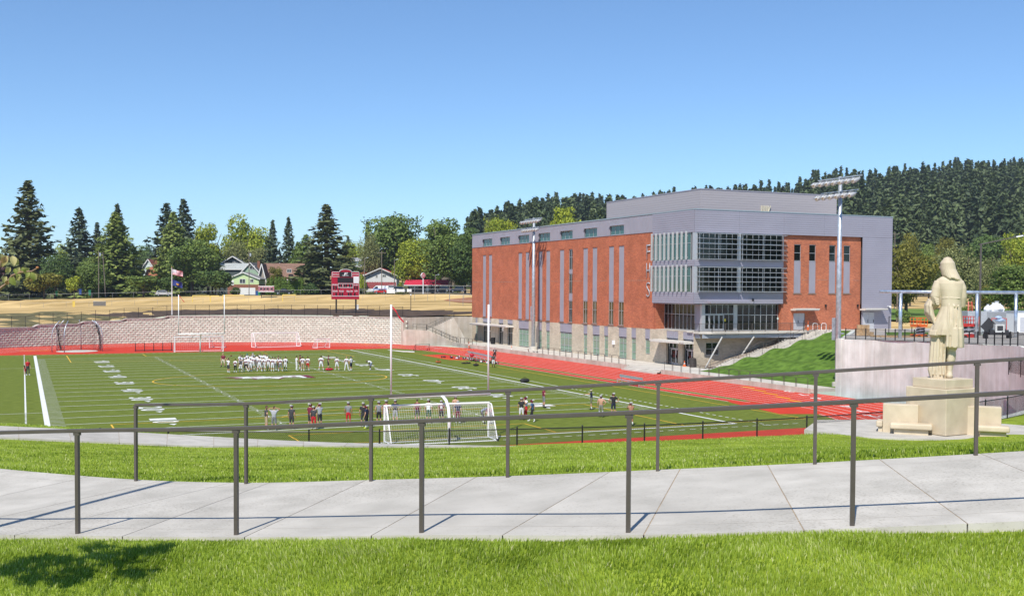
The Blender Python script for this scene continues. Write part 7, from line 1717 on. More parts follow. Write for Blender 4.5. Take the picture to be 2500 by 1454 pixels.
for a in [
    ('bare headed youth in dark tee and khaki shorts at the left of the near line', 650, 1049, dict(pz_='onehip', face=60, shirt='charcoal', shorts='khaki', helm=None, hair='hairB', h=1.8, shoe='white')),
    ('youth in grey tee with both hands behind his head', 669, 1050, dict(pz_='crown', face=0, shirt='lgrey', shorts='grey', helm=None, hair='hairB', h=1.78)),
    ('helmeted youth in charcoal tee and charcoal shorts standing alone', 712, 1047, dict(face=20, shirt='charcoal', shorts='charcoal', h=1.8)),
    ('helmeted youth in maroon shirt at the left of a close trio', 757, 1044, dict(pz_='hold', face=40, shirt='maroon', shorts='charcoal', h=1.84)),
    ('helmeted youth in red shorts at the middle of the close trio', 766, 1048, dict(face=10, shirt='charcoal', shorts='red', shoe='red', h=1.74)),
    ('helmeted youth in light grey tee with hands at his face guard', 780.5, 1043.5, dict(pz_='face', face=-40, shirt='lgrey', shorts='charcoal', h=1.86)),
    ('helmeted youth in grey tee and bright red shorts, standing alone', 850.5, 1038, dict(face=5, shirt='grey', shorts='red', h=1.8, skin='skinB')),
    ('helmeted youth in black tee with hand on hip', 887, 1041, dict(pz_='onehip', face=0, shirt='black', shorts='charcoal', h=1.84)),
    ('helmeted youth in navy tee wearing neon yellow shoes', 895, 1045.5, dict(face=-70, shirt='navy', shorts='black', shoe='neon', h=1.76)),
    ('helmeted youth in grey sleeveless top and black shorts left of the near goal', 925, 1036.5, dict(face=0, shirt='grey', sleeve='skin', shorts='black', h=1.82)),
    ('helmeted youth in maroon shirt at the left goal upright', 943, 1033.5, dict(face=10, shirt='maroon', shorts='grey', h=1.82)),
    ('helmeted youth in dark tee seen through the left of the goal net', 965, 1032.5, dict(pz_='hips', face=5, shirt='black', shorts='lgrey', h=1.84)),
    ('bare headed player in maroon jersey holding a helmet behind the net', 1018.5, 1031, dict(face=-25, shirt='maroon', shorts='charcoal', helm=None, hair='hairB', h=1.84)),
    ('helmeted youth in plain white tee and green shorts behind the net', 1046.5, 1032.5, dict(face=15, shirt='white', shorts='green', h=1.88)),
    ('helmeted player in maroon jersey 8 behind the net', 1077.5, 1031.5, dict(face=0, shirt='maroon', shorts='black', num='8', numc='white', h=1.74)),
    ('helmeted youth in navy tee and maroon shorts near the gooseneck post', 1118, 1033.5, dict(face=5, shirt='navy', shorts='maroon', h=1.76)),
    ('shirtless helmeted youth half hidden behind the navy tee near the gooseneck', 1112, 1021.5, dict(face=-10, shirt='none', shorts='grey', h=1.84)),
    ('youth bending over in grey blue shirt at the right of the goal net', 1180, 1033, dict(pz_='bent', face=85, shirt='gblue', shorts='charcoal', helm=None, h=1.82)),
    ('youth bending in maroon at the right goal upright', 1198, 1034, dict(pz_='bent', face=-60, shirt='maroon', shorts='charcoal', h=1.76)),
    ('helmeted youth in black tee and white shorts right of the goal', 1273, 1025, dict(face=5, shirt='black', shorts='white', h=1.8)),
    ('helmeted youth in white tee and red trousers right of the goal', 1283.5, 1022.5, dict(pz_='face', face=-120, shirt='white', shorts='red', calf='red', h=1.82)),
    ('helmeted youth striding in blue tee and black trousers', 1299, 1029.5, dict(pz_='walk', face=-75, shirt='blue', shorts='black', calf='black', shoe='white', h=1.78)),
    ('helmeted player in maroon jersey and grey shorts standing alone upfield', 1327.5, 995, dict(pz_='onehip', face=70, shirt='maroon', shorts='grey', sock='black', h=1.84)),
    ('coach in pale cap, navy tee and olive shorts pointing left', 1443.5, 999.5, dict(pz_='point', face=-85, shirt='navy', shorts='olive', helm=None, cap='cream', h=1.82)),
    ('shirtless helmeted youth in camouflage shorts right of the pointing coach', 1467, 1018, dict(pz_='onehip', face=15, shirt='none', shorts='camo', calf='white', h=1.82)),
    ('helmeted youth in black tee and navy shorts right of the shirtless one', 1497.5, 1014, dict(pz_='hips', face=-15, shirt='black', shorts='navy', sock='blue', h=1.9)),
    ('shirtless helmeted youth in black shorts alone at the right of the group', 1540, 1037.5, dict(pz_='face', face=-10, shirt='none', shorts='black', h=1.8, skin='skinB'))]:
    k = dict(H_); k.update(a[3]); person(a[0], a[1], a[2], **k)
person('man in red shirt and dark trousers at the far left sideline', 68, 915.5, face=130, shirt='red', shorts='charcoal', calf='charcoal', sock='charcoal', h=1.9); person('small boy in black shirt beside the man in red', 62, 915, face=110, shirt='black', shorts='red', sock='skinA', h=1.42)
person('youth in dark tee with green emblem and white shorts beside the goal upright', 1204.5, 896.5, face=0, shirt='charcoal', shorts='white', sock='black', shoe='black', skin='skinC', num='O', numc='green', h=1.82)
person('helmeted player in black jersey 7 standing behind the long bench', 1208, 878, face=0, shirt='black', shorts='black', helm='white', num='7', numc='white', h=1.84)
person('youth sitting on the track kerb with knees drawn up', 1291, 866, 'sit', face=-100, shirt='black', shorts='black', skin='skinB', h=1.78)
# ball in flight
p = on(564.5, 905, 'Z', 0); fb = thing('football', 'brown football in the air above the throwing player', 'ball', (p.x, p.y, on(564.5, 868, 'Y', p.y).z), .4)
mb = MB(); mb.rings([[(x, r * math.cos(a), r * math.sin(a)) for a in np.linspace(0, 2 * math.pi, 10, endpoint=False)] for x, r in ((-.16, .01), (-.11, .06), (-.04, .088), (.04, .088), (.11, .06), (.16, .01))]); part(mb, 'leather', mat('football_leather', (.16, .05, .02), .5, var=.1), fb, False, True)
mb = MB(); mb.rings([[(x, r * math.cos(a), r * math.sin(a)) for a in np.linspace(0, 2 * math.pi, 10, endpoint=False)] for x, r in ((.085, .0745), (.105, .066))], caps=False); part(mb, 'stripe', m_white, fb, False)
# ------------------------------------------------------------------ houses beyond the upper field
def wallm(k, c): return mat('house_wall_' + k, c, .8, var=.07, scale=1.5, stretch=(.1, .1, 6))
def roofm(k, c): return mat('house_roof_' + k, c, .9, var=.2, scale=2.5)
m_trimw = mat('house_trim_white', (.70, .69, .66), .6, var=.04); m_hglass = glass_mat('house_glass', (.03, .04, .045), .05, .5); m_hbrick = mat('house_brick', (.22, .085, .05), .9, c2=(.30, .13, .08), var=.2, scale=3)
def house(label, x0, x1, yb, ye, yr, d, wm, rm, gable=True, depth=9., wins=(), door=None, chim=None, garage=None, base=None, over=.5, name='house'):
    """Wall box with pitched roof; gable=True turns the gable end to us, else the long eave. wins = (x, y, w, h) in photo pixels."""
    k = d / FPX; cx = (x0 + x1) / 2; p = at_depth(cx, yb, d); g = far_z(p.x, p.y); zb = min(g, p.z) - .3
    root = thing(name, label, 'house' if name == 'house' else 'shop', (p.x, p.y, p.z), -YAW); X = lambda x: (x - cx) * k; Zp = lambda y: (yb - y) * k
    w = (x1 - x0) * k; h = Zp(ye); r = Zp(yr); z0 = zb - p.z
    mb = MB()
    if gable: mb.prism([(-w / 2, 0, z0), (w / 2, 0, z0), (w / 2, 0, h), (0, 0, r - .12), (-w / 2, 0, h)], (0, depth, 0))
    else: mb.box(-w / 2, w / 2, 0, depth, z0, h)
    part(mb, 'wall', wm, root, False)
    mb = MB(); t = .18
    if gable:
        sl = (r - h) / (w / 2); e = w / 2 + over
        for s in (-1, 1): mb.prism([(0, -over, r), (0, -over, r + t), (s * e, -over, r - sl * e + t), (s * e, -over, r - sl * e)], (0, depth + over * 2, 0))
    else:
        for s in (0, 1):
            y0_, y1_ = (-over, depth / 2) if s == 0 else (depth + over, depth / 2); sl = (r - h) / (depth / 2)
            mb.prism([(-w / 2 - over, y0_, h - sl * over), (-w / 2 - over, y0_, h - sl * over + t), (-w / 2 - over, y1_, r + t), (-w / 2 - over, y1_, r)], (w + 2 * over, 0, 0))
        mb.prism([(-w / 2 + .01, .05, h), (-w / 2 + .01, depth - .05, h), (-w / 2 + .01, depth / 2, r - .02)], (w - .02, 0, 0))
    rf = part(mb, 'roof', rm, root, False)
    if gable:
        mb = MB()
        for s in (-1, 1): mb.beam((0, -over - .03, r + .02), (s * e, -over - .03, r - sl * e + .02), .06, .3)
        part(mb, 'bargeboard', m_trimw, root, False)
    else: part(MB().box(-w / 2 - over, w / 2 + over, -over - .06, -over - .005, h - sl * over - .05, h - sl * over + .2), 'fascia', m_trimw, root, False)
    for (x, y, ww, hh) in wins:
        a, b, c, e_ = X(x - ww / 2), X(x + ww / 2), Zp(y + hh / 2), Zp(y - hh / 2); f = MB()
        for q in ((a - .1, b + .1, c - .12, c), (a - .1, b + .1, e_, e_ + .12), (a - .1, a, c, e_), (b, b + .1, c, e_), ((a + b) / 2 - .04, (a + b) / 2 + .04, c, e_)): f.box(q[0], q[1], -.08, -.002, q[2], q[3])
        wn_ = part(f, 'window', m_trimw, root, False); part(MB().box(a, b, -.04, -.003, c, e_), 'pane', m_hglass, wn_, False)
    if door: x, y, ww, hh = door; dr = part(MB().box(X(x - ww / 2), X(x + ww / 2), -.08, -.002, Zp(y + hh / 2), Zp(y - hh / 2)), 'door', m_trimw, root, False)
    if garage: x, y, ww, hh = garage; part(MB().box(X(x - ww / 2), X(x + ww / 2), -.1, -.002, Zp(y + hh / 2), Zp(y - hh / 2)), 'garage_door', m_trimw, root, False)
    if base: part(MB().box(-w / 2 - .05, w / 2 + .05, -.06, depth, z0, Zp(base)), 'brick_base', m_hbrick, root, False)
    if chim: x, y = chim; part(MB().box(X(x) - .45, X(x) + .45, depth * .4, depth * .4 + .9, r - 2.2, Zp(y)), 'chimney', m_hbrick, rf, False)
    return root
sage, lime_, dkg, wht, tea = wallm('sage', (.30, .42, .30)), wallm('lime', (.50, .62, .32)), wallm('slate_green', (.065, .085, .085)), wallm('white', (.62, .63, .63)), wallm('teal', (.42, .60, .60))
house('grey roofed house at the far left behind the dogwood leaves', -20, 22, 690, 672, 650, 400, wallm('grey', (.3, .3, .31)), roofm('grey', (.14, .14, .15)), False, 9)
house('red roofed bungalow with low spreading roof left of the flagpole', 352, 425, 712, 690, 652, 372, wallm('brick', (.28, .12, .08)), roofm('red', (.33, .12, .07)), False, 10, chim=(372, 628))
house('pale mint gable of a house behind the red roofed bungalow', 348, 376, 690, 654, 633, 400, wallm('mint', (.6, .68, .62)), roofm('redb', (.33, .09, .06)), True, 9, wins=((352, 648, 4, 5),))
house('dark green grey gabled house with two small attic windows', 535, 604, 700, 647, 626, 392, dkg, roofm('slate', (.17, .18, .18)), True, 12, wins=((571, 640, 4, 5), (578, 640, 4, 5)), chim=(576, 619), over=1.2)
house('low dark house with pale flat porch roof left of the sage gable', 536, 598, 706, 656, 643, 384, dkg, roofm('pale', (.36, .38, .37)), False, 6)
house('sage green house with one paired gable window', 586, 636, 708, 668, 641, 376, sage, roofm('char', (.10, .10, .105)), True, 11, wins=((616, 653, 11, 8),), chim=(624, 636))
house('lime green cottage on brick base with white garage door', 556, 632, 719, 680, 665, 354, lime_, roofm('graphite', (.23, .22, .21)), True, 9, wins=((592, 686, 13, 10), (615, 685, 7, 7)), door=(568, 690, 6, 12), garage=(604.5, 710.5, 38, 17), base=694)
house('brown steep roofed house behind the clipped hedge', 640, 734, 712, 680, 643, 372, wallm('tan', (.36, .29, .20)), roofm('brown', (.21, .12, .085)), False, 10, wins=((706, 661, 10, 7),), chim=None)
house('open white A frame gable at the left end of the brown roof', 628, 652, 712, 690, 644, 366, wallm('aframe', (.34, .30, .25)), roofm('brown2', (.21, .12, .085)), True, 5, over=.9)
house('pale teal box house above the white house', 852, 880, 662, 636, 629, 430, tea, roofm('grey2', (.3, .3, .32)), False, 8, wins=((858, 639, 3, 6),))
house('long low building with pale flat roof behind the white house', 852, 962, 672, 652, 648, 415, wallm('dk', (.12, .12, .13)), roofm('pale2', (.38, .37, .36)), False, 14)
house('white house with bright red roof right of the scoreboard', 890, 968, 700, 672, 655, 380, wht, roofm('scarlet', (.42, .045, .04)), True, 10, wins=((902, 675, 4, 6), (919.5, 674, 4, 6), (938, 673, 8, 5), (955, 673, 8, 4)), over=1.1)
house('red roofed wing at the left of the white house', 862, 894, 694, 670, 662, 384, wht, roofm('scarlet2', (.42, .045, .04)), False, 9)
sh = house('low drive-in shop with wide crimson metal roof', 998, 1084, 711.5, 694.5, 683.5, 352, wallm('shop', (.16, .13, .115)), roofm('crimson', (.50, .018, .05)), False, 13, wins=((1002, 700, 10, 7), (1014, 700, 12, 7), (1052, 701, 10, 8), (1072, 701, 8, 8)), door=(1044, 704, 8, 13), over=1.5, name='shop')
# red board fence below the white house
rf_ = thing('board_fence', 'long faded red board fence in front of the white house', 'fence', tuple(at_depth(920, 700, 362)), -YAW); k = 362 / FPX
m_rb = mat('red_boards', (.30, .045, .05), .8, var=.2, scale=2)
for i in range(30):
    x = -46 + i * 3.1; part(MB().box(x * k, (x + 2.9) * k, 0, .05, -.6, 1.6 + .05 * math.sin(i * 3)), 'board', m_rb, rf_, False)
# pole sign of the shop
sp_ = at_depth(1033, 714, 340); sg = thing('pole_sign', 'red oval sign with white lettering on a tall white pole before the shop', 'sign', tuple(sp_), -YAW + .5); k = 340 / FPX
mb = MB(); mb.tube([(0, 0, -.5), (0, 0, 36 * k)], .16, 8); part(mb, 'pole', m_white, sg, False)
ov = lambda rx, rz, y0, dy: MB().prism([(rx * math.cos(t) * (1 + .08 * math.cos(4 * t)), y0, 41.5 * k + rz * math.sin(t)) for t in np.linspace(0, 2 * math.pi, 24, endpoint=False)], (0, dy, 0))
part(ov(5.4 * k, 7.0 * k, -.2, .6), 'cabinet', m_white, sg, False); part(ov(4.8 * k, 6.3 * k, -.24, .035), 'face', mat('sign_red', (.5, .01, .03), .4, var=0), sg, False)
lettering('Dairy', .42, m_white, sg, (0, -.25, 43.4 * k), frame_rot((1, 0, 0), (0, 0, 1)), width=6.6 * k, world=False, bold=.03); lettering('Queen', .42, m_white, sg, (0, -.25, 39.6 * k), frame_rot((1, 0, 0), (0, 0, 1)), width=6.6 * k, world=False, bold=.03)
# ------------------------------------------------------------------ vehicles
m_tyre = mat('tyre', (.02, .02, .02), .8, var=0); m_rim = mat('wheel_rim', (.45, .46, .48), .3, var=0, metal=.7); m_cglass = glass_mat('car_glass', (.02, .025, .03), .05, .6)
def car(name, label, x, yb, d, paint, kind='suv', flip=False, stripe=None, zadd=0.):
    p = at_depth(x, yb, d); root = thing(name, label, 'van' if kind == 'van' else 'truck' if kind == 'pickup' else 'car', (p.x, p.y, p.z), -YAW + (math.pi if flip else 0) + random.uniform(-.06, .06))
    m = mat('car_paint_' + paint[0], paint[1], .25, var=0, spec=.6)
    if kind == 'suv': L, W, B, T = 4.7, 1.85, [(-2.3, .35), (-2.35, .75), (-2.2, 1.05), (2.0, 1.0), (2.3, .8), (2.33, .4)], [(-2.15, 1.04), (-1.75, 1.62), (-.1, 1.70), (.55, 1.62), (1.15, 1.03)]
    elif kind == 'hatch': L, W, B, T = 3.8, 1.7, [(-1.85, .32), (-1.9, .7), (-1.8, .95), (1.5, .88), (1.85, .7), (1.88, .35)], [(-1.75, .94), (-1.45, 1.38), (.1, 1.42), (.95, .9)]
    elif kind == 'van': L, W, B, T = 5.6, 2.0, [(-2.8, .4), (-2.85, 1.0), (-2.8, 1.15), (2.2, 1.1), (2.7, .95), (2.8, .45)], [(-2.8, 1.14), (-2.75, 2.1), (.9, 2.15), (1.3, 1.95), (2.1, 1.12)]
    else: L, W, B, T = 5.6, 1.9, [(-2.75, .5), (-2.8, .9), (-2.75, 1.15), (2.3, 1.12), (2.7, 1.0), (2.75, .5)], [(-.9, 1.14), (-.75, 1.78), (.55, 1.80), (1.15, 1.13)]
    def loft(P, w0, w1, zt, name_, m_, close=True):
        a = [(x_, -W / 2 * (w0 + (w1 - w0) * max(0, (z_ - 1.0) / .8)), z_) for x_, z_ in P]; b = [(x_, -y_, z_) for x_, y_, z_ in a]; mb = MB(); n_ = len(P); mb.v = a + b
        mb.f = [tuple(range(n_))[::-1], tuple(range(n_, 2 * n_))] + [(i, (i + 1) % n_, n_ + (i + 1) % n_, n_ + i) for i in range(n_)]; mb.m = [0] * len(mb.f)
        me = mb.mesh(name_, m_); bm = bmesh.new(); bm.from_mesh(me); bmesh.ops.recalc_face_normals(bm, faces=bm.faces); bmesh.ops.bevel(bm, geom=bm.edges[:], offset=.06, segments=2, affect='EDGES'); bm.to_mesh(me); bm.free(); return obj(name_, me, root)
    loft(B, 1, 1, 0, 'body', m); loft(T, .97, .82, 0, 'cabin', m)
    nW = len(T) - 1; xs = [t[0] for t in T]; zt = max(t[1] for t in T)
    for s in (-1, 1):
        q = [(xs[0] + .35, 1.10 if kind != 'hatch' else .98), (xs[0] + .55, zt - .12), (xs[-1] - .55 - (.35 if kind == 'van' else 0), zt - .14), (xs[-1] - .22, 1.08 if kind != 'hatch' else .96)]
        if kind == 'van': q = [(.5, 1.2), (.5, 1.85), (1.15, 1.85), (1.75, 1.2)]
        yy = lambda z_: -s * (W / 2 * (.97 + (.82 - .97) * max(0, (z_ - 1.0) / .8)) + .015)
        part(MB().poly([(a, yy(b), b) for a, b in q]), 'side_window', m_cglass, root, False)
        mb = MB(); mb.box(.95, 1.1, s * W / 2 * .98 - .02, s * (W / 2 + .14), 1.0, 1.15) if s > 0 else mb.box(.95, 1.1, s * (W / 2 + .14), s * W / 2 * .98 + .02, 1.0, 1.15); part(mb, 'mirror', m, root, False)
        part(MB().box(L / 2 - .12, L / 2 - .01, s * W * .38 - .2, s * W * .38 + .2, .68, .84), 'headlight', m_white, root, False); part(MB().box(-L / 2 - .02, -L / 2 + .08, s * W * .4 - .12, s * W * .4 + .12, .78, 1.0), 'tail_light', m_red, root, False)
        for xx in (-L * .31, L * .31):
            r = .34 if kind != 'pickup' else .4; rg = lambda rr, y0, y1: MB().rings([[(xx + rr * math.cos(t), yv, r + rr * math.sin(t)) for t in np.linspace(0, 2 * math.pi, 14, endpoint=False)] for yv in (y0, y1)])
            y0, y1 = (W / 2 - .2, W / 2 + .03) if s > 0 else (-W / 2 - .03, -W / 2 + .2); wh = part(rg(r, y0, y1), 'wheel', m_tyre, root, False)
            y2, y3 = (W / 2 + .031, W / 2 + .05) if s > 0 else (-W / 2 - .05, -W / 2 - .031); part(rg(r * .6, y2, y3), 'rim', m_rim, wh, False)
    part(MB().poly([(xs[-2] + .08, -W * .36, zt - .1), (xs[-2] + .08, W * .36, zt - .1), (xs[-1] + .03, W * .42, 1.1), (xs[-1] + .03, -W * .42, 1.1)]), 'windscreen', m_cglass, root, False)
    if stripe:
        for s in (-1, 1): part(MB().box(-2.5, 2.0, s * (W / 2 + .03) - .012, s * (W / 2 + .03) + .012, .95, 1.15), 'stripe', mat('van_stripe', (.03, .12, .5), .4, var=0), root, False)
    if kind == 'pickup': part(MB().box(-2.7, -.98, -W / 2 + .12, W / 2 - .12, 1.16, 1.20), 'bed', m_tyre, root, False)
BLK, WH_, RD_, SV, NV = ('black', (.012, .012, .014)), ('white', (.7, .7, .7)), ('red', (.5, .012, .015)), ('silver', (.42, .42, .43)), ('navy', (.015, .02, .035))
car('parked_car', 'silver people carrier parked beyond the fence left of the flagpole', 401, 722, 326, SV, 'suv'); car('pickup_truck', 'black pickup truck parked below the clipped hedge', 694, 718.5, 331, BLK, 'pickup'); car('delivery_van', 'white delivery van with blue stripe right of the scoreboard', 927, 713.5, 341, WH_, 'van', True, True); car('parked_car', 'red hatchback in front of the white delivery van', 929, 716.5, 333, RD_, 'hatch', True)
car('parked_car', 'black car behind the second white banner', 978, 712, 341, BLK, 'suv'); car('parked_car', 'black car under the right end of the shop roof', 1081, 711.5, 341, BLK, 'suv', True); car('parked_car', 'navy saloon beside the street tree trunk near the building', 1117, 713, 337, NV, 'suv', True); car('parked_car', 'dark car parked on the side street at left', 207, 715.5, 362, BLK, 'suv'); car('parked_car', 'white car with red tail lights far up the side street', 168, 697, 420, WH_, 'suv'); car('parked_car', 'dark car parked below the biggest spruce', 790, 704, 362, NV, 'suv'); car('parked_car', 'white car behind the first white banner', 960, 709, 350, WH_, 'suv')
# ------------------------------------------------------------------ utility poles and wires
m_wood = mat('weathered_pole', (.16, .125, .10), .95, c2=(.24, .20, .17), var=.2, scale=4); m_cable = mat('cable', (.02, .02, .02), .6, var=0)
TOPS = []
def upole(label, x, yt, d, xb=None, arm=False, trans=False, lamp=False, r=.14):
    pb = at_depth(xb or x, 700, d); zb = far_z(pb.x, pb.y); t = at_depth(x, yt, d); root = thing('utility_pole', label, 'utility pole', (pb.x, pb.y, zb))
    mb = MB(); mb.tube([(pb.x, pb.y, zb - .3), tuple(t)], [r, r * .75], 8); part(mb, 'shaft', m_wood, root)
    rt_ = RT0
    if arm: mb = MB(); mb.beam(t - rt_ * 1.3 + Vector((0, 0, -.6)), t + rt_ * 1.3 + Vector((0, 0, -.6)), .12, .14); part(mb, 'crossarm', m_wood, root)
    if trans: c = t + rt_ * .45 + Vector((0, 0, -1.6)); mb = MB(); mb.lathe([(.26, 0), (.28, .1), (.28, .8), (.2, .95)], tuple(c), 10); part(mb, 'transformer', m_galv, root)
    if lamp: mb = MB(); mb.tube([t, t + rt_ * .8 + Vector((0, 0, .3))], .04, 5); mb.ellipsoid(tuple(t + rt_ * 1.0 + Vector((0, 0, .25))), (.35, .3, .16)); part(mb, 'lamp', m_galv, root)
    TOPS.append(t)
for a in [('tall upright utility pole in front of the wide cedar', 241, 612, 330, None, False, True), ('leaning utility pole right beside the tall upright one', 251, 616, 333, 258), ('thin bare pole left of the crossarm poles', 170, 604, 420), ('bare pole with crossarm left of its twin', 181, 606, 425, None, True), ('bare pole with crossarm right of its twin', 195, 608, 425, None, True), ('thin bare pole right of the crossarm pair', 213, 611, 425), ('pole with transformer in front of the sage green house', 608, 613, 336, None, False, True), ('thin pole above the sage house chimney', 651, 609, 400), ('thin pole with transformer above the brown roof', 720, 607, 400, None, False, True), ('pole with crossarm right of the white house gable', 932, 612, 338, None, True), ('lamp topped pole left of the white house', 890, 631, 345, None, False, False, True), ('lamp topped pole at the right end of the white house', 963, 635, 345, None, False, False, True), ('thin pole behind the left of the scoreboard top', 826, 648, 380), ('thin pole above the red roofed bungalow', 380, 612, 430, None, False, True), ('wooden pole with lamp in front of the shop roof', 1063, 672, 338, None, False, False, True)]: upole(*a)
wr = thing('power_lines', 'thin dark power lines strung between the street poles', 'wires', tuple(TOPS[0]))
def wire(a, b, sag):
    mb = MB(); mb.tube([a.lerp(b, t) + Vector((0, 0, -4 * sag * t * (1 - t))) for t in np.linspace(0, 1, 9)], .022, 4); part(mb, 'wire', m_cable, wr)
for dz in (-.6, -2.2, -3.4):
    o = Vector((0, 0, dz)); wire(at_depth(-60, 640, 326) + o, TOPS[0] + o, 1.2); wire(TOPS[0] + o, TOPS[6] + o, 2.2); wire(TOPS[6] + o, TOPS[10] + o, 1.8); wire(TOPS[10] + o, TOPS[9] + o, .6); wire(TOPS[9] + o, TOPS[14] + o + Vector((0, 0, 4)), .8)
# ------------------------------------------------------------------ upper field odds and ends
m_gfence = mat('grey_fence_pipe', (.30, .31, .32), .5, var=.1, metal=.4); m_gwire = mat('grey_wire', (.25, .25, .26), .6, var=0)
def top_line(x0, x1, n, yf, d): return [Vector((lambda p: (p.x, p.y, far_z(p.x, p.y)))(at_depth(x, yf, d))) for x in np.linspace(x0, x1, n)]
mesh_fence('chain_link_fence', 'grey chain link fence along the street above the dry bank', top_line(-30, 1140, 70, 720, 324), 1.5, 6.0, m_gfence, m_gwire, wire=False, pr=.035, rr=.025)
mesh_fence('chain_link_fence', 'lower grey fence at the foot of the dry bank', top_line(50, 960, 50, 720, 306), 1.3, 6.0, m_gfence, m_gwire, wire=False, pr=.03, rr=.02)
for i, (x0, x1, d) in enumerate(((1012, 1052, 300), (1062, 1150, 302), (1098, 1152, 262))):
    mesh_fence('backstop', ['tall grey pipe backstop left of the brick building', 'second grey pipe backstop beside the building corner', 'nearer grey pipe gate frames beside the building corner'][i], top_line(x0, x1, 6, 720, d), 4.2 if i < 2 else 2.6, 3.0, m_gfence, m_gwire, wire=False, pr=.05, rr=.04, mid=True)
m_ban = mat('banner_vinyl', (.75, .75, .75), .6, var=.05)
for i, (x0, x1, y0, y1) in enumerate(((944, 964, 704.7, 715.2), (968, 987.5, 704.7, 712), (993.5, 1004.5, 704.5, 712))):
    a, b = at_depth(x0, y1, 323.2), at_depth(x1, y0, 323.2); c = thing('banner', ['largest', 'middle', 'smallest'][i] + ' blank white banner hung on the street fence before the shop', 'banner', tuple(a), -YAW); w_ = (x1 - x0) * 323.2 / FPX; h_ = (y1 - y0) * 323.2 / FPX
    mb = MB(); mb.rings([[(w_ * t, .05 * math.sin(t * 9 + i), 0), (w_ * t, .05 * math.sin(t * 7 + 1), h_ - .12 * math.sin(math.pi * t))] for t in np.linspace(0, 1, 12)], closed=False, caps=False); part(mb, 'sheet', m_ban, c, False)
    for t in (0, 1): part(MB().box(w_ * t - .03, w_ * t + .03, -.02, .05, -.3, h_ + .05), 'tie_post', m_gfence, c, False)
mb = MB(); q = [on(x, y, 'Z', 6.0) for x, y in ((1035, 741), (1160, 741), (1160, 748), (1120, 747.5), (1075, 744))]; struct(MB().poly([(p.x, p.y, far_z(p.x, p.y) + .12) for p in q]), 'ball_infield', mat('red_infield', (.33, .14, .065), .95, var=.15, scale=.2))
def yellow_cap(label, x0, x1, y, d):
    a, b = at_depth(x0, y, d), at_depth(x1, y, d); r = thing('fence_cap', label, 'fence', tuple(a)); mb = MB(); mb.tube([a, b], .12, 6); part(mb, 'padding', m_yp, r); mb = MB(); mb.tube([a, a + Vector((0, 0, -1.8))], .1, 6); mb.tube([b, b + Vector((0, 0, -1.4))], .04, 6); part(mb, 'support', m_yp, r)
yellow_cap('left yellow padded outfield fence cap below the lime cottage', 514, 535, 722, 306); yellow_cap('middle yellow padded outfield fence cap below the white garage', 544, 596, 720.5, 306); yellow_cap('right yellow padded outfield fence cap below the pickup', 690, 722, 719.5, 306); yellow_cap('yellow padded fence cap left of the flagpole foot', 470, 512, 721.5, 306)
bx = at_depth(180, 739, 300); u_ = thing('supply_box', 'small yellow box standing before the dry bank at left', 'box', tuple(bx)); part(MB().box(bx.x - .3, bx.x + .3, bx.y - .2, bx.y + .2, bx.z - 1.2, bx.z + .4), 'case', m_yp, u_); part(MB().box(bx.x - .33, bx.x + .33, bx.y - .23, bx.y + .23, bx.z + .4, bx.z + .5), 'lid', m_yp, u_)
a = at_depth(243, 741, 300); u_ = thing('dugout_screen', 'grey mesh dugout panel below the paired utility poles', 'screen', tuple(a), -YAW); part(MB().box(-1.7, 1.7, 0, .08, -.6, .55), 'panel', mat('screen_grey', (.14, .13, .12), .8, var=.15), u_, False); mb = MB(); mb.tube([(-1.7, 0, -.6), (-1.7, 0, .65), (1.7, 0, .65), (1.7, 0, -.6)], .05, 6); part(mb, 'frame', m_gfence, u_, False)
p_ = on(1003, 767, 'Z', 5.05); u_ = thing('path_lamp', 'thin dark lamp post behind the stair wall left of the building', 'lamp', tuple(p_)); mb = MB(); mb.tube([(0, 0, -.1), (0, 0, 4.0)], .07, 8); part(mb, 'shaft', m_black, u_, False); mb = MB(); mb.lathe([(.06, 4.0), (.16, 4.06), (.14, 4.2), (.03, 4.3)], n=10); part(mb, 'lantern', m_white, u_, False)
for x, y, c_, lb in ((138, 718, (.02, .25, .08), 'green wheeled bin on the side street corner'), (196, 714, (.03, .08, .3), 'blue wheeled bin beside the dark parked car'), (627, 718, (.03, .1, .35), 'blue wheeled bin right of the white garage'), (632, 718.5, (.02, .3, .10), 'green wheeled bin right of the blue one by the garage'), (219, 716, (.02, .2, .1), 'green wheeled bin right of the dark parked car')):
    p_ = at_depth(x, y, 345); u_ = thing('wheeled_bin', lb, 'bin', tuple(p_)); m_ = mat('bin_%d' % x, c_, .5, var=.05); part(MB().prism([(-.3, -.3, -.6), (.3, -.3, -.6), (.36, -.36, 1.0), (-.36, -.36, 1.0)], (0, .66, 0)), 'tub', m_, u_, False); part(MB().box(-.4, .4, -.42, .4, 1.0, 1.1), 'lid', m_, u_, False)
# ------------------------------------------------------------------ plaza on the right: pipe frame, picket fence, plant
DP = 109.
def pl(x, y): return at_depth(x, y, DP)
gf = thing('pipe_frame', 'thick galvanised pipe beam on round galvanised posts behind the statue', 'frame', tuple(pl(2199, 826)))
a, b = pl(2149, 711.5), pl(2620, 714.5); mb = MB(); mb.tube([a, b], .165, 16); part(mb, 'beam', mat('spangled_zinc', (.46, .52, .60), .3, c2=(.68, .74, .82), var=.2, scale=2.2, metal=.75), gf, smooth=True)
for x, yb in ((2199, 826), (2386, 831), (2481, 833), (2610, 836)): a, b = pl(x, 716), pl(x, yb); mb = MB(); mb.tube([Vector((a.x, a.y, b.z - .3)), Vector((a.x, a.y, a.z))], .165, 16); part(mb, 'post', MATS['spangled_zinc'], gf, smooth=True)
A_ = np.linspace(3.6, -30, 22); P = [Vector((FX + 49.2 * math.cos(R(a)), FYN + 49.2 * math.sin(R(a)), rimtop(a))) for a in A_]
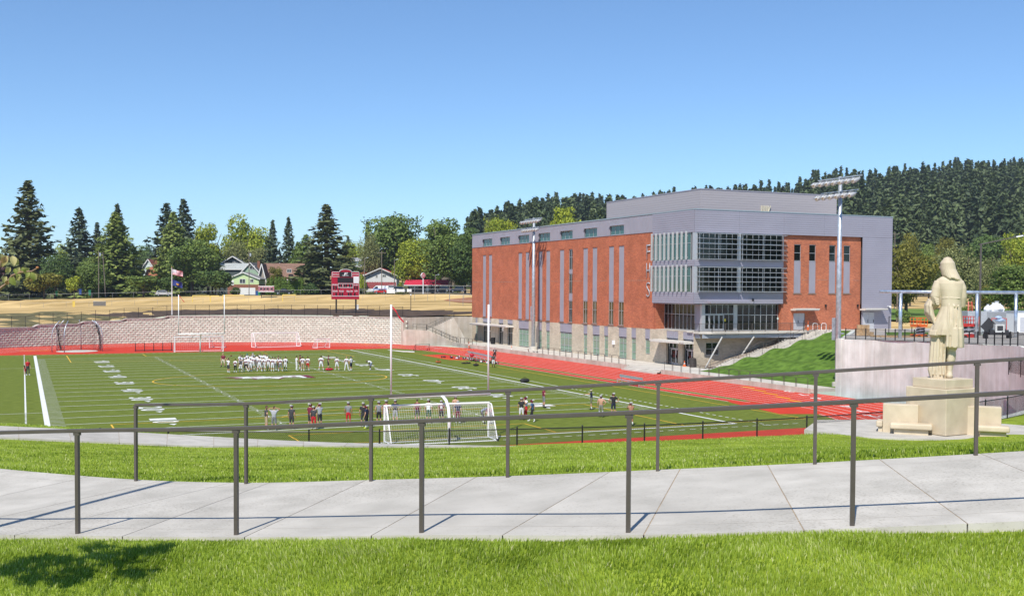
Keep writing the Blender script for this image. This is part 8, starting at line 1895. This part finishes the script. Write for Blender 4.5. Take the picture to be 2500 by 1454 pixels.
pf = thing('picket_fence', 'black metal picket fence along the top of the curved concrete wall', 'fence', tuple(P[0]))
for z in (.12, 1.02): mb = MB(); mb.tube([p + Vector((0, 0, z)) for p in P], .02, 5); part(mb, 'rail', m_black, pf)
for p in P: part(MB().box(p.x - .035, p.x + .035, p.y - .035, p.y + .035, p.z - .02, p.z + 1.12), 'post', m_black, pf)
mb = MB()
for a, b in zip(P, P[1:]):
    n = int((b - a).length / .115)
    for i in range(n): q = a.lerp(b, i / n); mb.beam(q + Vector((0, 0, .12)), q + Vector((0, 0, 1.02)), .014, .014)
part(mb, 'pickets', m_black, pf, kind='stuff')
def plant(name, label, cat, x, yb, d, rz=0.): p = at_depth(x, yb, d); return thing(name, label, cat, tuple(p), -YAW + rz), d / FPX
m_lo, m_lr, m_blk2 = mat('lift_orange', (.70, .13, .015), .45, var=.05), mat('lift_red', (.55, .03, .02), .45, var=.05), mat('machine_black', (.03, .03, .032), .6, var=.15)
def scissor(label, x, yb, d, m, w, h, nx):
    r, k = plant('scissor_lift', label, 'lift', x, yb, d, .3); W_m = w * k; H_m = h * k
    part(MB().box(-W_m / 2, W_m / 2, 0, 1.2, .15, H_m * .22), 'chassis', m, r, False)
    for i in range(nx):
        z0, z1 = H_m * (.22 + .34 * i / nx), H_m * (.22 + .34 * (i + 1) / nx); mb = MB(); mb.beam((-W_m * .45, .3, z0), (W_m * .45, .3, z1), .08, .1); mb.beam((W_m * .45, .36, z0), (-W_m * .45, .36, z1), .08, .1); part(mb, 'scissor_arm', m_blk2 if i % 2 else m_white, r, False)
    part(MB().box(-W_m / 2, W_m / 2, 0, 1.2, H_m * .56, H_m * .64), 'platform', m, r, False); mb = MB()
    for z in (.66, .82, .99):
        for q in ((0,), (1.2,)): mb.beam((-W_m / 2, q[0], H_m * z), (W_m / 2, q[0], H_m * z), .05, .05)
        for xx in (-1, 1): mb.beam((xx * W_m / 2, 0, H_m * z), (xx * W_m / 2, 1.2, H_m * z), .05, .05)
    for xx in (-1, -.33, .33, 1):
        for yy in (0, 1.2): mb.beam((xx * W_m / 2, yy, H_m * .64), (xx * W_m / 2, yy, H_m), .05, .05)
    part(mb, 'guard_rail', m, r, False)
    for xx in (-.36, .36):
        for yy in (-.02, 1.22): mb = MB(); mb.rings([[(xx * W_m + .2 * math.cos(t), yy + o, .2 + .2 * math.sin(t)) for t in np.linspace(0, 2 * math.pi, 10, endpoint=False)] for o in (-.08, .08)]); part(mb, 'wheel', m_tyre, r, False)
scissor('orange scissor lift left of the statue', 2252, 827, 112, m_lo, 28, 52, 5); scissor('red platform lift right of the statue', 2370, 828, 110, m_lr, 46, 56, 4)
g_, k = plant('towed_generator', 'white and black towed generator with raised bonnet on the plaza', 'generator', 2440, 830, 106)
part(MB().box(-.9, .9, 0, 1.4, .5, 1.0), 'chassis', m_blk2, g_, False); part(MB().box(-.45, .45, -.1, 1.0, .75, 1.55), 'radiator', mat('generator_white', (.5, .5, .48), .5, var=.05), g_, False); part(MB().box(-.28, .28, -.13, -.101, .95, 1.4), 'grille', m_blk2, g_, False); mb = MB(); mb.beam((-.6, .4, 1.1), (-1.3, .4, 1.75), 1.2, .06, up=(0, 1, 0)); part(mb, 'bonnet', m_blk2, g_, False)
for s in (-1, 1):
    mb = MB(); mb.rings([[(s * 1.15 + o, .5 + .36 * math.cos(t), .36 + .36 * math.sin(t)) for t in np.linspace(0, 2 * math.pi, 14, endpoint=False)] for o in (-.12, .12)]); part(mb, 'wheel', m_tyre, g_, False); mb = MB(); mb.beam((s * 1.15, .1, .78), (s * 1.15, .9, .78), .3, .04); part(mb, 'mudguard', m_blk2, g_, False)
mb = MB(); mb.tube([(-.7, .2, 1.9), (-.7, .2, 2.1), (.75, .2, 2.1), (.75, .2, 1.0)], .04, 6); part(mb, 'roll_bar', m_lr, g_, False); mb = MB(); mb.ellipsoid((.2, .4, 1.95), (.5, .4, .22), 8, 5); mb.ellipsoid((.0, .3, 2.2), (.35, .3, .15), 8, 5); part(mb, 'wrapped_load', mat('blue_wrap', (.35, .45, .6), .4, var=.3, scale=5), g_, False)
c_, k = plant('shipping_container', 'grey corrugated shipping container with sacks on its roof behind the generator', 'container', 2418, 820, 122); m_ct = mat('container_grey', (.36, .38, .41), .6, var=.08)
part(MB().box(-56 * k, 50 * k, .1, 2.5, -.2, 60 * k), 'shell', m_ct, c_, False)
for i in range(26): x = -8 + i * 2.3; part(MB().box(x * k, (x + 1.2) * k, .0, .099, 0, 59 * k), 'corrugation', m_ct, c_, False)
part(MB().box(-56 * k, -9 * k, .03, .099, 0, 60 * k), 'end_door', m_ct, c_, False)
for i, (x, s) in enumerate(((10, .8), (17, .6), (24, 1.0), (32, 1.15), (39, .9))):
    z = c_.location.z + 60 * k; u_ = thing('bulk_sack', ['leftmost', 'second', 'middle', 'biggest', 'rightmost'][i] + ' crumpled white sack on the container roof', 'sack', (c_.location.x + RT0.x * x * k, c_.location.y + RT0.y * x * k + 1.0, z)); mb = MB(); rr = random.Random(i)
    mb.rings([[(s * r_ * math.cos(t) * (1 + rr.uniform(-.2, .2)), s * r_ * math.sin(t) * (1 + rr.uniform(-.2, .2)), s * zz) for t in np.linspace(0, 2 * math.pi, 9, endpoint=False)] for r_, zz in ((.5, 0), (.6, .25), (.5, .55), (.25, .75), (.12, .85), (.22, 1.0))]); part(mb, 'bag', m_ban, u_, False)
w_, k = plant('site_trailer', 'white site trailer at the right edge of the plaza', 'trailer', 2520, 818, 118); part(MB().box(-40 * k, 60 * k, 0, 2.4, .3, 56 * k), 'shell', m_white, w_, False); part(MB().box(-41 * k, 61 * k, -.06, 2.46, 56 * k + .002, 59 * k), 'roof', m_galv, w_, False); part(MB().box(-30 * k, -16 * k, -.04, -.002, .4, 44 * k), 'door', m_door, w_, False)
l_, k = plant('ladder', 'orange ladder leaning above the container left end', 'ladder', 2372, 764, 124); mb = MB()
for s in (-1, 1): part(MB().beam((s * 6 * k, .3, -.3), (s * 4 * k + 4 * k, .9, 28 * k), .08, .05), 'stile', m_lr, l_, False)
for i in range(7): mb.beam((-6 * k + i * 1.0 * k, .3 + i * .08, i * 4 * k), (6 * k + .6 * i * k, .3 + i * .08, i * 4 * k), .04, .04)
part(mb, 'rungs', m_lr, l_, False)
m_lum = mat('raw_lumber', (.42, .27, .14), .8, c2=(.55, .38, .22), var=.2, scale=4)
lm, k = plant('lumber_stack', 'flat stack of brown planks on the plaza left of the statue', 'lumber', 2205, 823, 112)
for i in range(9): part(MB().obox((-1.6 + (i % 5) * .9, (i // 5) * .5, (i // 5) * .1), 3.4, .25, .09, .1 * (i - 4)), 'plank', m_lum, lm, False)
for i, x in enumerate((2108, 2126)):
    t_, k = plant('timber_seat', ['left', 'right'][i] + ' rough timber block seat on the turf patch behind the picket fence', 'seat', x, 819, 118, .5 * i); part(MB().box(-.45, .45, 0, .6, 0, .4), 'seat_block', m_lum, t_, False); part(MB().box(-.45, .45, .61, .85, 0, 1.15), 'back_block', m_lum, t_, False); part(MB().box(-.75, -.46, 0, .6, 0, .65), 'arm_block', m_lum, t_, False)
# street lamp with long arm
pb = at_depth(2391, 820, 118); u_ = thing('street_lamp', 'brown street lamp post with long arm reaching to the right edge', 'street lamp', (pb.x, pb.y, pzz(pb.x, pb.y))); t_ = at_depth(2391, 597, 118); e_ = at_depth(2480, 578, 118); h_ = at_depth(2497, 575, 118)
mb = MB(); mb.tube([(pb.x, pb.y, pzz(pb.x, pb.y)), (pb.x, pb.y, t_.z)], [.13, .09], 10); part(mb, 'shaft', m_rail, u_); mb = MB(); mb.tube([t_, e_], .06, 8); part(mb, 'arm', m_rail, u_); mb = MB(); mb.beam(e_, h_, .3, .12); part(mb, 'luminaire', m_white, u_)
tp_ = at_depth(2185, 745, 230); upole('thin pole with lamps behind the right corner of the school', 2185, 566, 300, None, True, False, False); upole('slim wooden pole beside the first galvanised post', 2191, 712, 190)
mesh_fence('chain_link_fence', 'dark mesh fence beyond the plaza at the foot of the park trees', [at_depth(x, 815, 128) for x in range(2170, 2240, 8)], 2.0, 2.4, m_black, m_wire, wire=False, pr=.05)
# ------------------------------------------------------------------ things just outside the frame that shade it
# lamp standard whose long shadow crosses the ramp at left
hs = Vector((math.sin(SUN_DIR), math.cos(SUN_DIR), 0)); sl_ = 1 / math.tan(SUN_EL); Lh = 9.0
tip = path_pt(Vector((.53, 13.85, 0)) + hs * 3.2)
# direction check: foot of a lamp standard lies back along the shadow from its tip
foot0 = tip - hs * (Lh * sl_); foot = path_pt(foot0)
for _ in range(6):
    hgt = Lh; foot = path_pt(tip - hs * ((hgt + foot.z - tip.z) * sl_))
u_ = thing('lamp_standard', 'brown lamp standard outside the left edge, casting the slanted shadow on the ramp', 'lamp', tuple(foot))
mb = MB(); mb.tube([(0, 0, -.1), (0, 0, Lh)], [.075, .055], 10); part(mb, 'shaft', m_rail, u_, False); mb = MB(); mb.beam((0, 0, Lh), (hs.x * .9, hs.y * .9, Lh + .02), .34, .1); part(mb, 'luminaire', m_rail, u_, False)
# dogwood: leafy twigs reach into the left edge, its crown shades the foreground lawn
dogm = [leaf_mat('dogwood_leaf_green', (.20, .24, .05), (.34, .36, .11), .3), leaf_mat('dogwood_leaf_pale', (.42, .36, .14), (.58, .50, .24), .3), leaf_mat('dogwood_leaf_pink', (.38, .20, .12), (.52, .32, .20), .3)]
def dog_leaf(seed):
    rr = random.Random(seed); mb = MB(); n = 7; cur = rr.uniform(.3, .75); rows = []
    for i in range(n):
        t = i / (n - 1); w = .36 * math.sin(math.pi * min(1, t * .96 + .02)) ** .8 * (1 - .25 * t); z = -cur * t * t
        rows.append([(-w, t * (1 - .25 * cur * t), z + .22 * w), (-w * .5, t * (1 - .25 * cur * t), z - .01), (0, t * (1 - .25 * cur * t), z - .05), (w * .5, t * (1 - .25 * cur * t), z - .01), (w, t * (1 - .25 * cur * t), z + .22 * w)])
    mb.rings(rows, closed=False, caps=False); return mb
DL = [dog_leaf(i) for i in range(4)]
twig_d = 3.2; kd = twig_d / FPX
base = at_depth(-160, 800, twig_d); tz = float(hill_z([(-2.6, .9)])[0])
dog = thing('dogwood_tree', 'dogwood with drooping pale yellow leaves reaching in at the left edge', 'tree', (-2.6, .9, tz))
mb = MB(); mb.tube([(-2.6, .9, tz - .2), (-2.55, 1.0, tz + 1.1), (-2.5, 1.1, tz + 2.6), (-2.4, 1.0, tz + 4.2)], [.11, .09, .06, .02], 10); part(mb, 'trunk', m_bark, dog)
m_twig = mat('dogwood_twig', (.24, .15, .10), .8, var=.15, scale=20)
def twig(P, r0, r1):
    mb = MB(); Q = [at_depth(x, y, d) for x, y, d in P]; mb.tube(Q, list(np.linspace(r0, r1, len(Q))), 6); part(mb, 'twig', m_twig, dog)
twig([(-220, 900, 3.15), (-60, 780, 3.2), (0, 704, 3.2), (16, 692, 3.2)], .012, .003); twig([(-150, 720, 3.25), (-30, 670, 3.25), (5, 640, 3.25), (22, 626, 3.25)], .009, .003); twig([(16, 692, 3.2), (30, 672, 3.2), (52, 664, 3.2), (78, 662, 3.2), (90, 655, 3.2)], .004, .0022); twig([(-90, 700, 3.2), (-40, 660, 3.2), (0, 650, 3.2), (4, 632, 3.2)], .006, .0025)
b_ = at_depth(91.5, 653, 3.2); mb = MB(); mb.ellipsoid(tuple(b_), (.0045, .0045, .0035), 10, 6); part(mb, 'bud', mat('dogwood_bud', (.42, .17, .07), .8, var=.2, scale=200), dog)
lv = [(18, 624, 2.8, 30, 1), (30, 624, -.1, 27, 1), (14, 626, 3.4, 24, 2), (33, 627, .5, 24, 1), (25, 652, 2.9, 20, 1), (36, 655, -.2, 16, 0), (40, 655, .3, 22, 2), (31, 672, 2.5, 20, 1), (16, 674, 3.0, 20, 1), (24, 676, -.3, 24, 0), (30, 676, .4, 18, 1), (44, 668, -.1, 20, 0), (48, 652, 2.9, 18, 1), (54, 652, .2, 18, 0), (60, 652, .1, 20, 1), (62, 656, 2.9, 14, 0), (76, 664, -.1, 22, 0), (80, 666, .4, 20, 1), (72, 664, 3.0, 16, 0), (2, 620, .1, 20, 1), (-4, 622, 3.0, 20, 2), (48, 672, 3.2, 16, 1), (78, 680, 3.3, 11, 2), (20, 684, 2.7, 16, 2)]
for i, (x, y, ang, ln, mi_) in enumerate(lv):
    c = at_depth(x, y, 3.2 + random.uniform(-.05, .05)); L_ = ln * kd * 1.0; az = ang + random.uniform(-.5, .5)
    yd = (RT0 * math.cos(az) * .45 + Vector((math.sin(YAW), math.cos(YAW), 0)) * random.uniform(-.6, .3) + Vector((0, 0, -.75))).normalized(); xd = yd.cross(Vector((random.uniform(-.3, .3), -1, .2))).normalized(); zd = xd.cross(yd)
    V_ = [tuple(c + xd * (a * L_) + yd * (b * L_) + zd * (e * L_)) for a, b, e in DL[i % 4].v]; me = np_mesh('leaf', np.array(V_), np.array(DL[i % 4].f), dogm[mi_], smooth=True, col_attr=np.full(len(V_), random.random())); obj('leaf', me, dog, True)
# its crown, above and behind the view
rg = np.random.default_rng(91); C_ = []
lobes_ = []
for (x, y) in ((150, 1385), (330, 1352), (430, 1340), (230, 1345), (110, 1372), (40, 1400), (300, 1392), (250, 1372), (380, 1360), (200, 1410), (90, 1425), (330, 1425), (170, 1435), (30, 1390)):
    p = path_pt(at_depth(x, y, 8.75 + (1454 - y) / 124 * 1.55)); hh = random.uniform(2.2, 3.4); c = p - hs * (hh * sl_) + Vector((0, 0, hh)); lobes_.append((c, random.uniform(.12, .2)))
lobes_ += [(path_pt(at_depth(x, y, 8.4)) - hs * (2.6 * sl_) + Vector((0, 0, 2.6)), .16) for x, y in ((2470, 1310), (2490, 1430), (2480, 1325))] if False else []
for c, r in lobes_:
    n = 55; u = rg.normal(size=(n, 3)); u /= np.linalg.norm(u, axis=1)[:, None]; C_.append(np.array(c) + u * (r * rg.uniform(.2, 1.15, n))[:, None] * np.array([1.3, 1.6, .6]))
C_ = np.concatenate(C_); _q = C_ - np.array([0, 0, EYE]); _z = _q @ np.array(FW); _x = 1250 + FPX * (_q @ np.array(RT)) / np.where(np.abs(_z) < .05, .05, _z); C_ = C_[(_z < .2) | (_x < -90)]      # leaves that would hang into view are pruned
V_ = rot_quads(rg, C_, np.full(len(C_), .10), 1.6, np.tile([0, 0, 1.], (len(C_), 1)), .6)
obj('crown', np_mesh('crown', V_, np.arange(len(V_)).reshape(-1, 4), dogm[0], col_attr=np.repeat(rg.uniform(0, 1, len(C_)), 4)), dog, True)
for c, r in lobes_[::2]: mb = MB(); mb.tube([(-2.5, 1.05, tz + 2.0), tuple(Vector((-2.5, 1.05, tz + 2.4)).lerp(c, .5) + Vector((0, 0, .1))), tuple(c)], [.035, .02, .006], 6); part(mb, 'branch', m_bark, dog)

# ------------------------------------------------------------------ grass blades
def grass_mat(name, dark, light, dry):
    m = bpy.data.materials.new(name); m.use_nodes = True; nt = m.node_tree; N, L = nt.nodes, nt.links; b = N['Principled BSDF']
    b.inputs['Roughness'].default_value = .5; b.inputs['Specular IOR Level'].default_value = .35
    at = N.new('ShaderNodeAttribute'); at.attribute_name = 'tint'; rp = N.new('ShaderNodeValToRGB'); e = rp.color_ramp.elements
    e[0].color = (*dark, 1); e[1].color = (*dry, 1); e[1].position = 1.0; q = e.new(.72); q.color = (*light, 1)
    L.new(at.outputs['Fac'], rp.inputs[0]); L.new(rp.outputs[0], b.inputs['Base Color'])
    tr = N.new('ShaderNodeBsdfTranslucent'); mx = N.new('ShaderNodeMixShader'); mx.inputs[0].default_value = .42
    L.new(rp.outputs[0], tr.inputs[0]); L.new(b.outputs[0], mx.inputs[1]); L.new(tr.outputs[0], mx.inputs[2]); L.new(mx.outputs[0], N['Material Output'].inputs[0]); return m
def vnoise(P, s, seed):
    r = np.random.default_rng(seed); G = r.uniform(-1, 1, (64, 64)); q = P / s; i = np.floor(q).astype(int); f = q - i; f = f * f * (3 - 2 * f)
    g = lambda a, b: G[(i[:, 0] + a) % 64, (i[:, 1] + b) % 64]
    return (g(0, 0) * (1 - f[:, 0]) + g(1, 0) * f[:, 0]) * (1 - f[:, 1]) + (g(0, 1) * (1 - f[:, 0]) + g(1, 1) * f[:, 0]) * f[:, 1]
m_gr = grass_mat('grass_blade', (.12, .19, .012), (.38, .50, .048), (.70, .68, .34))
def poly_mask(P, A, B):
    poly = np.concatenate([A, B[::-1]]); x, y = P[:, 0], P[:, 1]; ins = np.zeros(len(P), bool); j = len(poly) - 1
    for i in range(len(poly)):
        xi, yi = poly[i]; xj, yj = poly[j]; ins ^= ((yi > y) != (yj > y)) & (x < (xj - xi) * (y - yi) / (yj - yi + 1e-12) + xi); j = i
    return ins
def widen(A, B, w): return np.array([[(a + (a - b).normalized() * w).x, (a + (a - b).normalized() * w).y] for a, b in zip(A, B)])
up_mask = (widen(ne, fe, .15), widen(fe, ne, .15)); lo_mask = (widen(ne2, fe2, .15), widen(fe2, ne2, .15)); padq = np.array([[a, b] for a, b in q_pad])
def blades(name, label, n, rr_, dd_, h, w, seed, bend=.5, power=1.0):
    r = np.random.default_rng(seed); d = dd_[0] + (dd_[1] - dd_[0]) * r.uniform(0, 1, n) ** power; half = (d * .50 + .6); lat = r.uniform(-1, 1, n) * half
    X = lat * math.cos(YAW) + d * math.sin(YAW); Y = -lat * math.sin(YAW) + d * math.cos(YAW); P = np.c_[X, Y]
    keep = ~poly_mask(P, *up_mask) & ~poly_mask(P, *lo_mask) & ~poly_mask(P, padq[:3], padq[:2:-1]) & (np.hypot(X - FX, Y - FYN) > 48.3)
    P = P[keep]; n = len(P); z = hill_z(P); big = vnoise(P, .9, 1); mid = vnoise(P, .28, 2); fine = vnoise(P, .11, 3); huge = vnoise(P, 2.6, 4)
    H = h * (1 + .25 * mid + .2 * fine) * r.uniform(.6, 1.25, n); a = r.uniform(0, 2 * math.pi, n) ; lean = bend * r.uniform(.3, 1.2, n); la = 1.2 + 1.6 * big + 1.2 * mid + r.normal(size=n) * .7
    dx, dy = np.cos(la) * lean * H, np.sin(la) * lean * H; wx, wy = np.cos(a) * w / 2, np.sin(a) * w / 2
    b0 = np.c_[P[:, 0] - wx, P[:, 1] - wy, z - .01]; b1 = np.c_[P[:, 0] + wx, P[:, 1] + wy, z - .01]
    m0 = np.c_[P[:, 0] - wx * .8 + dx * .35, P[:, 1] - wy * .8 + dy * .35, z + H * .55]; m1 = np.c_[P[:, 0] + wx * .8 + dx * .35, P[:, 1] + wy * .8 + dy * .35, z + H * .55]; t = np.c_[P[:, 0] + dx, P[:, 1] + dy, z + H * (1 - .25 * lean)]
    V = np.stack([b0, b1, m1, m0, t], 1).reshape(-1, 3); i5 = np.arange(n)[:, None] * 5
    F = np.concatenate([i5 + [0, 1, 2], i5 + [0, 2, 3], i5 + [3, 2, 4]], 0)
    T = np.clip(.42 + .22 * big + .16 * mid + .16 * huge + r.normal(size=n) * .20, 0, 1); T = np.where(r.uniform(size=n) < .04, r.uniform(.8, 1, n), np.minimum(T, .86))
    obj(name, np_mesh(name, V, F, m_gr, col_attr=np.repeat(T, 5)), kind='stuff', label=label, cat='grass')
blades('grass', 'bright green mown lawn in the foreground in front of the ramp path', 185000, None, (6.9, 11.4), .040, .0072, 1)
blades('grass', 'bright green sloping lawn between ramp path and lower path', 180000, None, (11.6, 50), .042, .014, 2, .5, 1.35)

# ------------------------------------------------------------------ thin summer haze over the whole place
hm = bpy.data.materials.new('haze_air'); hm.use_nodes = True; N = hm.node_tree.nodes; N.remove(N['Principled BSDF'])
pv = N.new('ShaderNodeVolumePrincipled'); pv.inputs['Color'].default_value = (.80, .88, 1.0, 1); pv.inputs['Density'].default_value = .00010; pv.inputs['Anisotropy'].default_value = .2
hm.node_tree.links.new(pv.outputs[0], N['Material Output'].inputs['Volume'])
obj('haze', MB().box(-3200, 3600, -600, 4200, -12, 190).mesh('haze', hm), kind='stuff')
